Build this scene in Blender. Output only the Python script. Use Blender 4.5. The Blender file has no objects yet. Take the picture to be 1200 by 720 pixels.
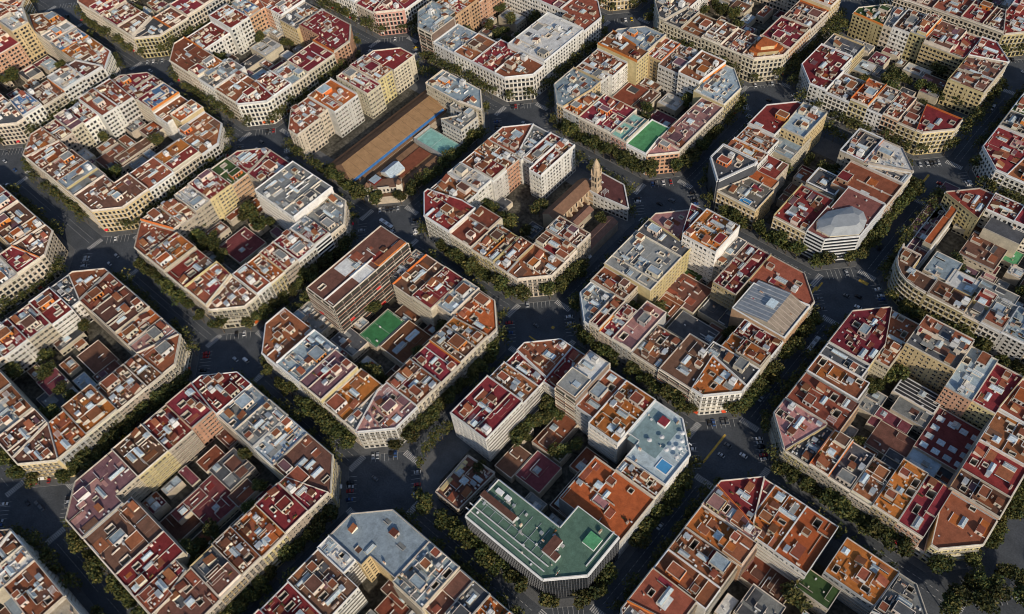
import bpy, math, random
from mathutils import Vector, Matrix, Euler
from mathutils.geometry import tessellate_polygon

# ------------------------------------------------------------------ city plan, in metres (x = along the lower streets, y = across)
# each house: (place in block, height, roof kind, facade kind, order along its side, edge kinds 0 street 1 courtyard 2 party wall, footprint)
BLOCKS = [
 ((0, 0), 'green pitch block', (10.0, 123.3, -123.3, -10.0), [
  ('UR', 18.76, 'g', 'e', 0, (1, 2, 0, 2), [(41.2, -35.0), (51.1, -35.0), (51.1, -10.0), (41.2, -10.0)]),
  ('UR', 20.69, 'n', 'c', 1, (1, 2, 0, 2), [(51.1, -40.0), (67.5, -40.0), (67.5, -10.0), (51.1, -10.0)]),
  ('UR', 21.66, 'r', 'c', 2, (1, 2, 0, 2), [(67.5, -40.0), (84.3, -40.0), (84.3, -10.0), (67.5, -10.0)]),
  ('UR', 22.16, 'b', 'c', 3, (1, 2, 0, 2), [(84.3, -35.0), (96.3, -35.0), (96.3, -10.0), (84.3, -10.0)]),
  ('R', 20.18, 'o', 'c', 0, (1, 2, 0, 0, 0, 2), [(96.3, -35.0), (98.3, -35.0), (123.3, -32.2), (123.3, -25.0), (108.3, -10.0), (96.3, -10.0)]),
  ('R_', 21.82, 'o', 'c', 0, (1, 2, 0, 2), [(98.3, -35.0), (98.3, -42.5), (123.3, -42.5), (123.3, -32.2)]),
  ('R_', 21.72, 'n', 'c', 1, (1, 2, 0, 2), [(98.3, -42.5), (98.3, -55.5), (123.3, -55.5), (123.3, -42.5)]),
  ('R_', 20.14, 'r', 'c', 2, (1, 2, 0, 2), [(98.3, -55.5), (98.3, -71.8), (123.3, -71.8), (123.3, -55.5)]),
  ('R_', 21.06, 't', 'c', 3, (1, 2, 0, 2), [(98.3, -71.8), (98.3, -91.1), (123.3, -91.1), (123.3, -71.8)]),
  ('B', 19.8, 'p', 'c', 0, (1, 2, 0, 0, 0, 2), [(98.3, -91.1), (98.3, -98.3), (107.3, -123.3), (108.3, -123.3), (123.3, -108.3), (123.3, -91.1)]),
  ('L_', 19.3, 'g', 'c', 0, (1, 1, 2, 0, 2), [(98.3, -98.3), (98.3, -93.3), (97.8, -93.3), (97.8, -123.3), (107.3, -123.3)]),
  ('L_', 19.0, 'o', 'c', 1, (1, 2, 0, 2), [(97.8, -93.3), (79.8, -93.3), (79.8, -123.3), (97.8, -123.3)]),
  ('L_', 23.72, 'v', 'y', 2, (1, 2, 0, 2), [(79.8, -95.3), (60.6, -95.3), (60.6, -123.3), (79.8, -123.3)]),
  ('L_', 22.8, 'b', 'w', 3, (1, 2, 0, 2), [(60.6, -93.3), (39.8, -93.3), (39.8, -123.3), (60.6, -123.3)]),
  ('L', 19.65, 't', 'c', 0, (1, 1, 2, 0, 0, 0, 2), [(39.8, -98.3), (35.0, -98.3), (35.0, -93.1), (10.0, -93.1), (10.0, -108.3), (25.0, -123.3), (39.8, -123.3)]),
  ('UL', 9.3, 'g', 'c', 0, (1, 2, 0, 2), [(35.0, -93.1), (35.0, -76.5), (10.0, -76.5), (10.0, -93.1)]),
  ('Y', 7.0, 'C', 'c', 0, (1, 1, 1, 1), [(52.4, -74.2), (68.4, -74.2), (68.4, -49.2), (52.4, -49.2)]),
  ('Y', 8.11, 'q', 'c', 0, (1, 1, 1, 1), [(69.9, -72.5), (89.9, -72.5), (89.9, -47.5), (69.9, -47.5)]),
  ('Y', 5.22, 'n', 'c', 0, (1, 1, 1, 1), [(56.7, -50.7), (72.7, -50.7), (72.7, -34.7), (56.7, -34.7)]),
  ('Y', 6.33, 'k', 'c', 0, (1, 1, 1, 1), [(40.8, -87.4), (60.8, -87.4), (60.8, -73.4), (40.8, -73.4)]),
  ('Y', 5.44, 'm', 'c', 0, (1, 1, 1, 1), [(46.7, -98.4), (56.7, -98.4), (56.7, -84.4), (46.7, -84.4)]),
  ('Y', 5.55, 'n', 'c', 0, (1, 1, 1, 1), [(80.3, -58.6), (88.3, -58.6), (88.3, -28.6), (80.3, -28.6)]),
 ]),
 ((1, -1), 'silver attic block', (145.3, 256.6, 10.9, 117.2), [
  ('T', 23.23, 'p', 'y', 0, (2, 0, 0, 0, 2), [(170.3, 92.2), (161.3, 117.2), (160.3, 117.2), (145.3, 102.2), (145.3, 95.0)]),
  ('UR', 29.87, 'r', 'w', 0, (1, 2, 0, 2), [(170.3, 94.2), (172.3, 94.2), (172.3, 117.2), (161.3, 117.2)]),
  ('UR', 32.09, 'o', 'w', 1, (1, 2, 0, 2), [(172.3, 91.2), (195.9, 91.2), (195.9, 117.2), (172.3, 117.2)]),
  ('UR', 20.62, 'g', 'c', 2, (1, 2, 0, 2), [(195.9, 92.2), (203.1, 92.2), (203.1, 117.2), (195.9, 117.2)]),
  ('UR', 21.98, 'r', 'c', 3, (1, 2, 0, 2), [(203.1, 79.2), (219.1, 79.2), (219.1, 117.2), (203.1, 117.2)]),
  ('R', 21.84, 't', 'y', 0, (1, 2, 0, 0, 0, 2), [(219.1, 92.2), (231.6, 92.2), (256.6, 96.8), (256.6, 102.2), (241.6, 117.2), (219.1, 117.2)]),
  ('R_', 23.27, 'M', 'o', 0, (1, 1, 2, 0, 2), [(231.6, 92.2), (222.6, 92.2), (222.6, 69.0), (256.6, 69.0), (256.6, 96.8)]),
  ('R_', 19.75, 'r', 'c', 1, (1, 2, 0, 2), [(231.6, 69.0), (231.6, 55.5), (256.6, 55.5), (256.6, 69.0)]),
  ('R_', 21.26, 'o', 'c', 2, (1, 2, 0, 2), [(231.6, 55.5), (231.6, 44.1), (256.6, 44.1), (256.6, 55.5)]),
  ('R_', 21.45, 'k', 'w', 3, (1, 1, 2, 0, 2), [(226.6, 44.1), (226.6, 35.9), (231.6, 35.9), (256.6, 30.4), (256.6, 44.1)]),
  ('B', 21.82, 'o', 'w', 0, (2, 0, 0, 0, 2), [(231.6, 35.9), (234.5, 10.9), (241.6, 10.9), (256.6, 25.9), (256.6, 30.4)]),
  ('L_', 20.97, 'n', 's', 0, (1, 1, 2, 0, 2), [(231.6, 35.9), (231.6, 40.9), (213.1, 40.9), (213.1, 10.9), (234.5, 10.9)]),
  ('L_', 19.02, 'n', 'c', 1, (1, 2, 0, 2), [(213.1, 35.9), (194.3, 35.9), (194.3, 10.9), (213.1, 10.9)]),
  ('L_', 20.87, 'p', 'c', 2, (1, 2, 0, 2), [(194.3, 44.9), (180.4, 44.9), (180.4, 10.9), (194.3, 10.9)]),
  ('L_', 19.76, 'r', 'c', 3, (1, 2, 0, 2), [(180.4, 35.9), (171.2, 35.9), (171.2, 10.9), (180.4, 10.9)]),
  ('L_', 22.21, 't', 'c', 4, (1, 2, 0, 2), [(171.2, 35.9), (163.7, 35.9), (163.7, 10.9), (171.2, 10.9)]),
  ('L', 20.06, 'b', 'w', 0, (2, 0, 0, 0, 2), [(170.3, 35.9), (145.3, 36.0), (145.3, 25.9), (160.3, 10.9), (163.7, 10.9)]),
  ('UL', 22.01, 't', 'c', 0, (1, 2, 0, 2), [(170.3, 36.0), (170.3, 49.4), (145.3, 49.4), (145.3, 36.0)]),
  ('UL', 25.03, 'g', 'y', 1, (1, 2, 0, 2), [(179.3, 49.4), (179.3, 81.5), (145.3, 81.5), (145.3, 49.4)]),
  ('UL', 23.86, 'k', 'y', 2, (1, 1, 2, 0, 2), [(179.3, 81.5), (179.3, 92.2), (170.3, 92.2), (145.3, 95.0), (145.3, 81.5)]),
  ('Y', 6.0, 'n', 'c', 0, (1, 1, 1, 1), [(171.6, 63.5), (201.6, 63.5), (201.6, 85.5), (171.6, 85.5)]),
  ('Y', 6.11, 't', 'c', 0, (1, 1, 1, 1), [(179.7, 45.5), (193.7, 45.5), (193.7, 67.5), (179.7, 67.5)]),
  ('Y', 5.22, 'k', 'c', 0, (1, 1, 1, 1), [(202.6, 67.3), (224.6, 67.3), (224.6, 89.3), (202.6, 89.3)]),
  ('Y', 7.33, 'k', 'c', 0, (1, 1, 1, 1), [(196.0, 43.9), (222.0, 43.9), (222.0, 60.9), (196.0, 60.9)]),
  ('Y', 6.44, 'n', 'c', 0, (1, 1, 1, 1), [(214.1, 42.5), (224.1, 42.5), (224.1, 64.5), (214.1, 64.5)]),
  ('Y', 4.55, 'f', 'c', 0, (1, 1, 1, 1), [(170.4, 83.2), (190.4, 83.2), (190.4, 97.2), (170.4, 97.2)]),
  ('Y', 4.66, 'n', 'c', 0, (1, 1, 1, 1), [(195.4, 81.8), (207.4, 81.8), (207.4, 93.8), (195.4, 93.8)]),
 ]),
 ((1, 0), 'green office block', (143.3, 256.6, -123.3, -8.0), [
  ('T', 22.14, 't', 'w', 0, (2, 0, 0, 0, 2), [(168.3, -33.0), (166.8, -8.0), (158.3, -8.0), (143.3, -23.0), (143.3, -29.4)]),
  ('UR', 21.96, 'r', 'w', 0, (1, 1, 2, 0, 2), [(168.3, -33.0), (168.3, -36.0), (179.1, -36.0), (179.1, -8.0), (166.8, -8.0)]),
  ('UR', 30.01, 'w', 's', 1, (1, 2, 0, 2), [(179.1, -38.0), (193.0, -38.0), (193.0, -8.0), (179.1, -8.0)]),
  ('UR', 23.94, 't', 'c', 2, (1, 2, 0, 2), [(193.0, -38.0), (204.8, -38.0), (204.8, -8.0), (193.0, -8.0)]),
  ('UR', 24.07, 'o', 'w', 3, (1, 2, 0, 2), [(204.8, -42.0), (224.2, -42.0), (224.2, -8.0), (204.8, -8.0)]),
  ('R', 23.05, 'P', 'w', 0, (1, 1, 2, 0, 0, 0, 2), [(224.2, -33.0), (231.6, -33.0), (231.6, -45.1), (256.6, -45.1), (256.6, -23.0), (241.6, -8.0), (224.2, -8.0)]),
  ('R_', 21.75, 't', 'c', 0, (1, 2, 0, 2), [(231.6, -45.1), (231.6, -53.9), (256.6, -53.9), (256.6, -45.1)]),
  ('R_', 20.97, 'o', 'c', 1, (1, 2, 0, 2), [(218.6, -53.9), (218.6, -83.8), (256.6, -83.8), (256.6, -53.9)]),
  ('B', 30.27, 'F', 'k', 0, (1, 1, 2, 0, 0, 0, 2), [(231.6, -83.8), (231.6, -98.3), (191.5, -98.3), (191.5, -123.3), (241.6, -123.3), (256.6, -108.3), (256.6, -83.8)]),
  ('UL', 25.86, 'r', 'w', 0, (1, 2, 0, 2), [(169.3, -84.5), (169.3, -54.3), (143.3, -54.3), (143.3, -84.5)]),
  ('UL', 22.86, 't', 'w', 1, (1, 2, 0, 2), [(169.3, -54.3), (169.3, -40.5), (143.3, -40.5), (143.3, -54.3)]),
  ('UL', 20.63, 'r', 'w', 2, (1, 2, 0, 2), [(168.3, -40.5), (168.3, -33.0), (143.3, -29.4), (143.3, -40.5)]),
  ('Y', 7.0, 'm', 'c', 0, (1, 1, 1, 1), [(187.7, -83.9), (204.7, -83.9), (204.7, -64.9), (187.7, -64.9)]),
  ('Y', 7.11, 't', 'c', 0, (1, 1, 1, 1), [(181.9, -63.2), (194.9, -63.2), (194.9, -36.2), (181.9, -36.2)]),
  ('Y', 6.22, 'n', 'c', 0, (1, 1, 1, 1), [(212.8, -85.2), (228.8, -85.2), (228.8, -59.2), (212.8, -59.2)]),
  ('Y', 6.33, 'n', 'c', 0, (1, 1, 1, 1), [(175.1, -86.6), (187.1, -86.6), (187.1, -68.6), (175.1, -68.6)]),
  ('Y', 5.44, 't', 'c', 0, (1, 1, 1, 1), [(206.6, -61.0), (221.6, -61.0), (221.6, -46.0), (206.6, -46.0)]),
  ('Y', 5.55, 'n', 'c', 0, (1, 1, 1, 1), [(219.7, -62.7), (231.7, -62.7), (231.7, -48.7), (219.7, -48.7)]),
 ]),
 ((2, -1), 'skylit patio block', (276.6, 389.9, 10.9, 124.2), [
  ('T', 22.68, 'r', 'y', 0, (1, 2, 0, 0, 0, 2), [(301.6, 82.3), (301.6, 99.2), (292.6, 124.2), (291.6, 124.2), (276.6, 109.2), (276.6, 82.3)]),
  ('UR', 20.87, 't', 'c', 0, (1, 1, 2, 0, 2), [(301.6, 99.2), (301.6, 88.2), (310.0, 88.2), (310.0, 124.2), (292.6, 124.2)]),
  ('UR', 28.89, 'k', 'y', 1, (1, 2, 0, 2), [(310.0, 102.2), (337.9, 102.2), (337.9, 124.2), (310.0, 124.2)]),
  ('UR', 25.35, 'b', 'o', 2, (1, 2, 0, 2), [(337.9, 92.2), (352.5, 92.2), (352.5, 124.2), (337.9, 124.2)]),
  ('UR', 22.79, 'r', 'y', 3, (1, 1, 2, 0, 2), [(352.5, 94.2), (364.9, 94.2), (364.9, 99.2), (367.1, 124.2), (352.5, 124.2)]),
  ('R', 21.32, 't', 'c', 0, (2, 0, 0, 0, 2), [(364.9, 99.2), (389.9, 98.5), (389.9, 109.2), (374.9, 124.2), (367.1, 124.2)]),
  ('R_', 20.7, 't', 'c', 0, (1, 2, 0, 2), [(364.9, 98.5), (364.9, 76.6), (389.9, 76.6), (389.9, 98.5)]),
  ('R_', 20.09, 'r', 'c', 1, (1, 2, 0, 2), [(364.9, 76.6), (364.9, 55.5), (389.9, 55.5), (389.9, 76.6)]),
  ('R_', 21.33, 'n', 'c', 2, (1, 2, 0, 2), [(364.9, 55.5), (364.9, 41.9), (389.9, 41.9), (389.9, 55.5)]),
  ('B', 19.31, 't', 'y', 0, (1, 2, 0, 0, 0, 2), [(364.9, 41.9), (364.9, 35.9), (371.3, 10.9), (374.9, 10.9), (389.9, 25.9), (389.9, 41.9)]),
  ('L_', 8.84, 'k', 'c', 0, (1, 2, 0, 2), [(364.9, 35.9), (367.0, 35.9), (367.0, 10.9), (371.3, 10.9)]),
  ('L_', 20.53, 'r', 'c', 1, (1, 2, 0, 2), [(367.0, 42.9), (354.0, 42.9), (354.0, 10.9), (367.0, 10.9)]),
  ('L_', 21.67, 'o', 'c', 2, (1, 2, 0, 2), [(354.0, 42.9), (340.7, 42.9), (340.7, 10.9), (354.0, 10.9)]),
  ('L_', 19.43, 'n', 'c', 3, (1, 2, 0, 2), [(340.7, 35.9), (328.8, 35.9), (328.8, 10.9), (340.7, 10.9)]),
  ('L_', 21.12, 'k', 'c', 4, (1, 2, 0, 2), [(328.8, 35.9), (316.6, 35.9), (316.6, 10.9), (328.8, 10.9)]),
  ('L_', 22.12, 't', 'c', 5, (1, 2, 0, 2), [(316.6, 35.9), (306.0, 35.9), (306.0, 10.9), (316.6, 10.9)]),
  ('L_', 19.79, 'k', 'c', 6, (1, 2, 0, 2), [(306.0, 35.9), (301.6, 35.9), (292.6, 10.9), (306.0, 10.9)]),
  ('L', 21.05, 'p', 'c', 0, (1, 2, 0, 0, 0, 2), [(301.6, 35.9), (301.6, 37.2), (276.6, 37.2), (276.6, 25.9), (291.6, 10.9), (292.6, 10.9)]),
  ('UL', 19.68, 't', 'c', 0, (1, 2, 0, 2), [(308.6, 37.2), (308.6, 59.3), (276.6, 59.3), (276.6, 37.2)]),
  ('UL', 21.16, 't', 'w', 1, (1, 2, 0, 2), [(306.6, 59.3), (306.6, 73.0), (276.6, 73.0), (276.6, 59.3)]),
  ('UL', 21.72, 'k', 'w', 2, (1, 2, 0, 2), [(301.6, 73.0), (301.6, 82.3), (276.6, 82.3), (276.6, 73.0)]),
  ('Y', 9.0, 'Z', 'c', 0, (1, 1, 1, 1), [(317.1, 84.4), (341.1, 84.4), (341.1, 97.4), (317.1, 97.4)]),
  ('Y', 9.11, 'K', 'c', 0, (1, 1, 1, 1), [(341.1, 60.7), (375.1, 60.7), (375.1, 90.7), (341.1, 90.7)]),
  ('Y', 8.22, 'g', 'c', 0, (1, 1, 1, 1), [(321.5, 74.4), (347.5, 74.4), (347.5, 94.4), (321.5, 94.4)]),
  ('Y', 6.33, 'k', 'c', 0, (1, 1, 1, 1), [(353.6, 42.9), (377.6, 42.9), (377.6, 60.9), (353.6, 60.9)]),
  ('Y', 6.44, 'n', 'c', 0, (1, 1, 1, 1), [(320.8, 48.1), (342.8, 48.1), (342.8, 66.1), (320.8, 66.1)]),
  ('Y', 6.55, 'k', 'c', 0, (1, 1, 1, 1), [(331.9, 33.7), (351.9, 33.7), (351.9, 53.7), (331.9, 53.7)]),
  ('Y', 7.66, 'b', 'c', 0, (1, 1, 1, 1), [(341.3, 44.8), (357.3, 44.8), (357.3, 60.8), (341.3, 60.8)]),
  ('Y', 5.77, 'm', 'c', 0, (1, 1, 1, 1), [(315.5, 60.2), (335.5, 60.2), (335.5, 74.2), (315.5, 74.2)]),
  ('Y', 5.88, 'g', 'c', 0, (1, 1, 1, 1), [(303.0, 65.8), (317.0, 65.8), (317.0, 81.8), (303.0, 81.8)]),
  ('Y', 8.99, 'm', 'c', 0, (1, 1, 1, 1), [(364.5, 62.9), (380.5, 62.9), (380.5, 82.9), (364.5, 82.9)]),
 ]),
 ((-1, 0), 'maroon court block', (-123.3, -10.0, -123.3, -10.0), [
  ('T', 21.28, 'r', 'c', 0, (2, 0, 0, 0, 2), [(-98.3, -35.0), (-103.4, -10.0), (-108.3, -10.0), (-123.3, -25.0), (-123.3, -34.4)]),
  ('UR', 21.83, 'r', 'c', 0, (1, 2, 0, 2), [(-98.3, -35.0), (-77.2, -35.0), (-77.2, -10.0), (-103.4, -10.0)]),
  ('UR', 26.68, 'g', 'w', 1, (1, 2, 0, 2), [(-77.2, -44.0), (-36.2, -44.0), (-36.2, -10.0), (-77.2, -10.0)]),
  ('R', 21.19, 'g', 'c', 0, (1, 1, 2, 0, 0, 0, 2), [(-36.2, -35.0), (-35.0, -35.0), (-35.0, -36.5), (-10.0, -36.5), (-10.0, -25.0), (-25.0, -10.0), (-36.2, -10.0)]),
  ('R_', 22.52, 'b', 'w', 0, (1, 2, 0, 2), [(-35.0, -36.5), (-35.0, -49.8), (-10.0, -49.8), (-10.0, -36.5)]),
  ('R_', 22.1, 'r', 'c', 1, (1, 2, 0, 2), [(-35.0, -49.8), (-35.0, -64.3), (-10.0, -64.3), (-10.0, -49.8)]),
  ('R_', 22.27, 'r', 'c', 2, (1, 2, 0, 2), [(-35.0, -64.3), (-35.0, -75.7), (-10.0, -75.7), (-10.0, -64.3)]),
  ('R_', 21.63, 'o', 'c', 3, (1, 2, 0, 2), [(-35.0, -75.7), (-35.0, -86.8), (-10.0, -86.8), (-10.0, -75.7)]),
  ('R_', 22.28, 't', 'c', 4, (1, 2, 0, 2), [(-35.0, -86.8), (-35.0, -97.8), (-10.0, -97.8), (-10.0, -86.8)]),
  ('B', 20.46, 'n', 'c', 0, (2, 0, 0, 0, 2), [(-35.0, -98.3), (-28.0, -123.3), (-25.0, -123.3), (-10.0, -108.3), (-10.0, -97.8)]),
  ('L_', 22.66, 't', 'y', 0, (1, 2, 0, 2), [(-35.0, -98.3), (-50.3, -97.3), (-50.3, -123.3), (-28.0, -123.3)]),
  ('L_', 20.34, 'r', 'c', 1, (1, 2, 0, 2), [(-50.3, -98.3), (-72.5, -98.3), (-72.5, -123.3), (-50.3, -123.3)]),
  ('L_', 22.3, 'o', 'c', 2, (1, 2, 0, 2), [(-72.5, -98.3), (-93.5, -98.3), (-93.5, -123.3), (-72.5, -123.3)]),
  ('L', 20.01, 't', 'c', 0, (1, 2, 0, 0, 0, 2), [(-93.5, -98.3), (-98.3, -98.3), (-123.3, -107.3), (-123.3, -108.3), (-108.3, -123.3), (-93.5, -123.3)]),
  ('UL', 21.75, 'n', 'c', 0, (1, 2, 0, 2), [(-98.3, -98.3), (-98.3, -92.3), (-123.3, -92.3), (-123.3, -107.3)]),
  ('UL', 19.69, 't', 'c', 1, (1, 2, 0, 2), [(-98.3, -92.3), (-98.3, -79.5), (-123.3, -79.5), (-123.3, -92.3)]),
  ('UL', 22.24, 'w', 'c', 2, (1, 2, 0, 2), [(-98.3, -79.5), (-98.3, -67.2), (-123.3, -67.2), (-123.3, -79.5)]),
  ('UL', 23.08, 'r', 'y', 3, (1, 2, 0, 2), [(-98.3, -67.2), (-98.3, -48.7), (-123.3, -48.7), (-123.3, -67.2)]),
  ('UL', 21.87, 'f', 'o', 4, (1, 2, 0, 2), [(-98.3, -48.7), (-98.3, -35.0), (-123.3, -34.4), (-123.3, -48.7)]),
  ('Y', 2.5, 'm', 'c', 0, (1, 1, 1, 1), [(-80.5, -83.0), (-56.5, -83.0), (-56.5, -60.0), (-80.5, -60.0)]),
  ('Y', 4.11, 'g', 'c', 0, (1, 1, 1, 1), [(-75.6, -47.2), (-61.6, -47.2), (-61.6, -37.2), (-75.6, -37.2)]),
  ('Y', 4.22, 'g', 'c', 0, (1, 1, 1, 1), [(-63.7, -100.2), (-51.7, -100.2), (-51.7, -90.2), (-63.7, -90.2)]),
 ]),
 ((-1, 1), 'dark garden block', (-123.3, -10.0, -256.6, -146.3), [
  ('T', 20.35, 't', 'c', 0, (2, 0, 0, 0, 2), [(-98.3, -171.3), (-102.5, -146.3), (-108.3, -146.3), (-123.3, -161.3), (-123.3, -164.0)]),
  ('UR', 20.61, 't', 'c', 0, (1, 2, 0, 2), [(-98.3, -171.3), (-82.9, -171.3), (-82.9, -146.3), (-102.5, -146.3)]),
  ('UR', 22.29, 'n', 'c', 1, (1, 2, 0, 2), [(-82.9, -171.3), (-56.5, -171.3), (-56.5, -146.3), (-82.9, -146.3)]),
  ('UR', 20.46, 'o', 'c', 2, (1, 2, 0, 2), [(-56.5, -171.3), (-43.6, -171.3), (-43.6, -146.3), (-56.5, -146.3)]),
  ('UR', 19.53, 'p', 'c', 3, (1, 2, 0, 2), [(-43.6, -171.3), (-35.0, -171.3), (-26.0, -146.3), (-43.6, -146.3)]),
  ('R', 20.06, 't', 'c', 0, (2, 0, 0, 0, 2), [(-35.0, -171.3), (-10.0, -170.0), (-10.0, -161.3), (-25.0, -146.3), (-26.0, -146.3)]),
  ('R_', 19.63, 't', 'c', 0, (1, 2, 0, 2), [(-35.0, -171.3), (-35.0, -180.9), (-10.0, -180.9), (-10.0, -170.0)]),
  ('R_', 19.99, 'n', 'c', 1, (1, 2, 0, 2), [(-35.0, -180.9), (-35.0, -200.9), (-10.0, -200.9), (-10.0, -180.9)]),
  ('R_', 21.77, 'o', 'c', 2, (1, 2, 0, 2), [(-35.0, -200.9), (-35.0, -221.4), (-10.0, -221.4), (-10.0, -200.9)]),
  ('R_', 20.55, 'o', 'c', 3, (1, 2, 0, 2), [(-35.0, -221.4), (-35.0, -231.6), (-10.0, -240.2), (-10.0, -221.4)]),
  ('B', 20.79, 'n', 'y', 0, (2, 0, 0, 0, 2), [(-35.0, -231.6), (-30.7, -256.6), (-25.0, -256.6), (-10.0, -241.6), (-10.0, -240.2)]),
  ('L_', 20.34, 'n', 'c', 0, (1, 2, 0, 2), [(-35.0, -231.6), (-49.9, -231.6), (-49.9, -256.6), (-30.7, -256.6)]),
  ('L_', 19.78, 'b', 'c', 1, (1, 2, 0, 2), [(-49.9, -231.6), (-74.8, -231.6), (-74.8, -256.6), (-49.9, -256.6)]),
  ('L_', 22.35, 't', 'c', 2, (1, 2, 0, 2), [(-74.8, -231.6), (-98.3, -231.6), (-100.9, -256.6), (-74.8, -256.6)]),
  ('L', 19.9, 'b', 'c', 0, (2, 0, 0, 0, 2), [(-98.3, -231.6), (-123.3, -239.4), (-123.3, -241.6), (-108.3, -256.6), (-100.9, -256.6)]),
  ('UL', 20.73, 'n', 'c', 0, (1, 2, 0, 2), [(-98.3, -231.6), (-98.3, -224.9), (-123.3, -224.9), (-123.3, -239.4)]),
  ('UL', 20.1, 'r', 'c', 1, (1, 2, 0, 2), [(-98.3, -224.9), (-98.3, -208.4), (-123.3, -208.4), (-123.3, -224.9)]),
  ('UL', 19.67, 'r', 'c', 2, (1, 2, 0, 2), [(-98.3, -208.4), (-98.3, -192.7), (-123.3, -192.7), (-123.3, -208.4)]),
  ('UL', 20.66, 'r', 'w', 3, (1, 2, 0, 2), [(-95.3, -192.7), (-95.3, -177.9), (-123.3, -177.9), (-123.3, -192.7)]),
  ('UL', 19.99, 'k', 'c', 4, (1, 2, 0, 2), [(-98.3, -177.9), (-98.3, -171.3), (-123.3, -164.0), (-123.3, -177.9)]),
  ('Y', 4.0, 'n', 'c', 0, (1, 1, 1, 1), [(-78.5, -195.1), (-54.5, -195.1), (-54.5, -179.1), (-78.5, -179.1)]),
  ('Y', 5.11, 'n', 'c', 0, (1, 1, 1, 1), [(-56.1, -197.1), (-40.1, -197.1), (-40.1, -181.1), (-56.1, -181.1)]),
  ('Y', 5.22, 'm', 'c', 0, (1, 1, 1, 1), [(-80.9, -221.9), (-64.9, -221.9), (-64.9, -207.9), (-80.9, -207.9)]),
  ('Y', 4.33, 'k', 'c', 0, (1, 1, 1, 1), [(-70.8, -228.2), (-52.8, -228.2), (-52.8, -216.2), (-70.8, -216.2)]),
  ('Y', 5.44, 'k', 'c', 0, (1, 1, 1, 1), [(-103.2, -200.0), (-89.2, -200.0), (-89.2, -182.0), (-103.2, -182.0)]),
 ]),
 ((0, 1), 'purple terrace block', (10.0, 123.3, -256.6, -141.3), [
  ('T', 21.46, 'r', 'c', 0, (1, 2, 0, 0, 0, 2), [(35.0, -166.3), (38.4, -166.3), (38.4, -141.3), (25.0, -141.3), (10.0, -156.3), (10.0, -163.0)]),
  ('UR', 20.22, 'b', 'c', 0, (1, 2, 0, 2), [(38.4, -166.3), (55.4, -166.3), (55.4, -141.3), (38.4, -141.3)]),
  ('UR', 22.39, 'g', 'c', 1, (1, 2, 0, 2), [(55.4, -166.3), (71.3, -166.3), (71.3, -141.3), (55.4, -141.3)]),
  ('UR', 19.85, 'b', 'w', 2, (1, 2, 0, 2), [(71.3, -166.3), (87.4, -166.3), (87.4, -141.3), (71.3, -141.3)]),
  ('R', 19.93, 'n', 'y', 0, (1, 2, 0, 0, 0, 2), [(87.4, -166.3), (98.3, -166.3), (123.3, -157.3), (123.3, -156.3), (108.3, -141.3), (87.4, -141.3)]),
  ('R_', 21.03, 'r', 'c', 0, (1, 2, 0, 2), [(98.3, -166.3), (98.3, -171.2), (123.3, -171.2), (123.3, -157.3)]),
  ('R_', 21.74, 'r', 'c', 1, (1, 2, 0, 2), [(98.3, -171.2), (98.3, -186.8), (123.3, -186.8), (123.3, -171.2)]),
  ('R_', 20.69, 'o', 'c', 2, (1, 2, 0, 2), [(98.3, -186.8), (98.3, -202.6), (123.3, -202.6), (123.3, -186.8)]),
  ('R_', 22.36, 't', 'c', 3, (1, 2, 0, 2), [(98.3, -202.6), (98.3, -214.7), (123.3, -214.7), (123.3, -202.6)]),
  ('R_', 20.89, 'k', 'y', 4, (1, 2, 0, 2), [(98.3, -214.7), (98.3, -229.2), (123.3, -229.2), (123.3, -214.7)]),
  ('B', 19.62, 'n', 'c', 0, (1, 2, 0, 0, 0, 2), [(98.3, -229.2), (98.3, -231.6), (104.2, -256.6), (108.3, -256.6), (123.3, -241.6), (123.3, -229.2)]),
  ('L_', 20.2, 't', 'c', 0, (1, 2, 0, 2), [(98.3, -231.6), (89.4, -231.6), (89.4, -256.6), (104.2, -256.6)]),
  ('L_', 20.69, 'r', 'c', 1, (1, 2, 0, 2), [(89.4, -226.6), (71.9, -226.6), (71.9, -256.6), (89.4, -256.6)]),
  ('L_', 19.61, 'n', 'c', 2, (1, 2, 0, 2), [(71.9, -226.6), (41.5, -226.6), (41.5, -256.6), (71.9, -256.6)]),
  ('L', 20.92, 'v', 'c', 0, (1, 1, 2, 0, 0, 0, 2), [(41.5, -231.6), (35.0, -231.6), (35.0, -217.5), (10.0, -217.5), (10.0, -241.6), (25.0, -256.6), (41.5, -256.6)]),
  ('UL', 21.72, 'n', 'c', 0, (1, 2, 0, 2), [(36.0, -217.5), (36.0, -197.6), (10.0, -197.6), (10.0, -217.5)]),
  ('UL', 21.22, 'r', 'e', 1, (1, 2, 0, 2), [(36.0, -197.6), (36.0, -181.1), (10.0, -181.1), (10.0, -197.6)]),
  ('UL', 22.08, 'r', 'c', 2, (1, 2, 0, 2), [(35.0, -181.1), (35.0, -166.3), (10.0, -163.0), (10.0, -181.1)]),
  ('Y', 6.0, 'm', 'c', 0, (1, 1, 1, 1), [(55.7, -210.7), (81.7, -210.7), (81.7, -186.7), (55.7, -186.7)]),
  ('Y', 8.11, 'k', 'c', 0, (1, 1, 1, 1), [(53.4, -189.7), (73.4, -189.7), (73.4, -171.7), (53.4, -171.7)]),
  ('Y', 2.22, 'n', 'c', 0, (1, 1, 1, 1), [(53.6, -226.0), (71.6, -226.0), (71.6, -210.0), (53.6, -210.0)]),
  ('Y', 8.33, 'n', 'c', 0, (1, 1, 1, 1), [(74.8, -192.7), (84.8, -192.7), (84.8, -178.7), (74.8, -178.7)]),
  ('Y', 6.44, 'm', 'c', 0, (1, 1, 1, 1), [(56.7, -219.0), (64.7, -219.0), (64.7, -199.0), (56.7, -199.0)]),
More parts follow.
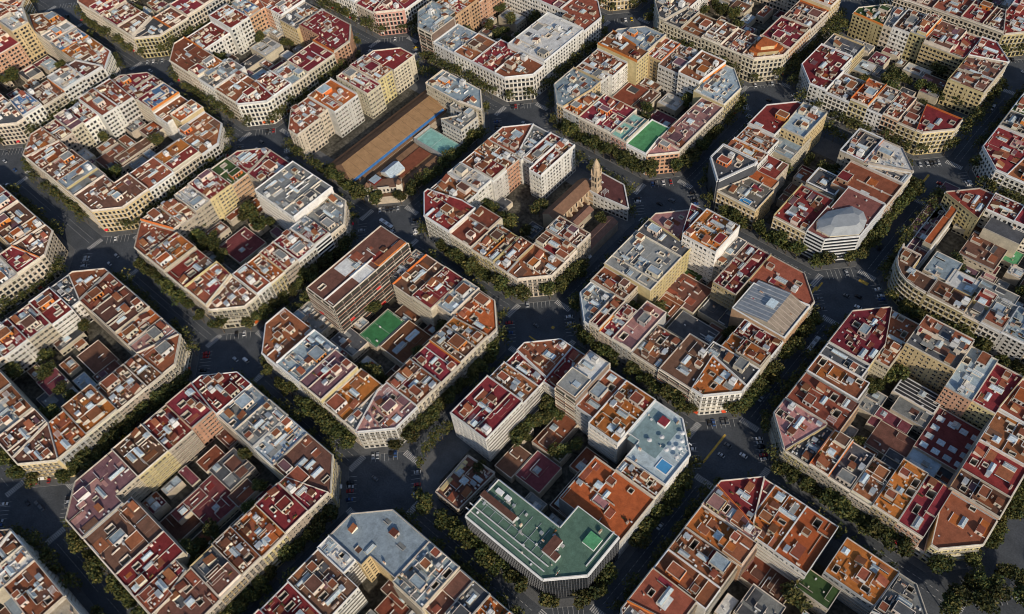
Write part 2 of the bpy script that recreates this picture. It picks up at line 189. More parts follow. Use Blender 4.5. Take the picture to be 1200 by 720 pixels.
  ('Y', 6.55, 't', 'c', 0, (1, 1, 1, 1), [(42.8, -191.1), (52.8, -191.1), (52.8, -177.1), (42.8, -177.1)]),
 ]),
 ((0, -1), 'church block', (14.0, 123.3, 10.9, 119.2), [
  ('T', 22.91, 't', 'w', 0, (1, 2, 0, 0, 0, 2), [(39.0, 89.1), (39.0, 94.2), (30.0, 119.2), (29.0, 119.2), (14.0, 104.2), (14.0, 89.1)]),
  ('UR', 22.82, 'g', 'w', 0, (1, 1, 2, 0, 2), [(39.0, 94.2), (39.0, 87.2), (45.8, 87.2), (45.8, 119.2), (30.0, 119.2)]),
  ('UR', 23.8, 'r', 'w', 1, (1, 2, 0, 2), [(45.8, 89.2), (56.5, 89.2), (56.5, 119.2), (45.8, 119.2)]),
  ('UR', 23.81, 'r', 'w', 2, (1, 2, 0, 2), [(56.5, 83.2), (66.9, 83.2), (66.9, 119.2), (56.5, 119.2)]),
  ('R', 12.0, 'W', 'w', 0, (1, 2, 0, 0, 0, 2), [(87.4, 101.2), (105.3, 101.2), (123.3, 103.2), (123.3, 104.2), (108.3, 119.2), (87.4, 119.2)]),
  ('R_', 23.02, 'n', 'c', 1, (1, 2, 0, 2), [(98.3, 64.1), (98.3, 50.4), (123.3, 50.4), (123.3, 64.1)]),
  ('R_', 19.91, 'r', 'c', 2, (1, 2, 0, 2), [(98.3, 50.4), (98.3, 38.6), (123.3, 38.6), (123.3, 50.4)]),
  ('B', 19.59, 't', 'c', 0, (1, 2, 0, 0, 0, 2), [(98.3, 38.6), (98.3, 35.9), (100.1, 10.9), (108.3, 10.9), (123.3, 25.9), (123.3, 38.6)]),
  ('L_', 19.65, 'o', 'y', 0, (1, 2, 0, 2), [(98.3, 35.9), (88.8, 36.9), (88.8, 10.9), (100.1, 10.9)]),
  ('L_', 21.19, 't', 'c', 1, (1, 2, 0, 2), [(88.8, 35.9), (81.6, 35.9), (81.6, 10.9), (88.8, 10.9)]),
  ('L_', 20.14, 't', 'y', 2, (1, 2, 0, 2), [(81.6, 36.9), (70.0, 36.9), (70.0, 10.9), (81.6, 10.9)]),
  ('L_', 21.37, 't', 'c', 3, (1, 2, 0, 2), [(70.0, 40.9), (51.4, 40.9), (51.4, 10.9), (70.0, 10.9)]),
  ('L', 23.83, 'r', 'w', 0, (1, 2, 0, 0, 0, 2), [(51.4, 35.9), (39.0, 35.9), (14.0, 29.5), (14.0, 25.9), (29.0, 10.9), (51.4, 10.9)]),
  ('UL', 21.67, 't', 'w', 0, (1, 1, 2, 0, 2), [(39.0, 35.9), (42.0, 35.9), (42.0, 48.5), (14.0, 48.5), (14.0, 29.5)]),
  ('UL', 23.11, 'w', 'w', 1, (1, 2, 0, 2), [(42.0, 48.5), (42.0, 61.2), (14.0, 61.2), (14.0, 48.5)]),
  ('UL', 22.4, 't', 'w', 2, (1, 2, 0, 2), [(44.0, 61.2), (44.0, 75.0), (14.0, 75.0), (14.0, 61.2)]),
  ('UL', 22.79, 't', 'o', 3, (1, 2, 0, 2), [(44.0, 75.0), (44.0, 89.1), (14.0, 89.1), (14.0, 75.0)]),
  ('Y', 4.0, 'k', 'c', 0, (1, 1, 1, 1), [(75.5, 50.7), (85.5, 50.7), (85.5, 62.7), (75.5, 62.7)]),
  ('Y', 5.11, 'm', 'c', 0, (1, 1, 1, 1), [(89.1, 70.6), (105.1, 70.6), (105.1, 80.6), (89.1, 80.6)]),
  ('Y', 4.22, 'k', 'c', 0, (1, 1, 1, 1), [(41.7, 53.5), (53.7, 53.5), (53.7, 67.5), (41.7, 67.5)]),
 ]),
 ((0, -2), 'pink school block', (15.0, 123.3, 145.0, 250.3), [
  ('T', 25.17, 'b', 'y', 0, (1, 2, 0, 0, 0, 2), [(40.0, 225.3), (48.7, 225.3), (48.7, 250.3), (30.0, 250.3), (15.0, 235.3), (15.0, 229.5)]),
  ('UR', 23.03, 't', 'y', 0, (1, 2, 0, 2), [(48.7, 225.3), (61.7, 225.3), (61.7, 250.3), (48.7, 250.3)]),
  ('UR', 22.11, 'n', 'w', 1, (1, 2, 0, 2), [(61.7, 222.3), (80.5, 222.3), (80.5, 250.3), (61.7, 250.3)]),
  ('UR', 25.3, 't', 'w', 2, (1, 1, 2, 0, 2), [(80.5, 220.3), (98.3, 220.3), (98.3, 225.3), (100.9, 250.3), (80.5, 250.3)]),
  ('R', 21.93, 'b', 'y', 0, (1, 2, 0, 0, 0, 2), [(98.3, 225.3), (98.3, 213.7), (123.3, 213.7), (123.3, 235.3), (108.3, 250.3), (100.9, 250.3)]),
  ('R_', 19.48, 'p', 'c', 0, (1, 2, 0, 2), [(105.3, 213.7), (105.3, 163.0), (123.3, 161.3), (123.3, 213.7)]),
  ('B', 18.77, 'p', 'o', 0, (2, 0, 0, 0, 2), [(105.3, 163.0), (107.3, 145.0), (108.3, 145.0), (123.3, 160.0), (123.3, 161.3)]),
  ('L_', 19.11, 'G', 'w', 0, (1, 1, 2, 0, 2), [(105.3, 163.0), (105.3, 175.0), (90.7, 175.0), (90.7, 145.0), (107.3, 145.0)]),
  ('L_', 20.82, 'a', 'P', 1, (1, 2, 0, 2), [(90.7, 171.0), (77.7, 171.0), (77.7, 145.0), (90.7, 145.0)]),
  ('L_', 21.36, 'r', 'c', 2, (1, 2, 0, 2), [(77.7, 175.0), (49.3, 175.0), (49.3, 145.0), (77.7, 145.0)]),
  ('L_', 21.86, 'o', 'c', 3, (1, 2, 0, 2), [(49.3, 170.0), (40.0, 170.0), (35.4, 145.0), (49.3, 145.0)]),
  ('L', 23.8, 'b', 'y', 0, (1, 2, 0, 0, 0, 2), [(40.0, 170.0), (40.0, 182.1), (15.0, 182.1), (15.0, 160.0), (30.0, 145.0), (35.4, 145.0)]),
  ('UL', 22.03, 'n', 'w', 0, (1, 2, 0, 2), [(40.0, 182.1), (40.0, 192.1), (15.0, 192.1), (15.0, 182.1)]),
  ('UL', 22.4, 't', 'w', 1, (1, 2, 0, 2), [(43.0, 192.1), (43.0, 210.6), (15.0, 210.6), (15.0, 192.1)]),
  ('UL', 27.13, 't', 'y', 2, (1, 1, 2, 0, 2), [(51.0, 210.6), (51.0, 225.3), (40.0, 225.3), (15.0, 229.5), (15.0, 210.6)]),
  ('Y', 6.0, 't', 'c', 0, (1, 1, 1, 1), [(44.5, 188.9), (70.5, 188.9), (70.5, 214.9), (44.5, 214.9)]),
  ('Y', 6.11, 'n', 'c', 0, (1, 1, 1, 1), [(61.8, 189.7), (71.8, 189.7), (71.8, 213.7), (61.8, 213.7)]),
  ('Y', 5.22, 'm', 'c', 0, (1, 1, 1, 1), [(78.4, 183.0), (96.4, 183.0), (96.4, 199.0), (78.4, 199.0)]),
  ('Y', 6.33, 'w', 'c', 0, (1, 1, 1, 1), [(74.8, 204.1), (90.8, 204.1), (90.8, 218.1), (74.8, 218.1)]),
  ('Y', 14.44, 'g', 'c', 0, (1, 1, 1, 1), [(64.1, 159.1), (102.1, 159.1), (102.1, 168.1), (64.1, 168.1)]),
  ('Y', 5.55, 'n', 'c', 0, (1, 1, 1, 1), [(49.7, 212.6), (65.7, 212.6), (65.7, 222.6), (49.7, 222.6)]),
 ]),
 ((-1, -1), 'market block', (-123.3, -10.0, 10.9, 124.2), [
  ('T', 22.84, 'r', 'c', 0, (1, 1, 2, 0, 0, 0, 2), [(-101.3, 100.1), (-101.3, 102.2), (-93.3, 102.2), (-93.3, 124.2), (-108.3, 124.2), (-123.3, 109.2), (-123.3, 100.1)]),
  ('R', 23.3, 'b', 'c', 0, (1, 2, 0, 0, 0, 2), [(-62.5, 105.2), (-29.0, 105.2), (-10.0, 108.2), (-10.0, 109.2), (-25.0, 124.2), (-62.5, 124.2)]),
  ('L', 23.32, 't', 'c', 0, (1, 1, 2, 0, 0, 0, 2), [(-98.0, 32.9), (-101.3, 32.9), (-101.3, 42.5), (-123.3, 42.5), (-123.3, 25.9), (-108.3, 10.9), (-98.0, 10.9)]),
  ('UL', 24.7, 'o', 'w', 0, (1, 2, 0, 2), [(-93.3, 42.5), (-93.3, 65.6), (-123.3, 65.6), (-123.3, 42.5)]),
  ('UL', 23.33, 'r', 'c', 2, (1, 2, 0, 2), [(-89.3, 70.8), (-89.3, 84.9), (-123.3, 84.9), (-123.3, 70.8)]),
  ('UL', 24.32, 't', 'y', 3, (1, 2, 0, 2), [(-93.3, 84.9), (-93.3, 100.1), (-123.3, 100.1), (-123.3, 84.9)]),
 ]),
 ((-2, 0), 'white wall block', (-267.6, -143.3, -123.3, -12.7), [
  ('T', 21.44, 'r', 'c', 0, (2, 0, 0, 0, 2), [(-242.6, -37.7), (-243.5, -12.7), (-252.6, -12.7), (-267.6, -27.7), (-267.6, -36.2)]),
  ('UR', 22.31, 'r', 'c', 0, (1, 2, 0, 2), [(-242.6, -37.7), (-229.8, -37.7), (-229.8, -12.7), (-243.5, -12.7)]),
  ('UR', 22.43, 'B', 'c', 1, (1, 2, 0, 2), [(-229.8, -37.7), (-209.7, -37.7), (-209.7, -12.7), (-229.8, -12.7)]),
  ('UR', 19.68, 't', 'c', 2, (1, 2, 0, 2), [(-209.7, -37.7), (-191.1, -37.7), (-191.1, -12.7), (-209.7, -12.7)]),
  ('UR', 24.77, 'o', 'y', 3, (1, 2, 0, 2), [(-191.1, -32.7), (-178.3, -32.7), (-178.3, -12.7), (-191.1, -12.7)]),
  ('R', 19.63, 't', 'w', 0, (1, 1, 2, 0, 0, 0, 2), [(-178.3, -37.7), (-168.3, -37.7), (-168.3, -42.0), (-143.3, -42.0), (-143.3, -27.7), (-158.3, -12.7), (-178.3, -12.7)]),
  ('R_', 21.34, 'o', 'c', 0, (1, 2, 0, 2), [(-168.3, -42.0), (-168.3, -65.9), (-143.3, -65.9), (-143.3, -42.0)]),
  ('R_', 21.15, 't', 'w', 1, (1, 2, 0, 2), [(-168.3, -65.9), (-168.3, -86.9), (-143.3, -86.9), (-143.3, -65.9)]),
  ('B', 22.11, 'n', 'c', 0, (1, 1, 2, 0, 0, 0, 2), [(-168.3, -86.9), (-168.3, -98.3), (-180.6, -98.3), (-180.6, -123.3), (-158.3, -123.3), (-143.3, -108.3), (-143.3, -86.9)]),
  ('L_', 21.66, 'g', 'y', 0, (1, 2, 0, 2), [(-180.6, -97.3), (-203.1, -97.3), (-203.1, -123.3), (-180.6, -123.3)]),
  ('L_', 22.19, 'n', 'c', 1, (1, 2, 0, 2), [(-203.1, -98.3), (-224.0, -98.3), (-224.0, -123.3), (-203.1, -123.3)]),
  ('L_', 20.13, 't', 'c', 2, (1, 2, 0, 2), [(-224.0, -98.3), (-242.6, -98.3), (-247.9, -123.3), (-224.0, -123.3)]),
  ('L', 19.87, 't', 'c', 0, (2, 0, 0, 0, 2), [(-242.6, -98.3), (-267.6, -98.9), (-267.6, -108.3), (-252.6, -123.3), (-247.9, -123.3)]),
  ('UL', 19.51, 'r', 'c', 0, (1, 2, 0, 2), [(-242.6, -98.3), (-242.6, -87.2), (-267.6, -87.2), (-267.6, -98.9)]),
  ('UL', 22.17, 'v', 'c', 1, (1, 2, 0, 2), [(-242.6, -87.2), (-242.6, -76.8), (-267.6, -76.8), (-267.6, -87.2)]),
  ('UL', 20.54, 'r', 'w', 2, (1, 2, 0, 2), [(-242.6, -76.8), (-242.6, -64.7), (-267.6, -64.7), (-267.6, -76.8)]),
  ('UL', 24.26, 't', 'w', 3, (1, 2, 0, 2), [(-233.6, -64.7), (-233.6, -51.0), (-267.6, -51.0), (-267.6, -64.7)]),
  ('UL', 23.73, 't', 'w', 4, (1, 1, 2, 0, 2), [(-233.6, -51.0), (-233.6, -37.7), (-242.6, -37.7), (-267.6, -36.2), (-267.6, -51.0)]),
  ('Y', 6.0, 'n', 'c', 0, (1, 1, 1, 1), [(-221.6, -89.4), (-197.6, -89.4), (-197.6, -67.4), (-221.6, -67.4)]),
  ('Y', 7.11, 'n', 'c', 0, (1, 1, 1, 1), [(-209.4, -79.7), (-199.4, -79.7), (-199.4, -49.7), (-209.4, -49.7)]),
  ('Y', 5.22, 'k', 'c', 0, (1, 1, 1, 1), [(-217.8, -104.1), (-201.8, -104.1), (-201.8, -92.1), (-217.8, -92.1)]),
  ('Y', 6.33, 'g', 'c', 0, (1, 1, 1, 1), [(-194.8, -76.9), (-174.8, -76.9), (-174.8, -64.9), (-194.8, -64.9)]),
  ('Y', 8.44, 'n', 'c', 0, (1, 1, 1, 1), [(-218.5, -50.8), (-204.5, -50.8), (-204.5, -36.8), (-218.5, -36.8)]),
 ]),
 ((-2, -1), 'pale courtyard block', (-265.6, -147.3, 6.9, 121.2), [
  ('T', 21.85, 't', 'c', 0, (1, 2, 0, 0, 0, 2), [(-240.6, 96.2), (-232.6, 96.2), (-232.6, 121.2), (-250.6, 121.2), (-265.6, 106.2), (-265.6, 105.2)]),
  ('UR', 23.05, 'r', 'c', 0, (1, 2, 0, 2), [(-232.6, 96.2), (-218.4, 96.2), (-218.4, 121.2), (-232.6, 121.2)]),
  ('UR', 21.08, 'k', 'y', 1, (1, 2, 0, 2), [(-218.4, 93.2), (-197.0, 93.2), (-197.0, 121.2), (-218.4, 121.2)]),
  ('R', 23.2, 'r', 'o', 0, (1, 1, 2, 0, 0, 0, 2), [(-197.0, 96.2), (-172.3, 96.2), (-172.3, 89.7), (-147.3, 89.7), (-147.3, 106.2), (-162.3, 121.2), (-197.0, 121.2)]),
  ('R_', 21.45, 'r', 'c', 0, (1, 2, 0, 2), [(-172.3, 89.7), (-172.3, 62.5), (-147.3, 62.5), (-147.3, 89.7)]),
  ('R_', 20.46, 'b', 'c', 1, (1, 2, 0, 2), [(-172.3, 62.5), (-172.3, 46.2), (-147.3, 46.2), (-147.3, 62.5)]),
  ('R_', 22.09, 'r', 'w', 2, (1, 2, 0, 2), [(-172.3, 46.2), (-172.3, 31.9), (-147.3, 28.6), (-147.3, 46.2)]),
  ('B', 22.05, 'r', 'c', 0, (2, 0, 0, 0, 2), [(-172.3, 31.9), (-165.2, 6.9), (-162.3, 6.9), (-147.3, 21.9), (-147.3, 28.6)]),
  ('L_', 21.74, 't', 'c', 0, (1, 2, 0, 2), [(-172.3, 31.9), (-191.5, 31.9), (-191.5, 6.9), (-165.2, 6.9)]),
  ('L_', 21.87, 'g', 'w', 1, (1, 2, 0, 2), [(-191.5, 36.9), (-212.1, 36.9), (-212.1, 6.9), (-191.5, 6.9)]),
  ('L_', 21.03, 'o', 'c', 2, (1, 2, 0, 2), [(-212.1, 31.9), (-225.4, 31.9), (-225.4, 6.9), (-212.1, 6.9)]),
  ('L', 21.1, 't', 'c', 0, (1, 2, 0, 0, 0, 2), [(-225.4, 31.9), (-240.6, 31.9), (-265.6, 32.0), (-265.6, 21.9), (-250.6, 6.9), (-225.4, 6.9)]),
  ('UL', 19.58, 'r', 'c', 0, (1, 2, 0, 2), [(-240.6, 32.0), (-240.6, 58.8), (-265.6, 58.8), (-265.6, 32.0)]),
  ('UL', 25.67, 'r', 'w', 1, (1, 2, 0, 2), [(-235.6, 58.8), (-235.6, 77.4), (-265.6, 77.4), (-265.6, 58.8)]),
  ('UL', 22.22, 'B', 'c', 2, (1, 2, 0, 2), [(-240.6, 77.4), (-240.6, 91.9), (-265.6, 91.9), (-265.6, 77.4)]),
  ('UL', 21.92, 't', 'o', 3, (1, 2, 0, 2), [(-240.6, 91.9), (-240.6, 96.2), (-265.6, 105.2), (-265.6, 91.9)]),
  ('Y', 9.0, 'w', 'c', 0, (1, 1, 1, 1), [(-225.9, 63.4), (-205.9, 63.4), (-205.9, 81.4), (-225.9, 81.4)]),
  ('Y', 7.11, 'k', 'c', 0, (1, 1, 1, 1), [(-218.1, 42.1), (-208.1, 42.1), (-208.1, 68.1), (-218.1, 68.1)]),
  ('Y', 8.22, 'm', 'c', 0, (1, 1, 1, 1), [(-192.4, 54.9), (-178.4, 54.9), (-178.4, 70.9), (-192.4, 70.9)]),
  ('Y', 8.33, 'b', 'c', 0, (1, 1, 1, 1), [(-197.7, 41.1), (-181.7, 41.1), (-181.7, 53.1), (-197.7, 53.1)]),
  ('Y', 6.44, 'v', 'c', 0, (1, 1, 1, 1), [(-208.5, 34.9), (-196.5, 34.9), (-196.5, 46.9), (-208.5, 46.9)]),
 ]),
 ((-3, -1), 'distant tiled block', (-401.9, -286.6, 6.9, 120.2), [
  ('T', 22.01, 't', 'c', 0, (1, 2, 0, 0, 0, 2), [(-376.9, 95.2), (-362.1, 95.2), (-362.1, 120.2), (-386.9, 120.2), (-401.9, 105.2), (-401.9, 104.2)]),
  ('UR', 21.73, 'r', 'c', 0, (1, 2, 0, 2), [(-362.1, 95.2), (-318.4, 95.2), (-318.4, 120.2), (-362.1, 120.2)]),
  ('UR', 21.02, 't', 'c', 1, (1, 2, 0, 2), [(-318.4, 95.2), (-311.6, 95.2), (-302.6, 120.2), (-318.4, 120.2)]),
  ('R', 21.26, 't', 'c', 0, (2, 0, 0, 0, 2), [(-311.6, 95.2), (-286.6, 104.2), (-286.6, 105.2), (-301.6, 120.2), (-302.6, 120.2)]),
  ('R_', 19.53, 't', 'c', 0, (1, 2, 0, 2), [(-311.6, 95.2), (-311.6, 88.2), (-286.6, 88.2), (-286.6, 104.2)]),
  ('R_', 21.93, 't', 'c', 1, (1, 2, 0, 2), [(-311.6, 88.2), (-311.6, 68.4), (-286.6, 68.4), (-286.6, 88.2)]),
  ('R_', 21.9, 'r', 'c', 2, (1, 2, 0, 2), [(-311.6, 68.4), (-311.6, 50.7), (-286.6, 50.7), (-286.6, 68.4)]),
  ('R_', 19.75, 'n', 'c', 3, (1, 2, 0, 2), [(-311.6, 50.7), (-311.6, 33.5), (-286.6, 33.5), (-286.6, 50.7)]),
  ('B', 19.9, 'k', 'y', 0, (1, 2, 0, 0, 0, 2), [(-311.6, 33.5), (-311.6, 31.9), (-302.6, 6.9), (-301.6, 6.9), (-286.6, 21.9), (-286.6, 33.5)]),
  ('L_', 21.08, 'n', 'c', 0, (1, 2, 0, 2), [(-311.6, 31.9), (-324.3, 31.9), (-324.3, 6.9), (-302.6, 6.9)]),
  ('L_', 20.61, 't', 'c', 1, (1, 2, 0, 2), [(-324.3, 31.9), (-347.5, 31.9), (-347.5, 6.9), (-324.3, 6.9)]),
  ('L_', 21.78, 'r', 'c', 2, (1, 2, 0, 2), [(-347.5, 31.9), (-367.2, 31.9), (-367.2, 6.9), (-347.5, 6.9)]),
  ('L', 20.55, 't', 'c', 0, (1, 1, 2, 0, 0, 0, 2), [(-367.2, 31.9), (-376.9, 31.9), (-376.9, 37.6), (-401.9, 37.6), (-401.9, 21.9), (-386.9, 6.9), (-367.2, 6.9)]),
  ('UL', 20.4, 't', 'c', 0, (1, 2, 0, 2), [(-376.9, 37.6), (-376.9, 59.9), (-401.9, 59.9), (-401.9, 37.6)]),
  ('UL', 20.18, 'r', 'c', 1, (1, 2, 0, 2), [(-376.9, 59.9), (-376.9, 82.8), (-401.9, 82.8), (-401.9, 59.9)]),
  ('UL', 20.91, 'n', 'c', 2, (1, 2, 0, 2), [(-376.9, 82.8), (-376.9, 95.2), (-401.9, 104.2), (-401.9, 82.8)]),
 ]),
 ((-3, 0), 'blue tarp block', (-401.9, -288.6, -123.3, -14.5), [
  ('T', 22.3, 't', 'c', 0, (1, 2, 0, 0, 0, 2), [(-376.9, -39.5), (-366.5, -39.5), (-366.5, -14.5), (-386.9, -14.5), (-401.9, -29.5), (-401.9, -30.5)]),
  ('UR', 22.07, 'w', 'c', 0, (1, 2, 0, 2), [(-366.5, -39.5), (-353.2, -39.5), (-353.2, -14.5), (-366.5, -14.5)]),
  ('UR', 20.99, 'B', 'c', 1, (1, 2, 0, 2), [(-353.2, -39.5), (-334.9, -39.5), (-334.9, -14.5), (-353.2, -14.5)]),
  ('UR', 20.76, 'o', 'c', 2, (1, 2, 0, 2), [(-334.9, -39.5), (-314.4, -39.5), (-314.4, -14.5), (-334.9, -14.5)]),
  ('R', 19.78, 't', 'w', 0, (2, 0, 0, 0, 2), [(-313.6, -39.5), (-288.6, -30.5), (-288.6, -29.5), (-303.6, -14.5), (-314.4, -14.5)]),
  ('R_', 21.99, 'n', 'c', 0, (1, 2, 0, 2), [(-313.6, -39.5), (-313.6, -46.9), (-288.6, -46.9), (-288.6, -30.5)]),
  ('R_', 22.75, 'w', 'w', 1, (1, 2, 0, 2), [(-313.6, -46.9), (-313.6, -65.5), (-288.6, -65.5), (-288.6, -46.9)]),
  ('R_', 19.69, 'n', 'c', 2, (1, 2, 0, 2), [(-313.6, -65.5), (-313.6, -85.1), (-288.6, -85.1), (-288.6, -65.5)]),
  ('R_', 22.06, 'B', 'c', 3, (1, 2, 0, 2), [(-313.6, -85.1), (-313.6, -98.3), (-288.6, -101.3), (-288.6, -85.1)]),
  ('B', 19.83, 'k', 'c', 0, (2, 0, 0, 0, 2), [(-313.6, -98.3), (-304.6, -123.3), (-303.6, -123.3), (-288.6, -108.3), (-288.6, -101.3)]),
  ('L_', 20.07, 'n', 'c', 0, (1, 2, 0, 2), [(-313.6, -98.3), (-324.8, -98.3), (-324.8, -123.3), (-304.6, -123.3)]),
  ('L_', 20.38, 't', 'c', 1, (1, 2, 0, 2), [(-324.8, -98.3), (-359.2, -98.3), (-359.2, -123.3), (-324.8, -123.3)]),
  ('L', 21.3, 't', 'c', 0, (1, 2, 0, 0, 0, 2), [(-359.2, -98.3), (-376.9, -98.3), (-401.9, -97.5), (-401.9, -108.3), (-386.9, -123.3), (-359.2, -123.3)]),
  ('UL', 21.93, 'n', 'c', 0, (1, 2, 0, 2), [(-376.9, -97.5), (-376.9, -75.9), (-401.9, -75.9), (-401.9, -97.5)]),
  ('UL', 20.73, 'r', 'c', 1, (1, 2, 0, 2), [(-376.9, -75.9), (-376.9, -54.7), (-401.9, -54.7), (-401.9, -75.9)]),
  ('UL', 31.21, 'w', 'y', 2, (1, 2, 0, 2), [(-377.9, -54.7), (-377.9, -39.5), (-401.9, -30.5), (-401.9, -54.7)]),
  ('Y', 6.0, 'k', 'c', 0, (1, 1, 1, 1), [(-366.3, -71.6), (-350.3, -71.6), (-350.3, -57.6), (-366.3, -57.6)]),
 ]),
 ((-2, 1), 'pipe roofed block', (-262.6, -149.3, -256.6, -150.3), [
  ('T', 19.99, 't', 'c', 0, (1, 2, 0, 0, 0, 2), [(-237.6, -175.3), (-227.0, -175.3), (-227.0, -150.3), (-247.6, -150.3), (-262.6, -165.3), (-262.6, -166.3)]),
  ('UR', 20.93, 't', 'c', 0, (1, 2, 0, 2), [(-227.0, -175.3), (-210.4, -175.3), (-210.4, -150.3), (-227.0, -150.3)]),
  ('UR', 20.48, 'n', 'c', 1, (1, 2, 0, 2), [(-210.4, -175.3), (-187.4, -175.3), (-187.4, -150.3), (-210.4, -150.3)]),
  ('UR', 21.07, 'o', 'c', 2, (1, 2, 0, 2), [(-187.4, -175.3), (-174.3, -175.3), (-172.8, -150.3), (-187.4, -150.3)]),
  ('R', 22.04, 'n', 'c', 0, (2, 0, 0, 0, 2), [(-174.3, -175.3), (-149.3, -168.8), (-149.3, -165.3), (-164.3, -150.3), (-172.8, -150.3)]),
  ('R_', 22.12, 'r', 'c', 0, (1, 2, 0, 2), [(-174.3, -175.3), (-174.3, -185.2), (-149.3, -185.2), (-149.3, -168.8)]),
  ('R_', 21.56, 'w', 'c', 1, (1, 2, 0, 2), [(-174.3, -185.2), (-174.3, -201.8), (-149.3, -201.8), (-149.3, -185.2)]),
  ('R_', 19.52, 't', 'c', 2, (1, 2, 0, 2), [(-174.3, -201.8), (-174.3, -222.8), (-149.3, -222.8), (-149.3, -201.8)]),
  ('R_', 20.4, 'n', 'c', 3, (1, 2, 0, 2), [(-174.3, -222.8), (-174.3, -231.6), (-149.3, -235.7), (-149.3, -222.8)]),
  ('B', 20.01, 't', 'c', 0, (2, 0, 0, 0, 2), [(-174.3, -231.6), (-165.3, -256.6), (-164.3, -256.6), (-149.3, -241.6), (-149.3, -235.7)]),
  ('L_', 21.08, 't', 'c', 0, (1, 2, 0, 2), [(-174.3, -231.6), (-221.8, -231.6), (-221.8, -256.6), (-165.3, -256.6)]),
  ('L', 19.93, 't', 'c', 0, (1, 2, 0, 0, 0, 2), [(-221.8, -231.6), (-237.6, -231.6), (-262.6, -233.5), (-262.6, -241.6), (-247.6, -256.6), (-221.8, -256.6)]),
  ('UL', 20.91, 'r', 'c', 0, (1, 2, 0, 2), [(-237.6, -231.6), (-237.6, -208.7), (-262.6, -208.7), (-262.6, -233.5)]),
  ('UL', 21.58, 't', 'c', 1, (1, 2, 0, 2), [(-237.6, -208.7), (-237.6, -189.5), (-262.6, -189.5), (-262.6, -208.7)]),
  ('UL', 20.9, 'n', 'c', 2, (1, 2, 0, 2), [(-237.6, -189.5), (-237.6, -175.3), (-262.6, -166.3), (-262.6, -189.5)]),
 ]),
 ((-1, -2), 'big white block', (-123.3, -5.0, 145.0, 256.3), [
  ('T', 20.72, 't', 'w', 0, (2, 0, 0, 0, 2), [(-98.3, 231.3), (-98.7, 256.3), (-108.3, 256.3), (-123.3, 241.3), (-123.3, 235.0)]),
  ('UR', 22.72, 't', 'w', 0, (1, 2, 0, 2), [(-98.3, 231.3), (-64.0, 231.3), (-64.0, 256.3), (-98.7, 256.3)]),
  ('UR', 23.36, 'r', 'w', 1, (1, 2, 0, 2), [(-64.0, 231.3), (-37.6, 231.3), (-37.6, 256.3), (-64.0, 256.3)]),
  ('R', 23.82, 't', 'w', 0, (1, 1, 2, 0, 0, 0, 2), [(-37.6, 231.3), (-30.0, 231.3), (-30.0, 219.5), (-5.0, 219.5), (-5.0, 241.3), (-20.0, 256.3), (-37.6, 256.3)]),
  ('R_', 26.09, 'w', 'w', 0, (1, 2, 0, 2), [(-41.0, 219.5), (-41.0, 172.7), (-5.0, 172.7), (-5.0, 219.5)]),
  ('B', 22.96, 't', 'w', 0, (1, 2, 0, 0, 0, 2), [(-30.0, 172.7), (-30.0, 170.0), (-29.6, 145.0), (-20.0, 145.0), (-5.0, 160.0), (-5.0, 172.7)]),
  ('L_', 22.46, 'r', 'w', 0, (1, 1, 2, 0, 2), [(-30.0, 170.0), (-30.0, 177.0), (-52.1, 177.0), (-52.1, 145.0), (-29.6, 145.0)]),
  ('L_', 22.27, 't', 'w', 1, (1, 2, 0, 2), [(-52.1, 173.0), (-71.6, 173.0), (-71.6, 145.0), (-52.1, 145.0)]),
  ('L_', 21.41, 'b', 'w', 2, (1, 2, 0, 2), [(-71.6, 173.0), (-93.5, 173.0), (-93.5, 145.0), (-71.6, 145.0)]),
  ('L', 28.9, 'b', 's', 0, (1, 1, 2, 0, 0, 0, 2), [(-93.5, 170.0), (-98.3, 170.0), (-98.3, 175.7), (-123.3, 175.7), (-123.3, 160.0), (-108.3, 145.0), (-93.5, 145.0)]),
  ('UL', 25.29, 'o', 'o', 0, (1, 2, 0, 2), [(-98.3, 175.7), (-98.3, 202.8), (-123.3, 202.8), (-123.3, 175.7)]),
  ('UL', 21.85, 't', 'c', 1, (1, 2, 0, 2), [(-98.3, 202.8), (-98.3, 231.3), (-123.3, 235.0), (-123.3, 202.8)]),
  ('Y', 8.0, 'w', 'c', 0, (1, 1, 1, 1), [(-88.2, 212.5), (-68.2, 212.5), (-68.2, 224.5), (-88.2, 224.5)]),
  ('Y', 8.11, 'n', 'c', 0, (1, 1, 1, 1), [(-77.0, 232.4), (-57.0, 232.4), (-57.0, 242.4), (-77.0, 242.4)]),
 ]),
 ((0, -3), 'stepped attic block', (15.0, 128.3, 268.3, 381.6), [
  ('T', 22.14, 't', 'c', 0, (2, 0, 0, 0, 2), [(40.0, 356.6), (40.1, 381.6), (30.0, 381.6), (15.0, 366.6), (15.0, 360.2)]),
  ('UR', 21.28, 't', 'c', 0, (1, 2, 0, 2), [(40.1, 356.6), (79.1, 356.6), (79.1, 381.6), (40.1, 381.6)]),
  ('UR', 20.78, 'r', 'c', 1, (1, 2, 0, 2), [(79.1, 356.6), (103.1, 356.6), (103.1, 381.6), (79.1, 381.6)]),
  ('R', 23.86, 'o', 'y', 0, (1, 2, 0, 0, 0, 2), [(103.3, 356.6), (103.3, 349.7), (128.3, 349.7), (128.3, 366.6), (113.3, 381.6), (103.1, 381.6)]),
  ('R_', 19.91, 'n', 'c', 0, (1, 2, 0, 2), [(103.3, 349.7), (103.3, 322.2), (128.3, 322.2), (128.3, 349.7)]),
  ('R_', 21.74, 'r', 'c', 1, (1, 2, 0, 2), [(103.3, 322.2), (103.3, 293.3), (128.3, 292.1), (128.3, 322.2)]),
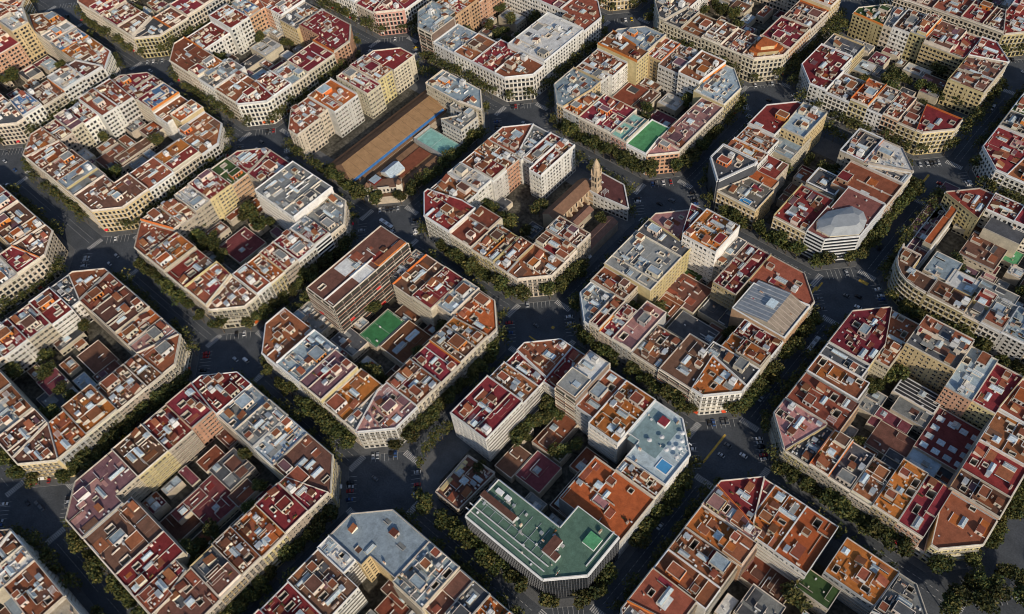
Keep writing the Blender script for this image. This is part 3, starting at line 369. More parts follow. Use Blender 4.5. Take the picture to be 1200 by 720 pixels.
  ('B', 22.02, 'S', 'c', 0, (2, 0, 0, 0, 2), [(103.3, 293.3), (103.8, 268.3), (113.3, 268.3), (128.3, 283.3), (128.3, 292.1)]),
  ('L_', 20.55, 'n', 'c', 0, (1, 2, 0, 2), [(103.3, 293.3), (84.8, 293.3), (84.8, 268.3), (103.8, 268.3)]),
  ('L_', 21.42, 'n', 'c', 1, (1, 2, 0, 2), [(84.8, 293.3), (68.4, 293.3), (68.4, 268.3), (84.8, 268.3)]),
  ('L_', 19.89, 't', 'c', 2, (1, 2, 0, 2), [(68.4, 293.3), (50.0, 293.3), (50.0, 268.3), (68.4, 268.3)]),
  ('L_', 20.74, 'k', 'c', 3, (1, 2, 0, 2), [(50.0, 293.3), (40.0, 293.3), (34.4, 268.3), (50.0, 268.3)]),
  ('L', 22.78, 'k', 'c', 0, (2, 0, 0, 0, 2), [(40.0, 293.3), (15.0, 293.5), (15.0, 283.3), (30.0, 268.3), (34.4, 268.3)]),
  ('UL', 19.92, 't', 'c', 0, (1, 2, 0, 2), [(40.0, 293.5), (40.0, 321.4), (15.0, 321.4), (15.0, 293.5)]),
  ('UL', 21.85, 'r', 'c', 1, (1, 2, 0, 2), [(40.0, 321.4), (40.0, 356.6), (15.0, 360.2), (15.0, 321.4)]),
  ('Y', 8.0, 'n', 'c', 0, (1, 1, 1, 1), [(56.0, 327.5), (70.0, 327.5), (70.0, 339.5), (56.0, 339.5)]),
 ]),
 ((1, -3), 'yellow gallery block', (143.3, 256.6, 268.3, 381.6), [
  ('T', 20.02, 'f', 'y', 0, (2, 0, 0, 0, 2), [(168.3, 356.6), (164.2, 381.6), (158.3, 381.6), (143.3, 366.6), (143.3, 358.2)]),
  ('UR', 20.52, 'g', 'c', 0, (1, 2, 0, 2), [(168.3, 356.6), (175.0, 356.6), (175.0, 381.6), (164.2, 381.6)]),
  ('UR', 22.3, 'n', 'c', 1, (1, 2, 0, 2), [(175.0, 356.6), (188.3, 356.6), (188.3, 381.6), (175.0, 381.6)]),
  ('UR', 23.72, 't', 'y', 2, (1, 2, 0, 2), [(188.3, 356.6), (200.1, 356.6), (200.1, 381.6), (188.3, 381.6)]),
  ('UR', 20.67, 'r', 'y', 3, (1, 2, 0, 2), [(200.1, 353.6), (230.7, 353.6), (230.7, 381.6), (200.1, 381.6)]),
  ('R', 22.12, 'r', 'w', 0, (2, 0, 0, 0, 2), [(231.6, 356.6), (256.6, 364.2), (256.6, 366.6), (241.6, 381.6), (230.7, 381.6)]),
  ('R_', 21.21, 'n', 'y', 0, (1, 2, 0, 2), [(231.6, 356.6), (231.6, 326.0), (256.6, 326.0), (256.6, 364.2)]),
  ('B', 20.58, 'r', 'y', 0, (1, 2, 0, 0, 0, 2), [(231.6, 294.7), (231.6, 293.3), (237.3, 268.3), (241.6, 268.3), (256.6, 283.3), (256.6, 294.7)]),
  ('L_', 20.02, 'n', 'y', 0, (1, 2, 0, 2), [(231.6, 293.3), (224.1, 294.3), (224.1, 268.3), (237.3, 268.3)]),
  ('L_', 22.4, 't', 'o', 1, (1, 2, 0, 2), [(224.1, 294.3), (213.1, 294.3), (213.1, 268.3), (224.1, 268.3)]),
  ('L_', 20.45, 'k', 'w', 2, (1, 2, 0, 2), [(213.1, 294.3), (201.9, 294.3), (201.9, 268.3), (213.1, 268.3)]),
  ('L_', 22.86, 'o', 'y', 3, (1, 2, 0, 2), [(201.9, 294.3), (189.2, 294.3), (189.2, 268.3), (201.9, 268.3)]),
  ('L_', 19.57, 'n', 'w', 4, (1, 2, 0, 2), [(189.2, 293.3), (171.1, 293.3), (171.1, 268.3), (189.2, 268.3)]),
  ('L', 21.17, 'r', 'w', 0, (1, 1, 2, 0, 0, 0, 2), [(171.1, 293.3), (168.3, 293.3), (168.3, 310.5), (143.3, 310.5), (143.3, 283.3), (158.3, 268.3), (171.1, 268.3)]),
  ('UL', 18.56, 'k', 'y', 0, (1, 2, 0, 2), [(168.3, 310.5), (168.3, 330.3), (143.3, 330.3), (143.3, 310.5)]),
  ('Y', 5.0, 'w', 'c', 0, (1, 1, 1, 1), [(196.7, 339.3), (214.7, 339.3), (214.7, 349.3), (196.7, 349.3)]),
  ('Y', 5.11, 'g', 'c', 0, (1, 1, 1, 1), [(181.8, 321.1), (201.8, 321.1), (201.8, 331.1), (181.8, 331.1)]),
  ('Y', 6.22, 'n', 'c', 0, (1, 1, 1, 1), [(211.8, 334.4), (233.8, 334.4), (233.8, 343.4), (211.8, 343.4)]),
  ('Y', 6.33, 'm', 'c', 0, (1, 1, 1, 1), [(172.3, 331.7), (184.3, 331.7), (184.3, 345.7), (172.3, 345.7)]),
  ('Y', 7.44, 'g', 'c', 0, (1, 1, 1, 1), [(153.7, 338.7), (169.7, 338.7), (169.7, 348.7), (153.7, 348.7)]),
 ]),
 ((1, -2), 'octagonal roof block', (147.3, 253.6, 145.0, 244.3), [
  ('T', 23.25, 'r', 'w', 0, (1, 2, 0, 0, 0, 2), [(167.3, 206.0), (167.3, 224.3), (166.5, 244.3), (162.3, 244.3), (147.3, 229.3), (147.3, 206.0)]),
  ('UR', 24.32, 'b', 'y', 0, (1, 1, 2, 0, 2), [(167.3, 224.3), (167.3, 214.3), (184.6, 214.3), (184.6, 244.3), (166.5, 244.3)]),
  ('UR', 22.76, 'k', 'c', 2, (1, 2, 0, 2), [(208.4, 218.3), (225.5, 218.3), (225.5, 244.3), (208.4, 244.3)]),
  ('R', 23.23, 'w', 'c', 0, (1, 2, 0, 0, 0, 2), [(225.5, 218.3), (227.6, 218.3), (253.6, 228.3), (253.6, 229.3), (238.6, 244.3), (225.5, 244.3)]),
  ('R_', 21.19, 'k', 'c', 0, (1, 2, 0, 2), [(228.6, 218.3), (228.6, 216.6), (253.6, 216.6), (253.6, 228.3)]),
  ('R_', 20.94, 't', 'c', 1, (1, 2, 0, 2), [(217.6, 216.6), (217.6, 192.0), (253.6, 192.0), (253.6, 216.6)]),
  ('B', 24.21, 'O', 'w', 0, (1, 1, 2, 0, 0, 0, 2), [(228.6, 192.0), (228.6, 170.0), (226.5, 170.0), (226.5, 145.0), (238.6, 145.0), (253.6, 160.0), (253.6, 192.0)]),
  ('L_', 22.16, 'r', 'y', 0, (1, 2, 0, 2), [(226.5, 179.0), (204.0, 179.0), (204.0, 145.0), (226.5, 145.0)]),
  ('L_', 19.31, 'Q', 'c', 2, (1, 2, 0, 2), [(191.8, 167.0), (173.3, 167.0), (163.3, 145.0), (191.8, 145.0)]),
  ('L', 27.22, 'k', 'k', 0, (1, 2, 0, 0, 0, 2), [(173.3, 171.0), (173.3, 174.8), (147.3, 174.8), (147.3, 160.0), (162.3, 145.0), (163.3, 145.0)]),
  ('UL', 22.7, 'o', 'w', 0, (1, 2, 0, 2), [(173.3, 174.8), (173.3, 189.1), (147.3, 189.1), (147.3, 174.8)]),
  ('UL', 21.31, 't', 'w', 1, (1, 2, 0, 2), [(171.3, 189.1), (171.3, 206.0), (147.3, 206.0), (147.3, 189.1)]),
  ('Y', 19.0, 'o', 'c', 0, (1, 1, 1, 1), [(172.0, 160.1), (190.0, 160.1), (190.0, 176.1), (172.0, 176.1)]),
  ('Y', 18.11, 'r', 'c', 0, (1, 1, 1, 1), [(169.0, 175.6), (187.0, 175.6), (187.0, 193.6), (169.0, 193.6)]),
  ('Y', 17.22, 'b', 'c', 0, (1, 1, 1, 1), [(167.2, 199.5), (185.2, 199.5), (185.2, 225.5), (167.2, 225.5)]),
  ('Y', 17.33, 'k', 'c', 0, (1, 1, 1, 1), [(203.7, 186.1), (223.7, 186.1), (223.7, 202.1), (203.7, 202.1)]),
  ('Y', 11.44, 'b', 'c', 0, (1, 1, 1, 1), [(211.6, 206.0), (223.6, 206.0), (223.6, 222.0), (211.6, 222.0)]),
  ('Y', 7.55, 'n', 'c', 0, (1, 1, 1, 1), [(220.2, 201.5), (236.2, 201.5), (236.2, 213.5), (220.2, 213.5)]),
  ('Y', 6.66, 'v', 'c', 0, (1, 1, 1, 1), [(217.0, 191.9), (231.0, 191.9), (231.0, 205.9), (217.0, 205.9)]),
 ]),
 ((2, -2), 'curved yellow block', (276.6, 389.9, 145.0, 243.3), [
  ('T', 19.84, 'r', 'y', 0, (2, 0, 0, 0, 2), [(301.6, 218.3), (300.7, 243.3), (291.6, 243.3), (276.6, 228.3), (276.6, 227.0)]),
  ('UR', 21.29, 'r', 'w', 0, (1, 2, 0, 2), [(301.6, 227.3), (318.6, 227.3), (318.6, 243.3), (300.7, 243.3)]),
  ('UR', 21.91, 'r', 'w', 1, (1, 2, 0, 2), [(318.6, 227.3), (339.0, 227.3), (339.0, 243.3), (318.6, 243.3)]),
  ('UR', 20.38, 'r', 'w', 2, (1, 2, 0, 2), [(339.0, 227.3), (364.9, 227.3), (368.4, 243.3), (339.0, 243.3)]),
  ('R', 22.39, 'r', 'y', 0, (2, 0, 0, 0, 2), [(364.9, 218.3), (389.9, 227.3), (389.9, 228.3), (374.9, 243.3), (368.4, 243.3)]),
  ('R_', 22.19, 'n', 'c', 0, (1, 2, 0, 2), [(364.9, 218.3), (364.9, 196.1), (389.9, 196.1), (389.9, 227.3)]),
  ('R_', 20.68, 't', 'c', 1, (1, 2, 0, 2), [(364.9, 196.1), (364.9, 170.0), (389.9, 165.3), (389.9, 196.1)]),
  ('B', 22.46, 'g', 'q', 0, (2, 0, 0, 0, 2), [(364.9, 170.0), (373.1, 145.0), (374.9, 145.0), (389.9, 160.0), (389.9, 165.3)]),
  ('L_', 22.24, 't', 'y', 0, (1, 2, 0, 2), [(364.9, 170.0), (361.7, 170.0), (361.7, 145.0), (373.1, 145.0)]),
  ('L_', 23.1, 'b', 'w', 1, (1, 2, 0, 2), [(361.7, 167.0), (346.3, 167.0), (346.3, 145.0), (361.7, 145.0)]),
  ('L_', 22.54, 'g', 'w', 2, (1, 2, 0, 2), [(346.3, 167.0), (334.8, 167.0), (334.8, 145.0), (346.3, 145.0)]),
  ('L_', 21.4, 'g', 'y', 3, (1, 2, 0, 2), [(334.8, 167.0), (325.0, 167.0), (325.0, 145.0), (334.8, 145.0)]),
  ('L_', 22.81, 'n', 'y', 4, (1, 2, 0, 2), [(325.0, 158.0), (303.4, 158.0), (303.4, 145.0), (325.0, 145.0)]),
  ('L', 23.17, 'n', 'y', 0, (1, 1, 2, 0, 0, 0, 0, 0, 0, 0, 0, 0, 2), [(303.4, 157.0), (288.6, 157.0), (288.6, 168.6), (276.6, 168.6), (276.6, 171.0), (277.1, 164.1), (278.7, 158.3), (281.4, 153.5), (285.1, 149.8), (289.9, 147.1), (295.7, 145.6), (302.6, 145.0), (303.4, 145.0)]),
  ('UL', 9.88, 'v', 'c', 0, (1, 2, 0, 2), [(288.6, 168.6), (288.6, 218.3), (276.6, 227.0), (276.6, 168.6)]),
  ('Y', 10.0, 'n', 'c', 0, (1, 1, 1, 1), [(302.8, 196.1), (324.8, 196.1), (324.8, 218.1), (302.8, 218.1)]),
  ('Y', 18.11, 'b', 'c', 0, (1, 1, 1, 1), [(293.2, 164.4), (309.2, 164.4), (309.2, 182.4), (293.2, 182.4)]),
  ('Y', 16.22, 'w', 'c', 0, (1, 1, 1, 1), [(296.7, 159.1), (306.7, 159.1), (306.7, 173.1), (296.7, 173.1)]),
  ('Y', 18.33, 'w', 'c', 0, (1, 1, 1, 1), [(307.1, 161.9), (323.1, 161.9), (323.1, 175.9), (307.1, 175.9)]),
  ('Y', 19.44, 'w', 'c', 0, (1, 1, 1, 1), [(305.7, 151.4), (319.7, 151.4), (319.7, 160.4), (305.7, 160.4)]),
  ('Y', 5.55, 'k', 'c', 0, (1, 1, 1, 1), [(290.6, 219.6), (310.6, 219.6), (310.6, 235.6), (290.6, 235.6)]),
  ('Y', 6.66, 'm', 'c', 0, (1, 1, 1, 1), [(306.8, 196.0), (326.8, 196.0), (326.8, 204.0), (306.8, 204.0)]),
  ('Y', 17.77, 'k', 'c', 0, (1, 1, 1, 1), [(306.6, 215.7), (328.6, 215.7), (328.6, 233.7), (306.6, 233.7)]),
  ('Y', 9.88, 'v', 'c', 0, (1, 1, 1, 1), [(270.6, 197.2), (280.6, 197.2), (280.6, 247.2), (270.6, 247.2)]),
  ('Y', 14.99, 'o', 'c', 0, (1, 1, 1, 1), [(283.2, 187.6), (288.2, 187.6), (288.2, 237.6), (283.2, 237.6)]),
  ('Y', 18.1, 'g', 'c', 0, (1, 1, 1, 1), [(320.3, 167.0), (344.3, 167.0), (344.3, 179.0), (320.3, 179.0)]),
  ('Y', 5.21, 'G', 'c', 0, (1, 1, 1, 1), [(317.7, 211.4), (333.7, 211.4), (333.7, 223.4), (317.7, 223.4)]),
 ]),
 ((2, -3), 'red terrace block', (277.6, 389.9, 263.3, 376.6), [
  ('T', 21.32, 't', 'c', 0, (2, 0, 0, 0, 2), [(302.6, 351.6), (299.2, 376.6), (292.6, 376.6), (277.6, 361.6), (277.6, 360.6)]),
  ('UR', 20.66, 't', 'c', 0, (1, 2, 0, 2), [(302.6, 351.6), (341.9, 351.6), (341.9, 376.6), (299.2, 376.6)]),
  ('UR', 21.87, 'n', 'c', 1, (1, 2, 0, 2), [(341.9, 351.6), (364.9, 351.6), (373.0, 376.6), (341.9, 376.6)]),
  ('R', 22.39, 't', 'c', 0, (2, 0, 0, 0, 2), [(364.9, 351.6), (389.9, 360.6), (389.9, 361.6), (374.9, 376.6), (373.0, 376.6)]),
  ('R_', 20.32, 't', 'c', 0, (1, 2, 0, 2), [(364.9, 351.6), (364.9, 306.7), (389.9, 306.7), (389.9, 360.6)]),
  ('B', 22.11, 'r', 'c', 0, (1, 2, 0, 0, 0, 2), [(364.9, 306.7), (364.9, 288.3), (373.9, 263.3), (374.9, 263.3), (389.9, 278.3), (389.9, 306.7)]),
  ('L_', 20.69, 't', 'c', 0, (1, 2, 0, 2), [(364.9, 288.3), (341.3, 288.3), (341.3, 263.3), (373.9, 263.3)]),
  ('L_', 19.54, 'n', 'c', 1, (1, 2, 0, 2), [(341.3, 288.3), (318.2, 288.3), (318.2, 263.3), (341.3, 263.3)]),
  ('L_', 20.03, 't', 'c', 2, (1, 2, 0, 2), [(318.2, 288.3), (302.6, 288.3), (299.6, 263.3), (318.2, 263.3)]),
  ('L', 20.66, 'r', 'c', 0, (1, 2, 0, 0, 0, 2), [(302.6, 288.3), (302.6, 301.7), (277.6, 301.7), (277.6, 278.3), (292.6, 263.3), (299.6, 263.3)]),
  ('UL', 21.07, 'k', 'c', 0, (1, 2, 0, 2), [(302.6, 301.7), (302.6, 320.3), (277.6, 320.3), (277.6, 301.7)]),
  ('UL', 21.51, 'f', 'c', 1, (1, 2, 0, 2), [(302.6, 320.3), (302.6, 339.4), (277.6, 339.4), (277.6, 320.3)]),
  ('UL', 21.28, 't', 'c', 2, (1, 2, 0, 2), [(302.6, 339.4), (302.6, 351.6), (277.6, 360.6), (277.6, 339.4)]),
 ]),
 ((1, -4), 'far cream block', (143.3, 256.6, 394.6, 509.9), [
  ('T', 20.56, 't', 'c', 0, (1, 2, 0, 0, 0, 2), [(168.3, 484.9), (173.7, 484.9), (173.7, 509.9), (158.3, 509.9), (143.3, 494.9), (143.3, 493.9)]),
  ('UR', 19.7, 't', 'c', 0, (1, 2, 0, 2), [(173.7, 484.9), (231.6, 484.9), (240.6, 509.9), (173.7, 509.9)]),
  ('R', 22.26, 't', 'c', 0, (2, 0, 0, 0, 2), [(231.6, 484.9), (256.6, 493.9), (256.6, 494.9), (241.6, 509.9), (240.6, 509.9)]),
  ('R_', 22.32, 'r', 'c', 0, (1, 2, 0, 2), [(231.6, 484.9), (231.6, 430.0), (256.6, 430.0), (256.6, 493.9)]),
  ('B', 21.31, 'r', 'y', 0, (1, 2, 0, 0, 0, 2), [(231.6, 430.0), (231.6, 419.6), (240.6, 394.6), (241.6, 394.6), (256.6, 409.6), (256.6, 430.0)]),
  ('L_', 22.36, 'n', 'c', 0, (1, 2, 0, 2), [(231.6, 419.6), (224.9, 419.6), (224.9, 394.6), (240.6, 394.6)]),
  ('L_', 22.17, 'r', 'c', 1, (1, 2, 0, 2), [(224.9, 419.6), (209.0, 419.6), (209.0, 394.6), (224.9, 394.6)]),
  ('L_', 21.25, 't', 'c', 2, (1, 2, 0, 2), [(209.0, 419.6), (187.4, 419.6), (187.4, 394.6), (209.0, 394.6)]),
  ('L_', 20.41, 'n', 'c', 3, (1, 2, 0, 2), [(187.4, 419.6), (169.2, 419.6), (169.2, 394.6), (187.4, 394.6)]),
  ('L', 19.95, 't', 'c', 0, (1, 2, 0, 0, 0, 2), [(168.3, 419.6), (168.3, 432.6), (143.3, 432.6), (143.3, 409.6), (158.3, 394.6), (169.2, 394.6)]),
  ('UL', 19.76, 't', 'c', 0, (1, 2, 0, 2), [(168.3, 432.6), (168.3, 484.9), (143.3, 493.9), (143.3, 432.6)]),
 ]),
 ((-2, -2), 'salmon corner block', (-256.6, -143.3, 145.0, 258.3), [
  ('T', 20.25, 't', 'c', 0, (2, 0, 0, 0, 2), [(-231.6, 233.3), (-239.1, 258.3), (-241.6, 258.3), (-256.6, 243.3), (-256.6, 237.6)]),
  ('UR', 21.76, 'r', 'c', 0, (1, 2, 0, 2), [(-231.6, 233.3), (-168.3, 233.3), (-160.4, 258.3), (-239.1, 258.3)]),
  ('R', 20.14, 'r', 'c', 0, (2, 0, 0, 0, 2), [(-168.3, 233.3), (-143.3, 237.7), (-143.3, 243.3), (-158.3, 258.3), (-160.4, 258.3)]),
  ('R_', 19.93, 't', 'c', 0, (1, 2, 0, 2), [(-168.3, 233.3), (-168.3, 198.3), (-143.3, 198.3), (-143.3, 237.7)]),
  ('R_', 20.19, 'r', 'c', 1, (1, 2, 0, 2), [(-168.3, 198.3), (-168.3, 170.0), (-143.3, 162.5), (-143.3, 198.3)]),
  ('B', 22.19, 'r', 'P', 0, (2, 0, 0, 0, 2), [(-168.3, 170.0), (-161.1, 145.0), (-158.3, 145.0), (-143.3, 160.0), (-143.3, 162.5)]),
  ('L_', 20.37, 'r', 'c', 0, (1, 2, 0, 2), [(-168.3, 170.0), (-183.6, 170.0), (-183.6, 145.0), (-161.1, 145.0)]),
  ('L_', 22.25, 't', 'w', 1, (1, 2, 0, 2), [(-183.6, 170.0), (-208.9, 170.0), (-208.9, 145.0), (-183.6, 145.0)]),
  ('L_', 19.97, 'n', 'c', 2, (1, 2, 0, 2), [(-208.9, 170.0), (-231.6, 170.0), (-237.1, 145.0), (-208.9, 145.0)]),
  ('L', 22.09, 't', 'w', 0, (2, 0, 0, 0, 2), [(-231.6, 170.0), (-256.6, 165.9), (-256.6, 160.0), (-241.6, 145.0), (-237.1, 145.0)]),
  ('UL', 21.79, 't', 'c', 0, (1, 2, 0, 2), [(-231.6, 170.0), (-231.6, 233.3), (-256.6, 237.6), (-256.6, 165.9)]),
 ]),
 ((-1, -3), 'far blue block', (-123.3, -10.0, 278.3, 391.6), [
  ('T', 21.47, 't', 'c', 0, (2, 0, 0, 0, 2), [(-98.3, 366.6), (-106.3, 391.6), (-108.3, 391.6), (-123.3, 376.6), (-123.3, 375.6)]),
  ('UR', 21.02, 't', 'c', 0, (1, 2, 0, 2), [(-98.3, 366.6), (-35.0, 366.6), (-29.0, 391.6), (-106.3, 391.6)]),
  ('R', 21.09, 't', 'c', 0, (2, 0, 0, 0, 2), [(-35.0, 366.6), (-10.0, 372.6), (-10.0, 376.6), (-25.0, 391.6), (-29.0, 391.6)]),
  ('R_', 19.96, 'r', 'c', 0, (1, 2, 0, 2), [(-35.0, 366.6), (-35.0, 303.3), (-10.0, 298.4), (-10.0, 372.6)]),
  ('B', 22.28, 'b', 'c', 0, (2, 0, 0, 0, 2), [(-35.0, 303.3), (-30.6, 278.3), (-25.0, 278.3), (-10.0, 293.3), (-10.0, 298.4)]),
  ('L_', 19.78, 'r', 'c', 0, (1, 2, 0, 2), [(-35.0, 303.3), (-64.0, 303.3), (-64.0, 278.3), (-30.6, 278.3)]),
  ('L_', 19.59, 't', 'c', 1, (1, 2, 0, 2), [(-64.0, 303.3), (-98.3, 303.3), (-104.3, 278.3), (-64.0, 278.3)]),
  ('L', 20.26, 't', 'c', 0, (2, 0, 0, 0, 2), [(-98.3, 303.3), (-123.3, 299.6), (-123.3, 293.3), (-108.3, 278.3), (-104.3, 278.3)]),
  ('UL', 20.42, 't', 'c', 0, (1, 2, 0, 2), [(-98.3, 303.3), (-98.3, 366.6), (-123.3, 375.6), (-123.3, 299.6)]),
 ]),
 ((-4, 0), 'far corner block', (-535.2, -421.9, -123.3, -14.0), [
  ('T', 19.85, 't', 'c', 0, (1, 2, 0, 0, 0, 2), [(-510.2, -39.0), (-494.7, -39.0), (-494.7, -14.0), (-520.2, -14.0), (-535.2, -29.0), (-535.2, -30.0)]),
  ('UR', 22.08, 't', 'c', 0, (1, 2, 0, 2), [(-494.7, -39.0), (-446.9, -39.0), (-437.9, -14.0), (-494.7, -14.0)]),
  ('R', 19.68, 't', 'c', 0, (2, 0, 0, 0, 2), [(-446.9, -39.0), (-421.9, -30.0), (-421.9, -29.0), (-436.9, -14.0), (-437.9, -14.0)]),
  ('R_', 21.54, 't', 'c', 0, (1, 2, 0, 2), [(-446.9, -39.0), (-446.9, -47.5), (-421.9, -47.5), (-421.9, -30.0)]),
  ('R_', 21.62, 'n', 'c', 1, (1, 2, 0, 2), [(-446.9, -47.5), (-446.9, -94.8), (-421.9, -94.8), (-421.9, -47.5)]),
  ('B', 22.38, 't', 'c', 0, (1, 2, 0, 0, 0, 2), [(-446.9, -94.8), (-446.9, -98.3), (-437.9, -123.3), (-436.9, -123.3), (-421.9, -108.3), (-421.9, -94.8)]),
  ('L_', 21.4, 't', 'c', 0, (1, 2, 0, 2), [(-446.9, -98.3), (-502.4, -98.3), (-502.4, -123.3), (-437.9, -123.3)]),
  ('L', 20.34, 't', 'c', 0, (1, 2, 0, 0, 0, 2), [(-502.4, -98.3), (-510.2, -98.3), (-535.2, -100.5), (-535.2, -108.3), (-520.2, -123.3), (-502.4, -123.3)]),
  ('UL', 22.26, 't', 'c', 0, (1, 2, 0, 2), [(-510.2, -98.3), (-510.2, -39.0), (-535.2, -30.0), (-535.2, -100.5)]),
 ]),
 ((2, 0), 'terracotta row block', (276.6, 389.9, -123.3, -10.0), [
  ('T', 22.05, 'r', 'c', 0, (2, 0, 0, 0, 2), [(301.6, -35.0), (292.6, -10.0), (291.6, -10.0), (276.6, -25.0), (276.6, -28.3)]),
  ('UR', 21.6, 'r', 'c', 0, (1, 2, 0, 2), [(301.6, -35.0), (298.9, -35.0), (298.9, -10.0), (292.6, -10.0)]),
  ('UR', 22.1, 'o', 'w', 1, (1, 2, 0, 2), [(298.9, -40.0), (316.6, -40.0), (316.6, -10.0), (298.9, -10.0)]),
  ('UR', 21.96, 'o', 'w', 2, (1, 2, 0, 2), [(316.6, -40.0), (333.7, -40.0), (333.7, -10.0), (316.6, -10.0)]),
  ('UR', 17.76, 'o', 'q', 4, (1, 2, 0, 2), [(339.2, -32.0), (364.9, -32.0), (366.3, -10.0), (339.2, -10.0)]),
  ('R', 17.15, 'g', 'q', 0, (2, 0, 0, 0, 2), [(364.9, -35.0), (389.9, -27.9), (389.9, -25.0), (374.9, -10.0), (366.3, -10.0)]),
  ('R_', 18.24, 'k', 'q', 0, (1, 2, 0, 2), [(364.9, -35.0), (364.9, -53.9), (389.9, -53.9), (389.9, -27.9)]),
  ('R_', 18.99, 't', 'c', 1, (1, 2, 0, 2), [(364.9, -53.9), (364.9, -84.5), (389.9, -84.5), (389.9, -53.9)]),
  ('B', 21.12, 't', 'c', 0, (1, 2, 0, 0, 0, 2), [(364.9, -84.5), (364.9, -98.3), (372.2, -123.3), (374.9, -123.3), (389.9, -108.3), (389.9, -84.5)]),
  ('L_', 19.7, 'r', 'c', 0, (1, 2, 0, 2), [(364.9, -98.3), (330.3, -98.3), (330.3, -123.3), (372.2, -123.3)]),
  ('L_', 19.99, 't', 'c', 1, (1, 2, 0, 2), [(330.3, -98.3), (301.6, -98.3), (293.6, -123.3), (330.3, -123.3)]),
  ('L', 21.51, 't', 'c', 0, (2, 0, 0, 0, 2), [(301.6, -98.3), (276.6, -103.7), (276.6, -108.3), (291.6, -123.3), (293.6, -123.3)]),
  ('UL', 22.04, 't', 'c', 0, (1, 2, 0, 2), [(301.6, -98.3), (301.6, -83.2), (276.6, -83.2), (276.6, -103.7)]),
  ('UL', 20.24, 't', 'c', 1, (1, 2, 0, 2), [(306.6, -83.2), (306.6, -70.6), (276.6, -70.6), (276.6, -83.2)]),
  ('UL', 20.63, 't', 'c', 2, (1, 2, 0, 2), [(306.6, -70.6), (306.6, -56.1), (276.6, -56.1), (276.6, -70.6)]),
  ('UL', 21.48, 'o', 'c', 3, (1, 2, 0, 2), [(308.6, -56.1), (308.6, -42.0), (276.6, -42.0), (276.6, -56.1)]),
  ('UL', 23.0, 'p', 'y', 4, (1, 1, 2, 0, 2), [(306.6, -42.0), (306.6, -35.0), (301.6, -35.0), (276.6, -28.3), (276.6, -42.0)]),
  ('Y', 6.0, 't', 'c', 0, (1, 1, 1, 1), [(299.9, -54.6), (329.9, -54.6), (329.9, -40.6), (299.9, -40.6)]),
  ('Y', 6.11, 'n', 'c', 0, (1, 1, 1, 1), [(318.4, -54.0), (332.4, -54.0), (332.4, -38.0), (318.4, -38.0)]),
  ('Y', 7.22, 'g', 'c', 0, (1, 1, 1, 1), [(316.1, -71.7), (334.1, -71.7), (334.1, -53.7), (316.1, -53.7)]),
  ('Y', 14.33, 'f', 'c', 0, (1, 1, 1, 1), [(331.9, -45.3), (349.9, -45.3), (349.9, -33.3), (331.9, -33.3)]),
 ]),
 ((1, 1), 'blue roof block', (143.3, 256.6, -256.6, -143.3), [
  ('T', 24.88, 'b', 'y', 0, (1, 1, 2, 0, 0, 0, 2), [(167.3, -173.5), (167.3, -167.3), (184.9, -167.3), (184.9, -143.3), (158.3, -143.3), (143.3, -158.3), (143.3, -173.5)]),
  ('UR', 25.26, 'b', 'c', 0, (1, 2, 0, 2), [(184.9, -169.3), (205.4, -169.3), (205.4, -143.3), (184.9, -143.3)]),
  ('UR', 22.66, 'n', 'y', 1, (1, 2, 0, 2), [(205.4, -168.3), (214.6, -168.3), (214.6, -143.3), (205.4, -143.3)]),
  ('UR', 23.32, 'k', 'c', 2, (1, 2, 0, 2), [(214.6, -168.3), (225.2, -168.3), (225.2, -143.3), (214.6, -143.3)]),
  ('UR', 22.76, 'o', 'c', 3, (1, 2, 0, 2), [(225.2, -168.3), (231.6, -168.3), (237.7, -143.3), (225.2, -143.3)]),
  ('R', 23.92, 'o', 'c', 0, (2, 0, 0, 0, 2), [(231.6, -168.3), (256.6, -163.7), (256.6, -158.3), (241.6, -143.3), (237.7, -143.3)]),
  ('R_', 19.95, 't', 'c', 0, (1, 2, 0, 2), [(231.6, -168.3), (231.6, -208.8), (256.6, -208.8), (256.6, -163.7)]),
  ('B', 20.73, 't', 'c', 0, (1, 2, 0, 0, 0, 2), [(231.6, -208.8), (231.6, -231.6), (237.3, -256.6), (241.6, -256.6), (256.6, -241.6), (256.6, -208.8)]),
  ('L_', 21.96, 't', 'c', 0, (1, 2, 0, 2), [(231.6, -231.6), (168.3, -231.6), (163.6, -256.6), (237.3, -256.6)]),
  ('L', 19.58, 't', 'c', 0, (2, 0, 0, 0, 2), [(168.3, -231.6), (143.3, -235.7), (143.3, -241.6), (158.3, -256.6), (163.6, -256.6)]),
  ('UL', 22.89, 'r', 'c', 0, (1, 2, 0, 2), [(168.3, -231.6), (168.3, -219.9), (143.3, -219.9), (143.3, -235.7)]),
  ('UL', 21.17, 'r', 'c', 1, (1, 2, 0, 2), [(168.3, -219.9), (168.3, -202.0), (143.3, -202.0), (143.3, -219.9)]),
  ('UL', 23.04, 'n', 'c', 2, (1, 2, 0, 2), [(173.3, -202.0), (173.3, -181.6), (143.3, -181.6), (143.3, -202.0)]),
  ('UL', 24.98, 'w', 'w', 3, (1, 2, 0, 2), [(163.3, -181.6), (163.3, -173.5), (143.3, -173.5), (143.3, -181.6)]),
  ('Y', 6.0, 'n', 'c', 0, (1, 1, 1, 1), [(175.3, -173.6), (191.3, -173.6), (191.3, -159.6), (175.3, -159.6)]),
  ('Y', 6.11, 't', 'c', 0, (1, 1, 1, 1), [(180.6, -182.8), (194.6, -182.8), (194.6, -170.8), (180.6, -170.8)]),
 ]),
 ((0, 2), 'dusty corner block', (-8.0, 123.3, -389.9, -279.1), [
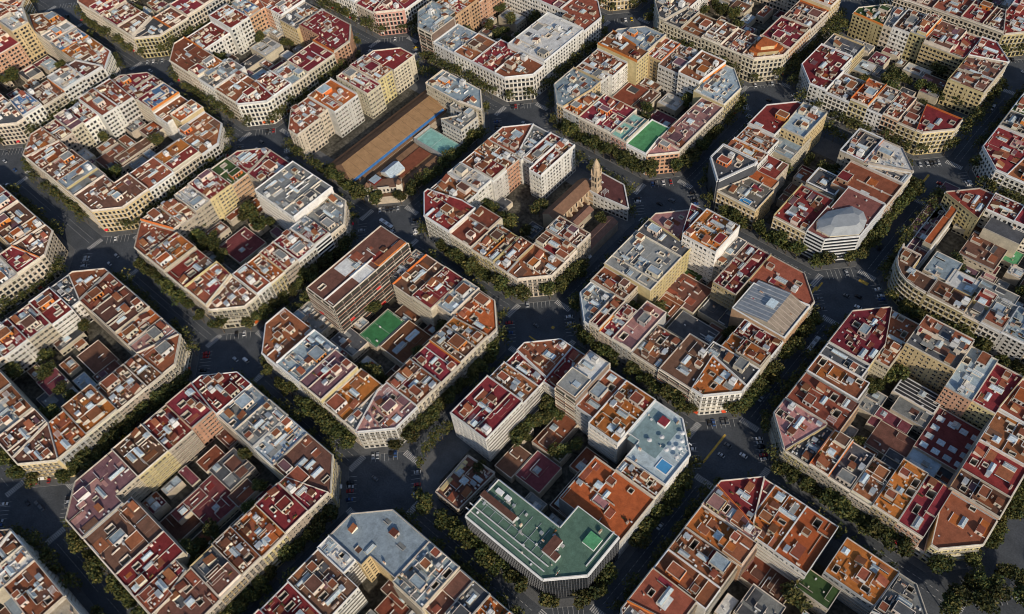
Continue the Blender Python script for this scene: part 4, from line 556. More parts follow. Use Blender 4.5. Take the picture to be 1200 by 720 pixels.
  ('T', 21.58, 'k', 'c', 0, (2, 0, 0, 0, 2), [(17.0, -304.1), (9.0, -279.1), (7.0, -279.1), (-8.0, -294.1), (-8.0, -297.2)]),
  ('UR', 21.55, 'n', 'c', 0, (1, 2, 0, 2), [(17.0, -304.1), (21.4, -304.1), (21.4, -279.1), (9.0, -279.1)]),
  ('UR', 22.17, 'w', 'c', 1, (1, 2, 0, 2), [(21.4, -304.1), (33.4, -304.1), (33.4, -279.1), (21.4, -279.1)]),
  ('UR', 22.22, 't', 'c', 2, (1, 2, 0, 2), [(33.4, -297.1), (62.3, -297.1), (62.3, -279.1), (33.4, -279.1)]),
  ('UR', 20.6, 'e', 'e', 3, (1, 2, 0, 2), [(62.3, -304.1), (94.9, -304.1), (94.9, -279.1), (62.3, -279.1)]),
  ('R', 20.04, 'n', 'c', 0, (1, 2, 0, 0, 0, 2), [(94.9, -304.1), (98.3, -304.1), (123.3, -295.1), (123.3, -294.1), (108.3, -279.1), (94.9, -279.1)]),
  ('R_', 21.96, 't', 'c', 0, (1, 2, 0, 2), [(98.3, -304.1), (98.3, -324.4), (123.3, -324.4), (123.3, -295.1)]),
  ('B', 21.89, 't', 'c', 0, (1, 2, 0, 0, 0, 2), [(98.3, -324.4), (98.3, -364.9), (107.3, -389.9), (108.3, -389.9), (123.3, -374.9), (123.3, -324.4)]),
  ('L', 22.39, 't', 'c', 0, (1, 1, 2, 0, 0, 0, 2), [(107.3, -364.9), (17.0, -364.9), (17.0, -325.9), (-8.0, -325.9), (-8.0, -374.9), (7.0, -389.9), (107.3, -389.9)]),
  ('UL', 21.92, 'b', 'c', 0, (1, 2, 0, 2), [(17.0, -325.9), (17.0, -304.1), (-8.0, -297.2), (-8.0, -325.9)]),
  ('Y', 12.0, 'b', 'c', 0, (1, 1, 1, 1), [(29.5, -303.8), (45.5, -303.8), (45.5, -287.8), (29.5, -287.8)]),
 ]),
 ((3, -3), 'outer block', (447.9, 561.2, 263.3, 376.6), [
  ('T', 21.2, 't', 'c', 0, (1, 1, 2, 0, 0, 0, 2), [(472.9, 350.3), (472.9, 351.6), (474.9, 351.6), (474.9, 376.6), (462.9, 376.6), (447.9, 361.6), (447.9, 350.3)]),
  ('UR', 20.38, 'k', 'c', 0, (1, 2, 0, 2), [(474.9, 351.6), (489.9, 351.6), (489.9, 376.6), (474.9, 376.6)]),
  ('UR', 22.38, 't', 'w', 1, (1, 2, 0, 2), [(489.9, 351.6), (504.9, 351.6), (504.9, 376.6), (489.9, 376.6)]),
  ('UR', 22.1, 't', 'c', 2, (1, 2, 0, 2), [(504.9, 351.6), (519.9, 351.6), (519.9, 376.6), (504.9, 376.6)]),
  ('UR', 20.24, 'r', 'c', 3, (1, 2, 0, 2), [(519.9, 351.6), (534.9, 351.6), (534.9, 376.6), (519.9, 376.6)]),
  ('R', 19.81, 'r', 'c', 0, (1, 1, 2, 0, 0, 0, 2), [(534.9, 351.6), (536.2, 351.6), (536.2, 349.6), (561.2, 349.6), (561.2, 361.6), (546.2, 376.6), (534.9, 376.6)]),
  ('R_', 19.61, 'o', 'c', 0, (1, 2, 0, 2), [(536.2, 349.6), (536.2, 334.6), (561.2, 334.6), (561.2, 349.6)]),
  ('R_', 21.33, 't', 'c', 1, (1, 2, 0, 2), [(536.2, 334.6), (536.2, 319.6), (561.2, 319.6), (561.2, 334.6)]),
  ('R_', 20.24, 'r', 'c', 2, (1, 2, 0, 2), [(536.2, 319.6), (536.2, 304.6), (561.2, 304.6), (561.2, 319.6)]),
  ('R_', 21.99, 'n', 'c', 3, (1, 2, 0, 2), [(536.2, 304.6), (536.2, 289.6), (561.2, 289.6), (561.2, 304.6)]),
  ('B', 21.3, 'n', 'c', 0, (1, 1, 2, 0, 0, 0, 2), [(536.2, 289.6), (536.2, 288.3), (534.2, 288.3), (534.2, 263.3), (546.2, 263.3), (561.2, 278.3), (561.2, 289.6)]),
  ('L_', 22.42, 'g', 'c', 0, (1, 2, 0, 2), [(534.2, 288.3), (519.2, 288.3), (519.2, 263.3), (534.2, 263.3)]),
  ('L_', 20.39, 'o', 'c', 1, (1, 2, 0, 2), [(519.2, 288.3), (504.2, 288.3), (504.2, 263.3), (519.2, 263.3)]),
  ('L_', 21.1, 'r', 'c', 2, (1, 2, 0, 2), [(504.2, 288.3), (489.2, 288.3), (489.2, 263.3), (504.2, 263.3)]),
  ('L_', 22.31, 't', 'w', 3, (1, 2, 0, 2), [(489.2, 288.3), (474.2, 288.3), (474.2, 263.3), (489.2, 263.3)]),
  ('L', 22.14, 't', 'c', 0, (1, 1, 2, 0, 0, 0, 2), [(474.2, 288.3), (472.9, 288.3), (472.9, 290.3), (447.9, 290.3), (447.9, 278.3), (462.9, 263.3), (474.2, 263.3)]),
  ('UL', 20.48, 'n', 'c', 0, (1, 2, 0, 2), [(472.9, 290.3), (472.9, 305.3), (447.9, 305.3), (447.9, 290.3)]),
  ('UL', 21.92, 'o', 'c', 1, (1, 2, 0, 2), [(472.9, 305.3), (472.9, 320.3), (447.9, 320.3), (447.9, 305.3)]),
  ('UL', 22.09, 't', 'c', 2, (1, 2, 0, 2), [(472.9, 320.3), (472.9, 335.3), (447.9, 335.3), (447.9, 320.3)]),
  ('UL', 22.09, 'o', 'c', 3, (1, 2, 0, 2), [(472.9, 335.3), (472.9, 350.3), (447.9, 350.3), (447.9, 335.3)]),
 ]),
 ((3, -2), 'outer block', (447.9, 561.2, 137.0, 250.3), [
  ('T', 22.06, 't', 'c', 0, (1, 1, 2, 0, 0, 0, 2), [(472.9, 224.0), (472.9, 225.3), (474.9, 225.3), (474.9, 250.3), (462.9, 250.3), (447.9, 235.3), (447.9, 224.0)]),
  ('UR', 22.03, 'g', 'c', 0, (1, 2, 0, 2), [(474.9, 225.3), (489.9, 225.3), (489.9, 250.3), (474.9, 250.3)]),
  ('UR', 22.36, 'k', 'c', 1, (1, 2, 0, 2), [(489.9, 225.3), (504.9, 225.3), (504.9, 250.3), (489.9, 250.3)]),
  ('UR', 20.52, 'r', 'c', 2, (1, 2, 0, 2), [(504.9, 225.3), (519.9, 225.3), (519.9, 250.3), (504.9, 250.3)]),
  ('UR', 20.74, 'g', 'c', 3, (1, 2, 0, 2), [(519.9, 225.3), (534.9, 225.3), (534.9, 250.3), (519.9, 250.3)]),
  ('R', 21.41, 'r', 'c', 0, (1, 1, 2, 0, 0, 0, 2), [(534.9, 225.3), (536.2, 225.3), (536.2, 223.3), (561.2, 223.3), (561.2, 235.3), (546.2, 250.3), (534.9, 250.3)]),
  ('R_', 21.57, 'r', 'c', 0, (1, 2, 0, 2), [(536.2, 223.3), (536.2, 208.3), (561.2, 208.3), (561.2, 223.3)]),
  ('R_', 20.94, 'n', 'c', 1, (1, 2, 0, 2), [(536.2, 208.3), (536.2, 193.3), (561.2, 193.3), (561.2, 208.3)]),
  ('R_', 21.08, 'r', 'c', 2, (1, 2, 0, 2), [(536.2, 193.3), (536.2, 178.3), (561.2, 178.3), (561.2, 193.3)]),
  ('R_', 20.23, 'r', 'c', 3, (1, 2, 0, 2), [(536.2, 178.3), (536.2, 163.3), (561.2, 163.3), (561.2, 178.3)]),
  ('B', 21.53, 'n', 'c', 0, (1, 1, 2, 0, 0, 0, 2), [(536.2, 163.3), (536.2, 162.0), (534.2, 162.0), (534.2, 137.0), (546.2, 137.0), (561.2, 152.0), (561.2, 163.3)]),
  ('L_', 20.22, 't', 'c', 0, (1, 2, 0, 2), [(534.2, 162.0), (519.2, 162.0), (519.2, 137.0), (534.2, 137.0)]),
  ('L_', 20.08, 't', 'c', 1, (1, 2, 0, 2), [(519.2, 162.0), (504.2, 162.0), (504.2, 137.0), (519.2, 137.0)]),
  ('L_', 19.71, 'r', 'c', 2, (1, 2, 0, 2), [(504.2, 162.0), (489.2, 162.0), (489.2, 137.0), (504.2, 137.0)]),
  ('L_', 21.77, 'r', 'c', 3, (1, 2, 0, 2), [(489.2, 162.0), (474.2, 162.0), (474.2, 137.0), (489.2, 137.0)]),
  ('L', 21.25, 't', 'c', 0, (1, 1, 2, 0, 0, 0, 2), [(474.2, 162.0), (472.9, 162.0), (472.9, 164.0), (447.9, 164.0), (447.9, 152.0), (462.9, 137.0), (474.2, 137.0)]),
  ('UL', 22.13, 'o', 'c', 0, (1, 2, 0, 2), [(472.9, 164.0), (472.9, 179.0), (447.9, 179.0), (447.9, 164.0)]),
  ('UL', 21.52, 'o', 'c', 1, (1, 2, 0, 2), [(472.9, 179.0), (472.9, 194.0), (447.9, 194.0), (447.9, 179.0)]),
  ('UL', 19.84, 'r', 'c', 2, (1, 2, 0, 2), [(472.9, 194.0), (472.9, 209.0), (447.9, 209.0), (447.9, 194.0)]),
  ('UL', 22.34, 'r', 'c', 3, (1, 2, 0, 2), [(472.9, 209.0), (472.9, 224.0), (447.9, 224.0), (447.9, 209.0)]),
 ]),
 ((3, -1), 'outer block', (447.9, 561.2, 10.9, 124.2), [
  ('T', 21.9, 't', 'c', 0, (1, 1, 2, 0, 0, 0, 2), [(472.9, 97.9), (472.9, 99.2), (474.9, 99.2), (474.9, 124.2), (462.9, 124.2), (447.9, 109.2), (447.9, 97.9)]),
  ('UR', 21.31, 'k', 'c', 0, (1, 2, 0, 2), [(474.9, 99.2), (489.9, 99.2), (489.9, 124.2), (474.9, 124.2)]),
  ('UR', 22.3, 't', 'w', 1, (1, 2, 0, 2), [(489.9, 99.2), (504.9, 99.2), (504.9, 124.2), (489.9, 124.2)]),
  ('UR', 19.55, 'o', 'c', 2, (1, 2, 0, 2), [(504.9, 99.2), (519.9, 99.2), (519.9, 124.2), (504.9, 124.2)]),
  ('UR', 21.63, 'o', 'c', 3, (1, 2, 0, 2), [(519.9, 99.2), (534.9, 99.2), (534.9, 124.2), (519.9, 124.2)]),
  ('R', 20.98, 'r', 'c', 0, (1, 1, 2, 0, 0, 0, 2), [(534.9, 99.2), (536.2, 99.2), (536.2, 97.2), (561.2, 97.2), (561.2, 109.2), (546.2, 124.2), (534.9, 124.2)]),
  ('R_', 19.6, 'r', 'c', 0, (1, 2, 0, 2), [(536.2, 97.2), (536.2, 82.2), (561.2, 82.2), (561.2, 97.2)]),
  ('R_', 20.89, 'o', 'c', 1, (1, 2, 0, 2), [(536.2, 82.2), (536.2, 67.2), (561.2, 67.2), (561.2, 82.2)]),
  ('R_', 20.92, 'g', 'c', 2, (1, 2, 0, 2), [(536.2, 67.2), (536.2, 52.2), (561.2, 52.2), (561.2, 67.2)]),
  ('R_', 20.54, 'k', 'c', 3, (1, 2, 0, 2), [(536.2, 52.2), (536.2, 37.2), (561.2, 37.2), (561.2, 52.2)]),
  ('B', 19.5, 'n', 'c', 0, (1, 1, 2, 0, 0, 0, 2), [(536.2, 37.2), (536.2, 35.9), (534.2, 35.9), (534.2, 10.9), (546.2, 10.9), (561.2, 25.9), (561.2, 37.2)]),
  ('L_', 22.08, 'r', 'c', 0, (1, 2, 0, 2), [(534.2, 35.9), (519.2, 35.9), (519.2, 10.9), (534.2, 10.9)]),
  ('L_', 22.67, 'g', 'c', 1, (1, 2, 0, 2), [(519.2, 35.9), (504.2, 35.9), (504.2, 10.9), (519.2, 10.9)]),
  ('L_', 22.87, 't', 'w', 2, (1, 2, 0, 2), [(504.2, 35.9), (489.2, 35.9), (489.2, 10.9), (504.2, 10.9)]),
  ('L_', 20.36, 't', 'c', 3, (1, 2, 0, 2), [(489.2, 35.9), (474.2, 35.9), (474.2, 10.9), (489.2, 10.9)]),
  ('L', 21.95, 't', 'c', 0, (1, 1, 2, 0, 0, 0, 2), [(474.2, 35.9), (472.9, 35.9), (472.9, 37.9), (447.9, 37.9), (447.9, 25.9), (462.9, 10.9), (474.2, 10.9)]),
  ('UL', 20.63, 'r', 'c', 0, (1, 2, 0, 2), [(472.9, 37.9), (472.9, 52.9), (447.9, 52.9), (447.9, 37.9)]),
  ('UL', 21.25, 'k', 'c', 1, (1, 2, 0, 2), [(472.9, 52.9), (472.9, 67.9), (447.9, 67.9), (447.9, 52.9)]),
  ('UL', 19.6, 'n', 'c', 2, (1, 2, 0, 2), [(472.9, 67.9), (472.9, 82.9), (447.9, 82.9), (447.9, 67.9)]),
  ('UL', 21.7, 't', 'w', 3, (1, 2, 0, 2), [(472.9, 82.9), (472.9, 97.9), (447.9, 97.9), (447.9, 82.9)]),
 ]),
 ((3, 0), 'outer block', (447.9, 561.2, -123.3, -10.0), [
  ('T', 22.33, 't', 'c', 0, (1, 1, 2, 0, 0, 0, 2), [(472.9, -36.3), (472.9, -35.0), (474.9, -35.0), (474.9, -10.0), (462.9, -10.0), (447.9, -25.0), (447.9, -36.3)]),
  ('UR', 21.5, 'k', 'c', 0, (1, 2, 0, 2), [(474.9, -35.0), (489.9, -35.0), (489.9, -10.0), (474.9, -10.0)]),
  ('UR', 21.79, 't', 'c', 1, (1, 2, 0, 2), [(489.9, -35.0), (504.9, -35.0), (504.9, -10.0), (489.9, -10.0)]),
  ('UR', 22.54, 't', 'w', 2, (1, 2, 0, 2), [(504.9, -35.0), (519.9, -35.0), (519.9, -10.0), (504.9, -10.0)]),
  ('UR', 20.77, 'n', 'c', 3, (1, 2, 0, 2), [(519.9, -35.0), (534.9, -35.0), (534.9, -10.0), (519.9, -10.0)]),
  ('R', 21.69, 'r', 'c', 0, (1, 1, 2, 0, 0, 0, 2), [(534.9, -35.0), (536.2, -35.0), (536.2, -37.0), (561.2, -37.0), (561.2, -25.0), (546.2, -10.0), (534.9, -10.0)]),
  ('R_', 20.01, 'k', 'c', 0, (1, 2, 0, 2), [(536.2, -37.0), (536.2, -52.0), (561.2, -52.0), (561.2, -37.0)]),
  ('R_', 20.55, 't', 'w', 1, (1, 2, 0, 2), [(536.2, -52.0), (536.2, -67.0), (561.2, -67.0), (561.2, -52.0)]),
  ('R_', 22.07, 'k', 'c', 2, (1, 2, 0, 2), [(536.2, -67.0), (536.2, -82.0), (561.2, -82.0), (561.2, -67.0)]),
  ('R_', 21.2, 'r', 'c', 3, (1, 2, 0, 2), [(536.2, -82.0), (536.2, -97.0), (561.2, -97.0), (561.2, -82.0)]),
  ('B', 22.0, 'n', 'c', 0, (1, 1, 2, 0, 0, 0, 2), [(536.2, -97.0), (536.2, -98.3), (534.2, -98.3), (534.2, -123.3), (546.2, -123.3), (561.2, -108.3), (561.2, -97.0)]),
  ('L_', 19.3, 'r', 'c', 0, (1, 2, 0, 2), [(534.2, -98.3), (519.2, -98.3), (519.2, -123.3), (534.2, -123.3)]),
  ('L_', 20.69, 'r', 'c', 1, (1, 2, 0, 2), [(519.2, -98.3), (504.2, -98.3), (504.2, -123.3), (519.2, -123.3)]),
  ('L_', 20.68, 'r', 'c', 2, (1, 2, 0, 2), [(504.2, -98.3), (489.2, -98.3), (489.2, -123.3), (504.2, -123.3)]),
  ('L_', 22.32, 't', 'w', 3, (1, 2, 0, 2), [(489.2, -98.3), (474.2, -98.3), (474.2, -123.3), (489.2, -123.3)]),
  ('L', 20.37, 't', 'c', 0, (1, 1, 2, 0, 0, 0, 2), [(474.2, -98.3), (472.9, -98.3), (472.9, -96.3), (447.9, -96.3), (447.9, -108.3), (462.9, -123.3), (474.2, -123.3)]),
  ('UL', 21.94, 'r', 'c', 0, (1, 2, 0, 2), [(472.9, -96.3), (472.9, -81.3), (447.9, -81.3), (447.9, -96.3)]),
  ('UL', 20.43, 't', 'c', 1, (1, 2, 0, 2), [(472.9, -81.3), (472.9, -66.3), (447.9, -66.3), (447.9, -81.3)]),
  ('UL', 21.3, 'k', 'c', 2, (1, 2, 0, 2), [(472.9, -66.3), (472.9, -51.3), (447.9, -51.3), (447.9, -66.3)]),
  ('UL', 20.24, 't', 'c', 3, (1, 2, 0, 2), [(472.9, -51.3), (472.9, -36.3), (447.9, -36.3), (447.9, -51.3)]),
 ]),
 ((2, 1), 'outer block', (276.6, 389.9, -256.6, -143.3), [
  ('T', 20.98, 't', 'c', 0, (1, 1, 2, 0, 0, 0, 2), [(301.6, -169.6), (301.6, -168.3), (303.6, -168.3), (303.6, -143.3), (291.6, -143.3), (276.6, -158.3), (276.6, -169.6)]),
  ('UR', 23.15, 't', 'w', 0, (1, 2, 0, 2), [(303.6, -168.3), (318.6, -168.3), (318.6, -143.3), (303.6, -143.3)]),
  ('UR', 20.88, 'g', 'c', 1, (1, 2, 0, 2), [(318.6, -168.3), (333.6, -168.3), (333.6, -143.3), (318.6, -143.3)]),
  ('UR', 21.7, 't', 'c', 2, (1, 2, 0, 2), [(333.6, -168.3), (348.6, -168.3), (348.6, -143.3), (333.6, -143.3)]),
  ('UR', 20.75, 'g', 'c', 3, (1, 2, 0, 2), [(348.6, -168.3), (363.6, -168.3), (363.6, -143.3), (348.6, -143.3)]),
  ('R', 19.59, 'r', 'c', 0, (1, 1, 2, 0, 0, 0, 2), [(363.6, -168.3), (364.9, -168.3), (364.9, -170.3), (389.9, -170.3), (389.9, -158.3), (374.9, -143.3), (363.6, -143.3)]),
  ('R_', 23.36, 't', 'w', 0, (1, 2, 0, 2), [(364.9, -170.3), (364.9, -185.3), (389.9, -185.3), (389.9, -170.3)]),
  ('R_', 20.98, 'g', 'c', 1, (1, 2, 0, 2), [(364.9, -185.3), (364.9, -200.3), (389.9, -200.3), (389.9, -185.3)]),
  ('R_', 19.77, 't', 'c', 2, (1, 2, 0, 2), [(364.9, -200.3), (364.9, -215.3), (389.9, -215.3), (389.9, -200.3)]),
  ('R_', 19.11, 'r', 'c', 3, (1, 2, 0, 2), [(364.9, -215.3), (364.9, -230.3), (389.9, -230.3), (389.9, -215.3)]),
  ('B', 20.26, 'n', 'c', 0, (1, 1, 2, 0, 0, 0, 2), [(364.9, -230.3), (364.9, -231.6), (362.9, -231.6), (362.9, -256.6), (374.9, -256.6), (389.9, -241.6), (389.9, -230.3)]),
  ('L_', 22.21, 'n', 'c', 0, (1, 2, 0, 2), [(362.9, -231.6), (347.9, -231.6), (347.9, -256.6), (362.9, -256.6)]),
  ('L_', 21.44, 'o', 'c', 1, (1, 2, 0, 2), [(347.9, -231.6), (332.9, -231.6), (332.9, -256.6), (347.9, -256.6)]),
  ('L_', 22.08, 'r', 'c', 2, (1, 2, 0, 2), [(332.9, -231.6), (317.9, -231.6), (317.9, -256.6), (332.9, -256.6)]),
  ('L_', 20.95, 't', 'c', 3, (1, 2, 0, 2), [(317.9, -231.6), (302.9, -231.6), (302.9, -256.6), (317.9, -256.6)]),
  ('L', 20.33, 't', 'c', 0, (1, 1, 2, 0, 0, 0, 2), [(302.9, -231.6), (301.6, -231.6), (301.6, -229.6), (276.6, -229.6), (276.6, -241.6), (291.6, -256.6), (302.9, -256.6)]),
  ('UL', 19.83, 'o', 'c', 0, (1, 2, 0, 2), [(301.6, -229.6), (301.6, -214.6), (276.6, -214.6), (276.6, -229.6)]),
  ('UL', 19.49, 'r', 'c', 1, (1, 2, 0, 2), [(301.6, -214.6), (301.6, -199.6), (276.6, -199.6), (276.6, -214.6)]),
  ('UL', 21.82, 't', 'w', 2, (1, 2, 0, 2), [(301.6, -199.6), (301.6, -184.6), (276.6, -184.6), (276.6, -199.6)]),
  ('UL', 23.37, 't', 'w', 3, (1, 2, 0, 2), [(301.6, -184.6), (301.6, -169.6), (276.6, -169.6), (276.6, -184.6)]),
 ]),
 ((1, 2), 'outer block', (143.3, 256.6, -389.9, -276.6), [
  ('T', 19.98, 't', 'c', 0, (1, 1, 2, 0, 0, 0, 2), [(168.3, -302.9), (168.3, -301.6), (170.3, -301.6), (170.3, -276.6), (158.3, -276.6), (143.3, -291.6), (143.3, -302.9)]),
  ('UR', 22.32, 'k', 'c', 0, (1, 2, 0, 2), [(170.3, -301.6), (185.3, -301.6), (185.3, -276.6), (170.3, -276.6)]),
  ('UR', 19.36, 'r', 'c', 1, (1, 2, 0, 2), [(185.3, -301.6), (200.3, -301.6), (200.3, -276.6), (185.3, -276.6)]),
  ('UR', 21.15, 'n', 'c', 2, (1, 2, 0, 2), [(200.3, -301.6), (215.3, -301.6), (215.3, -276.6), (200.3, -276.6)]),
  ('UR', 22.42, 't', 'w', 3, (1, 2, 0, 2), [(215.3, -301.6), (230.3, -301.6), (230.3, -276.6), (215.3, -276.6)]),
  ('R', 20.21, 'r', 'c', 0, (1, 1, 2, 0, 0, 0, 2), [(230.3, -301.6), (231.6, -301.6), (231.6, -303.6), (256.6, -303.6), (256.6, -291.6), (241.6, -276.6), (230.3, -276.6)]),
  ('R_', 22.13, 'k', 'c', 0, (1, 2, 0, 2), [(231.6, -303.6), (231.6, -318.6), (256.6, -318.6), (256.6, -303.6)]),
  ('R_', 19.72, 't', 'c', 1, (1, 2, 0, 2), [(231.6, -318.6), (231.6, -333.6), (256.6, -333.6), (256.6, -318.6)]),
  ('R_', 22.96, 'g', 'c', 2, (1, 2, 0, 2), [(231.6, -333.6), (231.6, -348.6), (256.6, -348.6), (256.6, -333.6)]),
  ('R_', 20.02, 'n', 'c', 3, (1, 2, 0, 2), [(231.6, -348.6), (231.6, -363.6), (256.6, -363.6), (256.6, -348.6)]),
  ('B', 21.95, 'n', 'c', 0, (1, 1, 2, 0, 0, 0, 2), [(231.6, -363.6), (231.6, -364.9), (229.6, -364.9), (229.6, -389.9), (241.6, -389.9), (256.6, -374.9), (256.6, -363.6)]),
  ('L_', 21.58, 'r', 'c', 0, (1, 2, 0, 2), [(229.6, -364.9), (214.6, -364.9), (214.6, -389.9), (229.6, -389.9)]),
  ('L_', 20.58, 't', 'w', 1, (1, 2, 0, 2), [(214.6, -364.9), (199.6, -364.9), (199.6, -389.9), (214.6, -389.9)]),
  ('L_', 22.72, 't', 'w', 2, (1, 2, 0, 2), [(199.6, -364.9), (184.6, -364.9), (184.6, -389.9), (199.6, -389.9)]),
  ('L_', 20.03, 'o', 'c', 3, (1, 2, 0, 2), [(184.6, -364.9), (169.6, -364.9), (169.6, -389.9), (184.6, -389.9)]),
  ('L', 19.83, 't', 'c', 0, (1, 1, 2, 0, 0, 0, 2), [(169.6, -364.9), (168.3, -364.9), (168.3, -362.9), (143.3, -362.9), (143.3, -374.9), (158.3, -389.9), (169.6, -389.9)]),
  ('UL', 21.1, 't', 'w', 0, (1, 2, 0, 2), [(168.3, -362.9), (168.3, -347.9), (143.3, -347.9), (143.3, -362.9)]),
  ('UL', 19.6, 'k', 'c', 1, (1, 2, 0, 2), [(168.3, -347.9), (168.3, -332.9), (143.3, -332.9), (143.3, -347.9)]),
  ('UL', 20.44, 'n', 'c', 2, (1, 2, 0, 2), [(168.3, -332.9), (168.3, -317.9), (143.3, -317.9), (143.3, -332.9)]),
  ('UL', 20.45, 'k', 'c', 3, (1, 2, 0, 2), [(168.3, -317.9), (168.3, -302.9), (143.3, -302.9), (143.3, -317.9)]),
 ]),
 ((-1, 2), 'outer block', (-155.3, -42.0, -392.9, -279.6), [
  ('T', 22.35, 't', 'c', 0, (1, 1, 2, 0, 0, 0, 2), [(-130.3, -305.9), (-130.3, -304.6), (-128.3, -304.6), (-128.3, -279.6), (-140.3, -279.6), (-155.3, -294.6), (-155.3, -305.9)]),
  ('UR', 21.0, 't', 'w', 0, (1, 2, 0, 2), [(-128.3, -304.6), (-113.3, -304.6), (-113.3, -279.6), (-128.3, -279.6)]),
  ('UR', 20.12, 'k', 'c', 1, (1, 2, 0, 2), [(-113.3, -304.6), (-98.3, -304.6), (-98.3, -279.6), (-113.3, -279.6)]),
  ('UR', 22.27, 'r', 'c', 2, (1, 2, 0, 2), [(-98.3, -304.6), (-83.3, -304.6), (-83.3, -279.6), (-98.3, -279.6)]),
  ('UR', 22.26, 'n', 'c', 3, (1, 2, 0, 2), [(-83.3, -304.6), (-68.3, -304.6), (-68.3, -279.6), (-83.3, -279.6)]),
  ('R', 21.26, 'r', 'c', 0, (1, 1, 2, 0, 0, 0, 2), [(-68.3, -304.6), (-67.0, -304.6), (-67.0, -306.6), (-42.0, -306.6), (-42.0, -294.6), (-57.0, -279.6), (-68.3, -279.6)]),
  ('R_', 21.48, 'r', 'c', 0, (1, 2, 0, 2), [(-67.0, -306.6), (-67.0, -321.6), (-42.0, -321.6), (-42.0, -306.6)]),
  ('R_', 22.34, 'k', 'c', 1, (1, 2, 0, 2), [(-67.0, -321.6), (-67.0, -336.6), (-42.0, -336.6), (-42.0, -321.6)]),
  ('R_', 18.67, 'r', 'c', 2, (1, 2, 0, 2), [(-67.0, -336.6), (-67.0, -351.6), (-42.0, -351.6), (-42.0, -336.6)]),
  ('R_', 22.12, 'r', 'c', 3, (1, 2, 0, 2), [(-67.0, -351.6), (-67.0, -366.6), (-42.0, -366.6), (-42.0, -351.6)]),
  ('B', 20.56, 'n', 'c', 0, (1, 1, 2, 0, 0, 0, 2), [(-67.0, -366.6), (-67.0, -367.9), (-69.0, -367.9), (-69.0, -392.9), (-57.0, -392.9), (-42.0, -377.9), (-42.0, -366.6)]),
  ('L_', 21.54, 't', 'c', 0, (1, 2, 0, 2), [(-69.0, -367.9), (-84.0, -367.9), (-84.0, -392.9), (-69.0, -392.9)]),
  ('L_', 22.44, 'g', 'c', 1, (1, 2, 0, 2), [(-84.0, -367.9), (-99.0, -367.9), (-99.0, -392.9), (-84.0, -392.9)]),
  ('L_', 21.95, 'n', 'c', 2, (1, 2, 0, 2), [(-99.0, -367.9), (-114.0, -367.9), (-114.0, -392.9), (-99.0, -392.9)]),
  ('L_', 19.8, 't', 'c', 3, (1, 2, 0, 2), [(-114.0, -367.9), (-129.0, -367.9), (-129.0, -392.9), (-114.0, -392.9)]),
  ('L', 22.37, 't', 'c', 0, (1, 1, 2, 0, 0, 0, 2), [(-129.0, -367.9), (-130.3, -367.9), (-130.3, -365.9), (-155.3, -365.9), (-155.3, -377.9), (-140.3, -392.9), (-129.0, -392.9)]),
  ('UL', 20.08, 'o', 'c', 0, (1, 2, 0, 2), [(-130.3, -365.9), (-130.3, -350.9), (-155.3, -350.9), (-155.3, -365.9)]),
  ('UL', 20.9, 't', 'w', 1, (1, 2, 0, 2), [(-130.3, -350.9), (-130.3, -335.9), (-155.3, -335.9), (-155.3, -350.9)]),
  ('UL', 20.89, 'k', 'c', 2, (1, 2, 0, 2), [(-130.3, -335.9), (-130.3, -320.9), (-155.3, -320.9), (-155.3, -335.9)]),
  ('UL', 20.08, 'r', 'c', 3, (1, 2, 0, 2), [(-130.3, -320.9), (-130.3, -305.9), (-155.3, -305.9), (-155.3, -320.9)]),
 ]),
 ((-2, 2), 'outer block', (-288.6, -175.3, -392.9, -279.6), [
  ('T', 21.07, 't', 'c', 0, (1, 1, 2, 0, 0, 0, 2), [(-263.6, -305.9), (-263.6, -304.6), (-261.6, -304.6), (-261.6, -279.6), (-273.6, -279.6), (-288.6, -294.6), (-288.6, -305.9)]),
  ('UR', 22.7, 'g', 'c', 0, (1, 2, 0, 2), [(-261.6, -304.6), (-246.6, -304.6), (-246.6, -279.6), (-261.6, -279.6)]),
  ('UR', 19.61, 'r', 'c', 1, (1, 2, 0, 2), [(-246.6, -304.6), (-231.6, -304.6), (-231.6, -279.6), (-246.6, -279.6)]),
  ('UR', 19.94, 't', 'c', 2, (1, 2, 0, 2), [(-231.6, -304.6), (-216.6, -304.6), (-216.6, -279.6), (-231.6, -279.6)]),
  ('UR', 20.14, 't', 'c', 3, (1, 2, 0, 2), [(-216.6, -304.6), (-201.6, -304.6), (-201.6, -279.6), (-216.6, -279.6)]),
  ('R', 20.55, 'r', 'c', 0, (1, 1, 2, 0, 0, 0, 2), [(-201.6, -304.6), (-200.3, -304.6), (-200.3, -306.6), (-175.3, -306.6), (-175.3, -294.6), (-190.3, -279.6), (-201.6, -279.6)]),
  ('R_', 19.19, 'r', 'c', 0, (1, 2, 0, 2), [(-200.3, -306.6), (-200.3, -321.6), (-175.3, -321.6), (-175.3, -306.6)]),
  ('R_', 22.16, 't', 'w', 1, (1, 2, 0, 2), [(-200.3, -321.6), (-200.3, -336.6), (-175.3, -336.6), (-175.3, -321.6)]),
  ('R_', 20.06, 'o', 'c', 2, (1, 2, 0, 2), [(-200.3, -336.6), (-200.3, -351.6), (-175.3, -351.6), (-175.3, -336.6)]),
  ('R_', 21.31, 'r', 'c', 3, (1, 2, 0, 2), [(-200.3, -351.6), (-200.3, -366.6), (-175.3, -366.6), (-175.3, -351.6)]),
  ('B', 21.66, 'n', 'c', 0, (1, 1, 2, 0, 0, 0, 2), [(-200.3, -366.6), (-200.3, -367.9), (-202.3, -367.9), (-202.3, -392.9), (-190.3, -392.9), (-175.3, -377.9), (-175.3, -366.6)]),
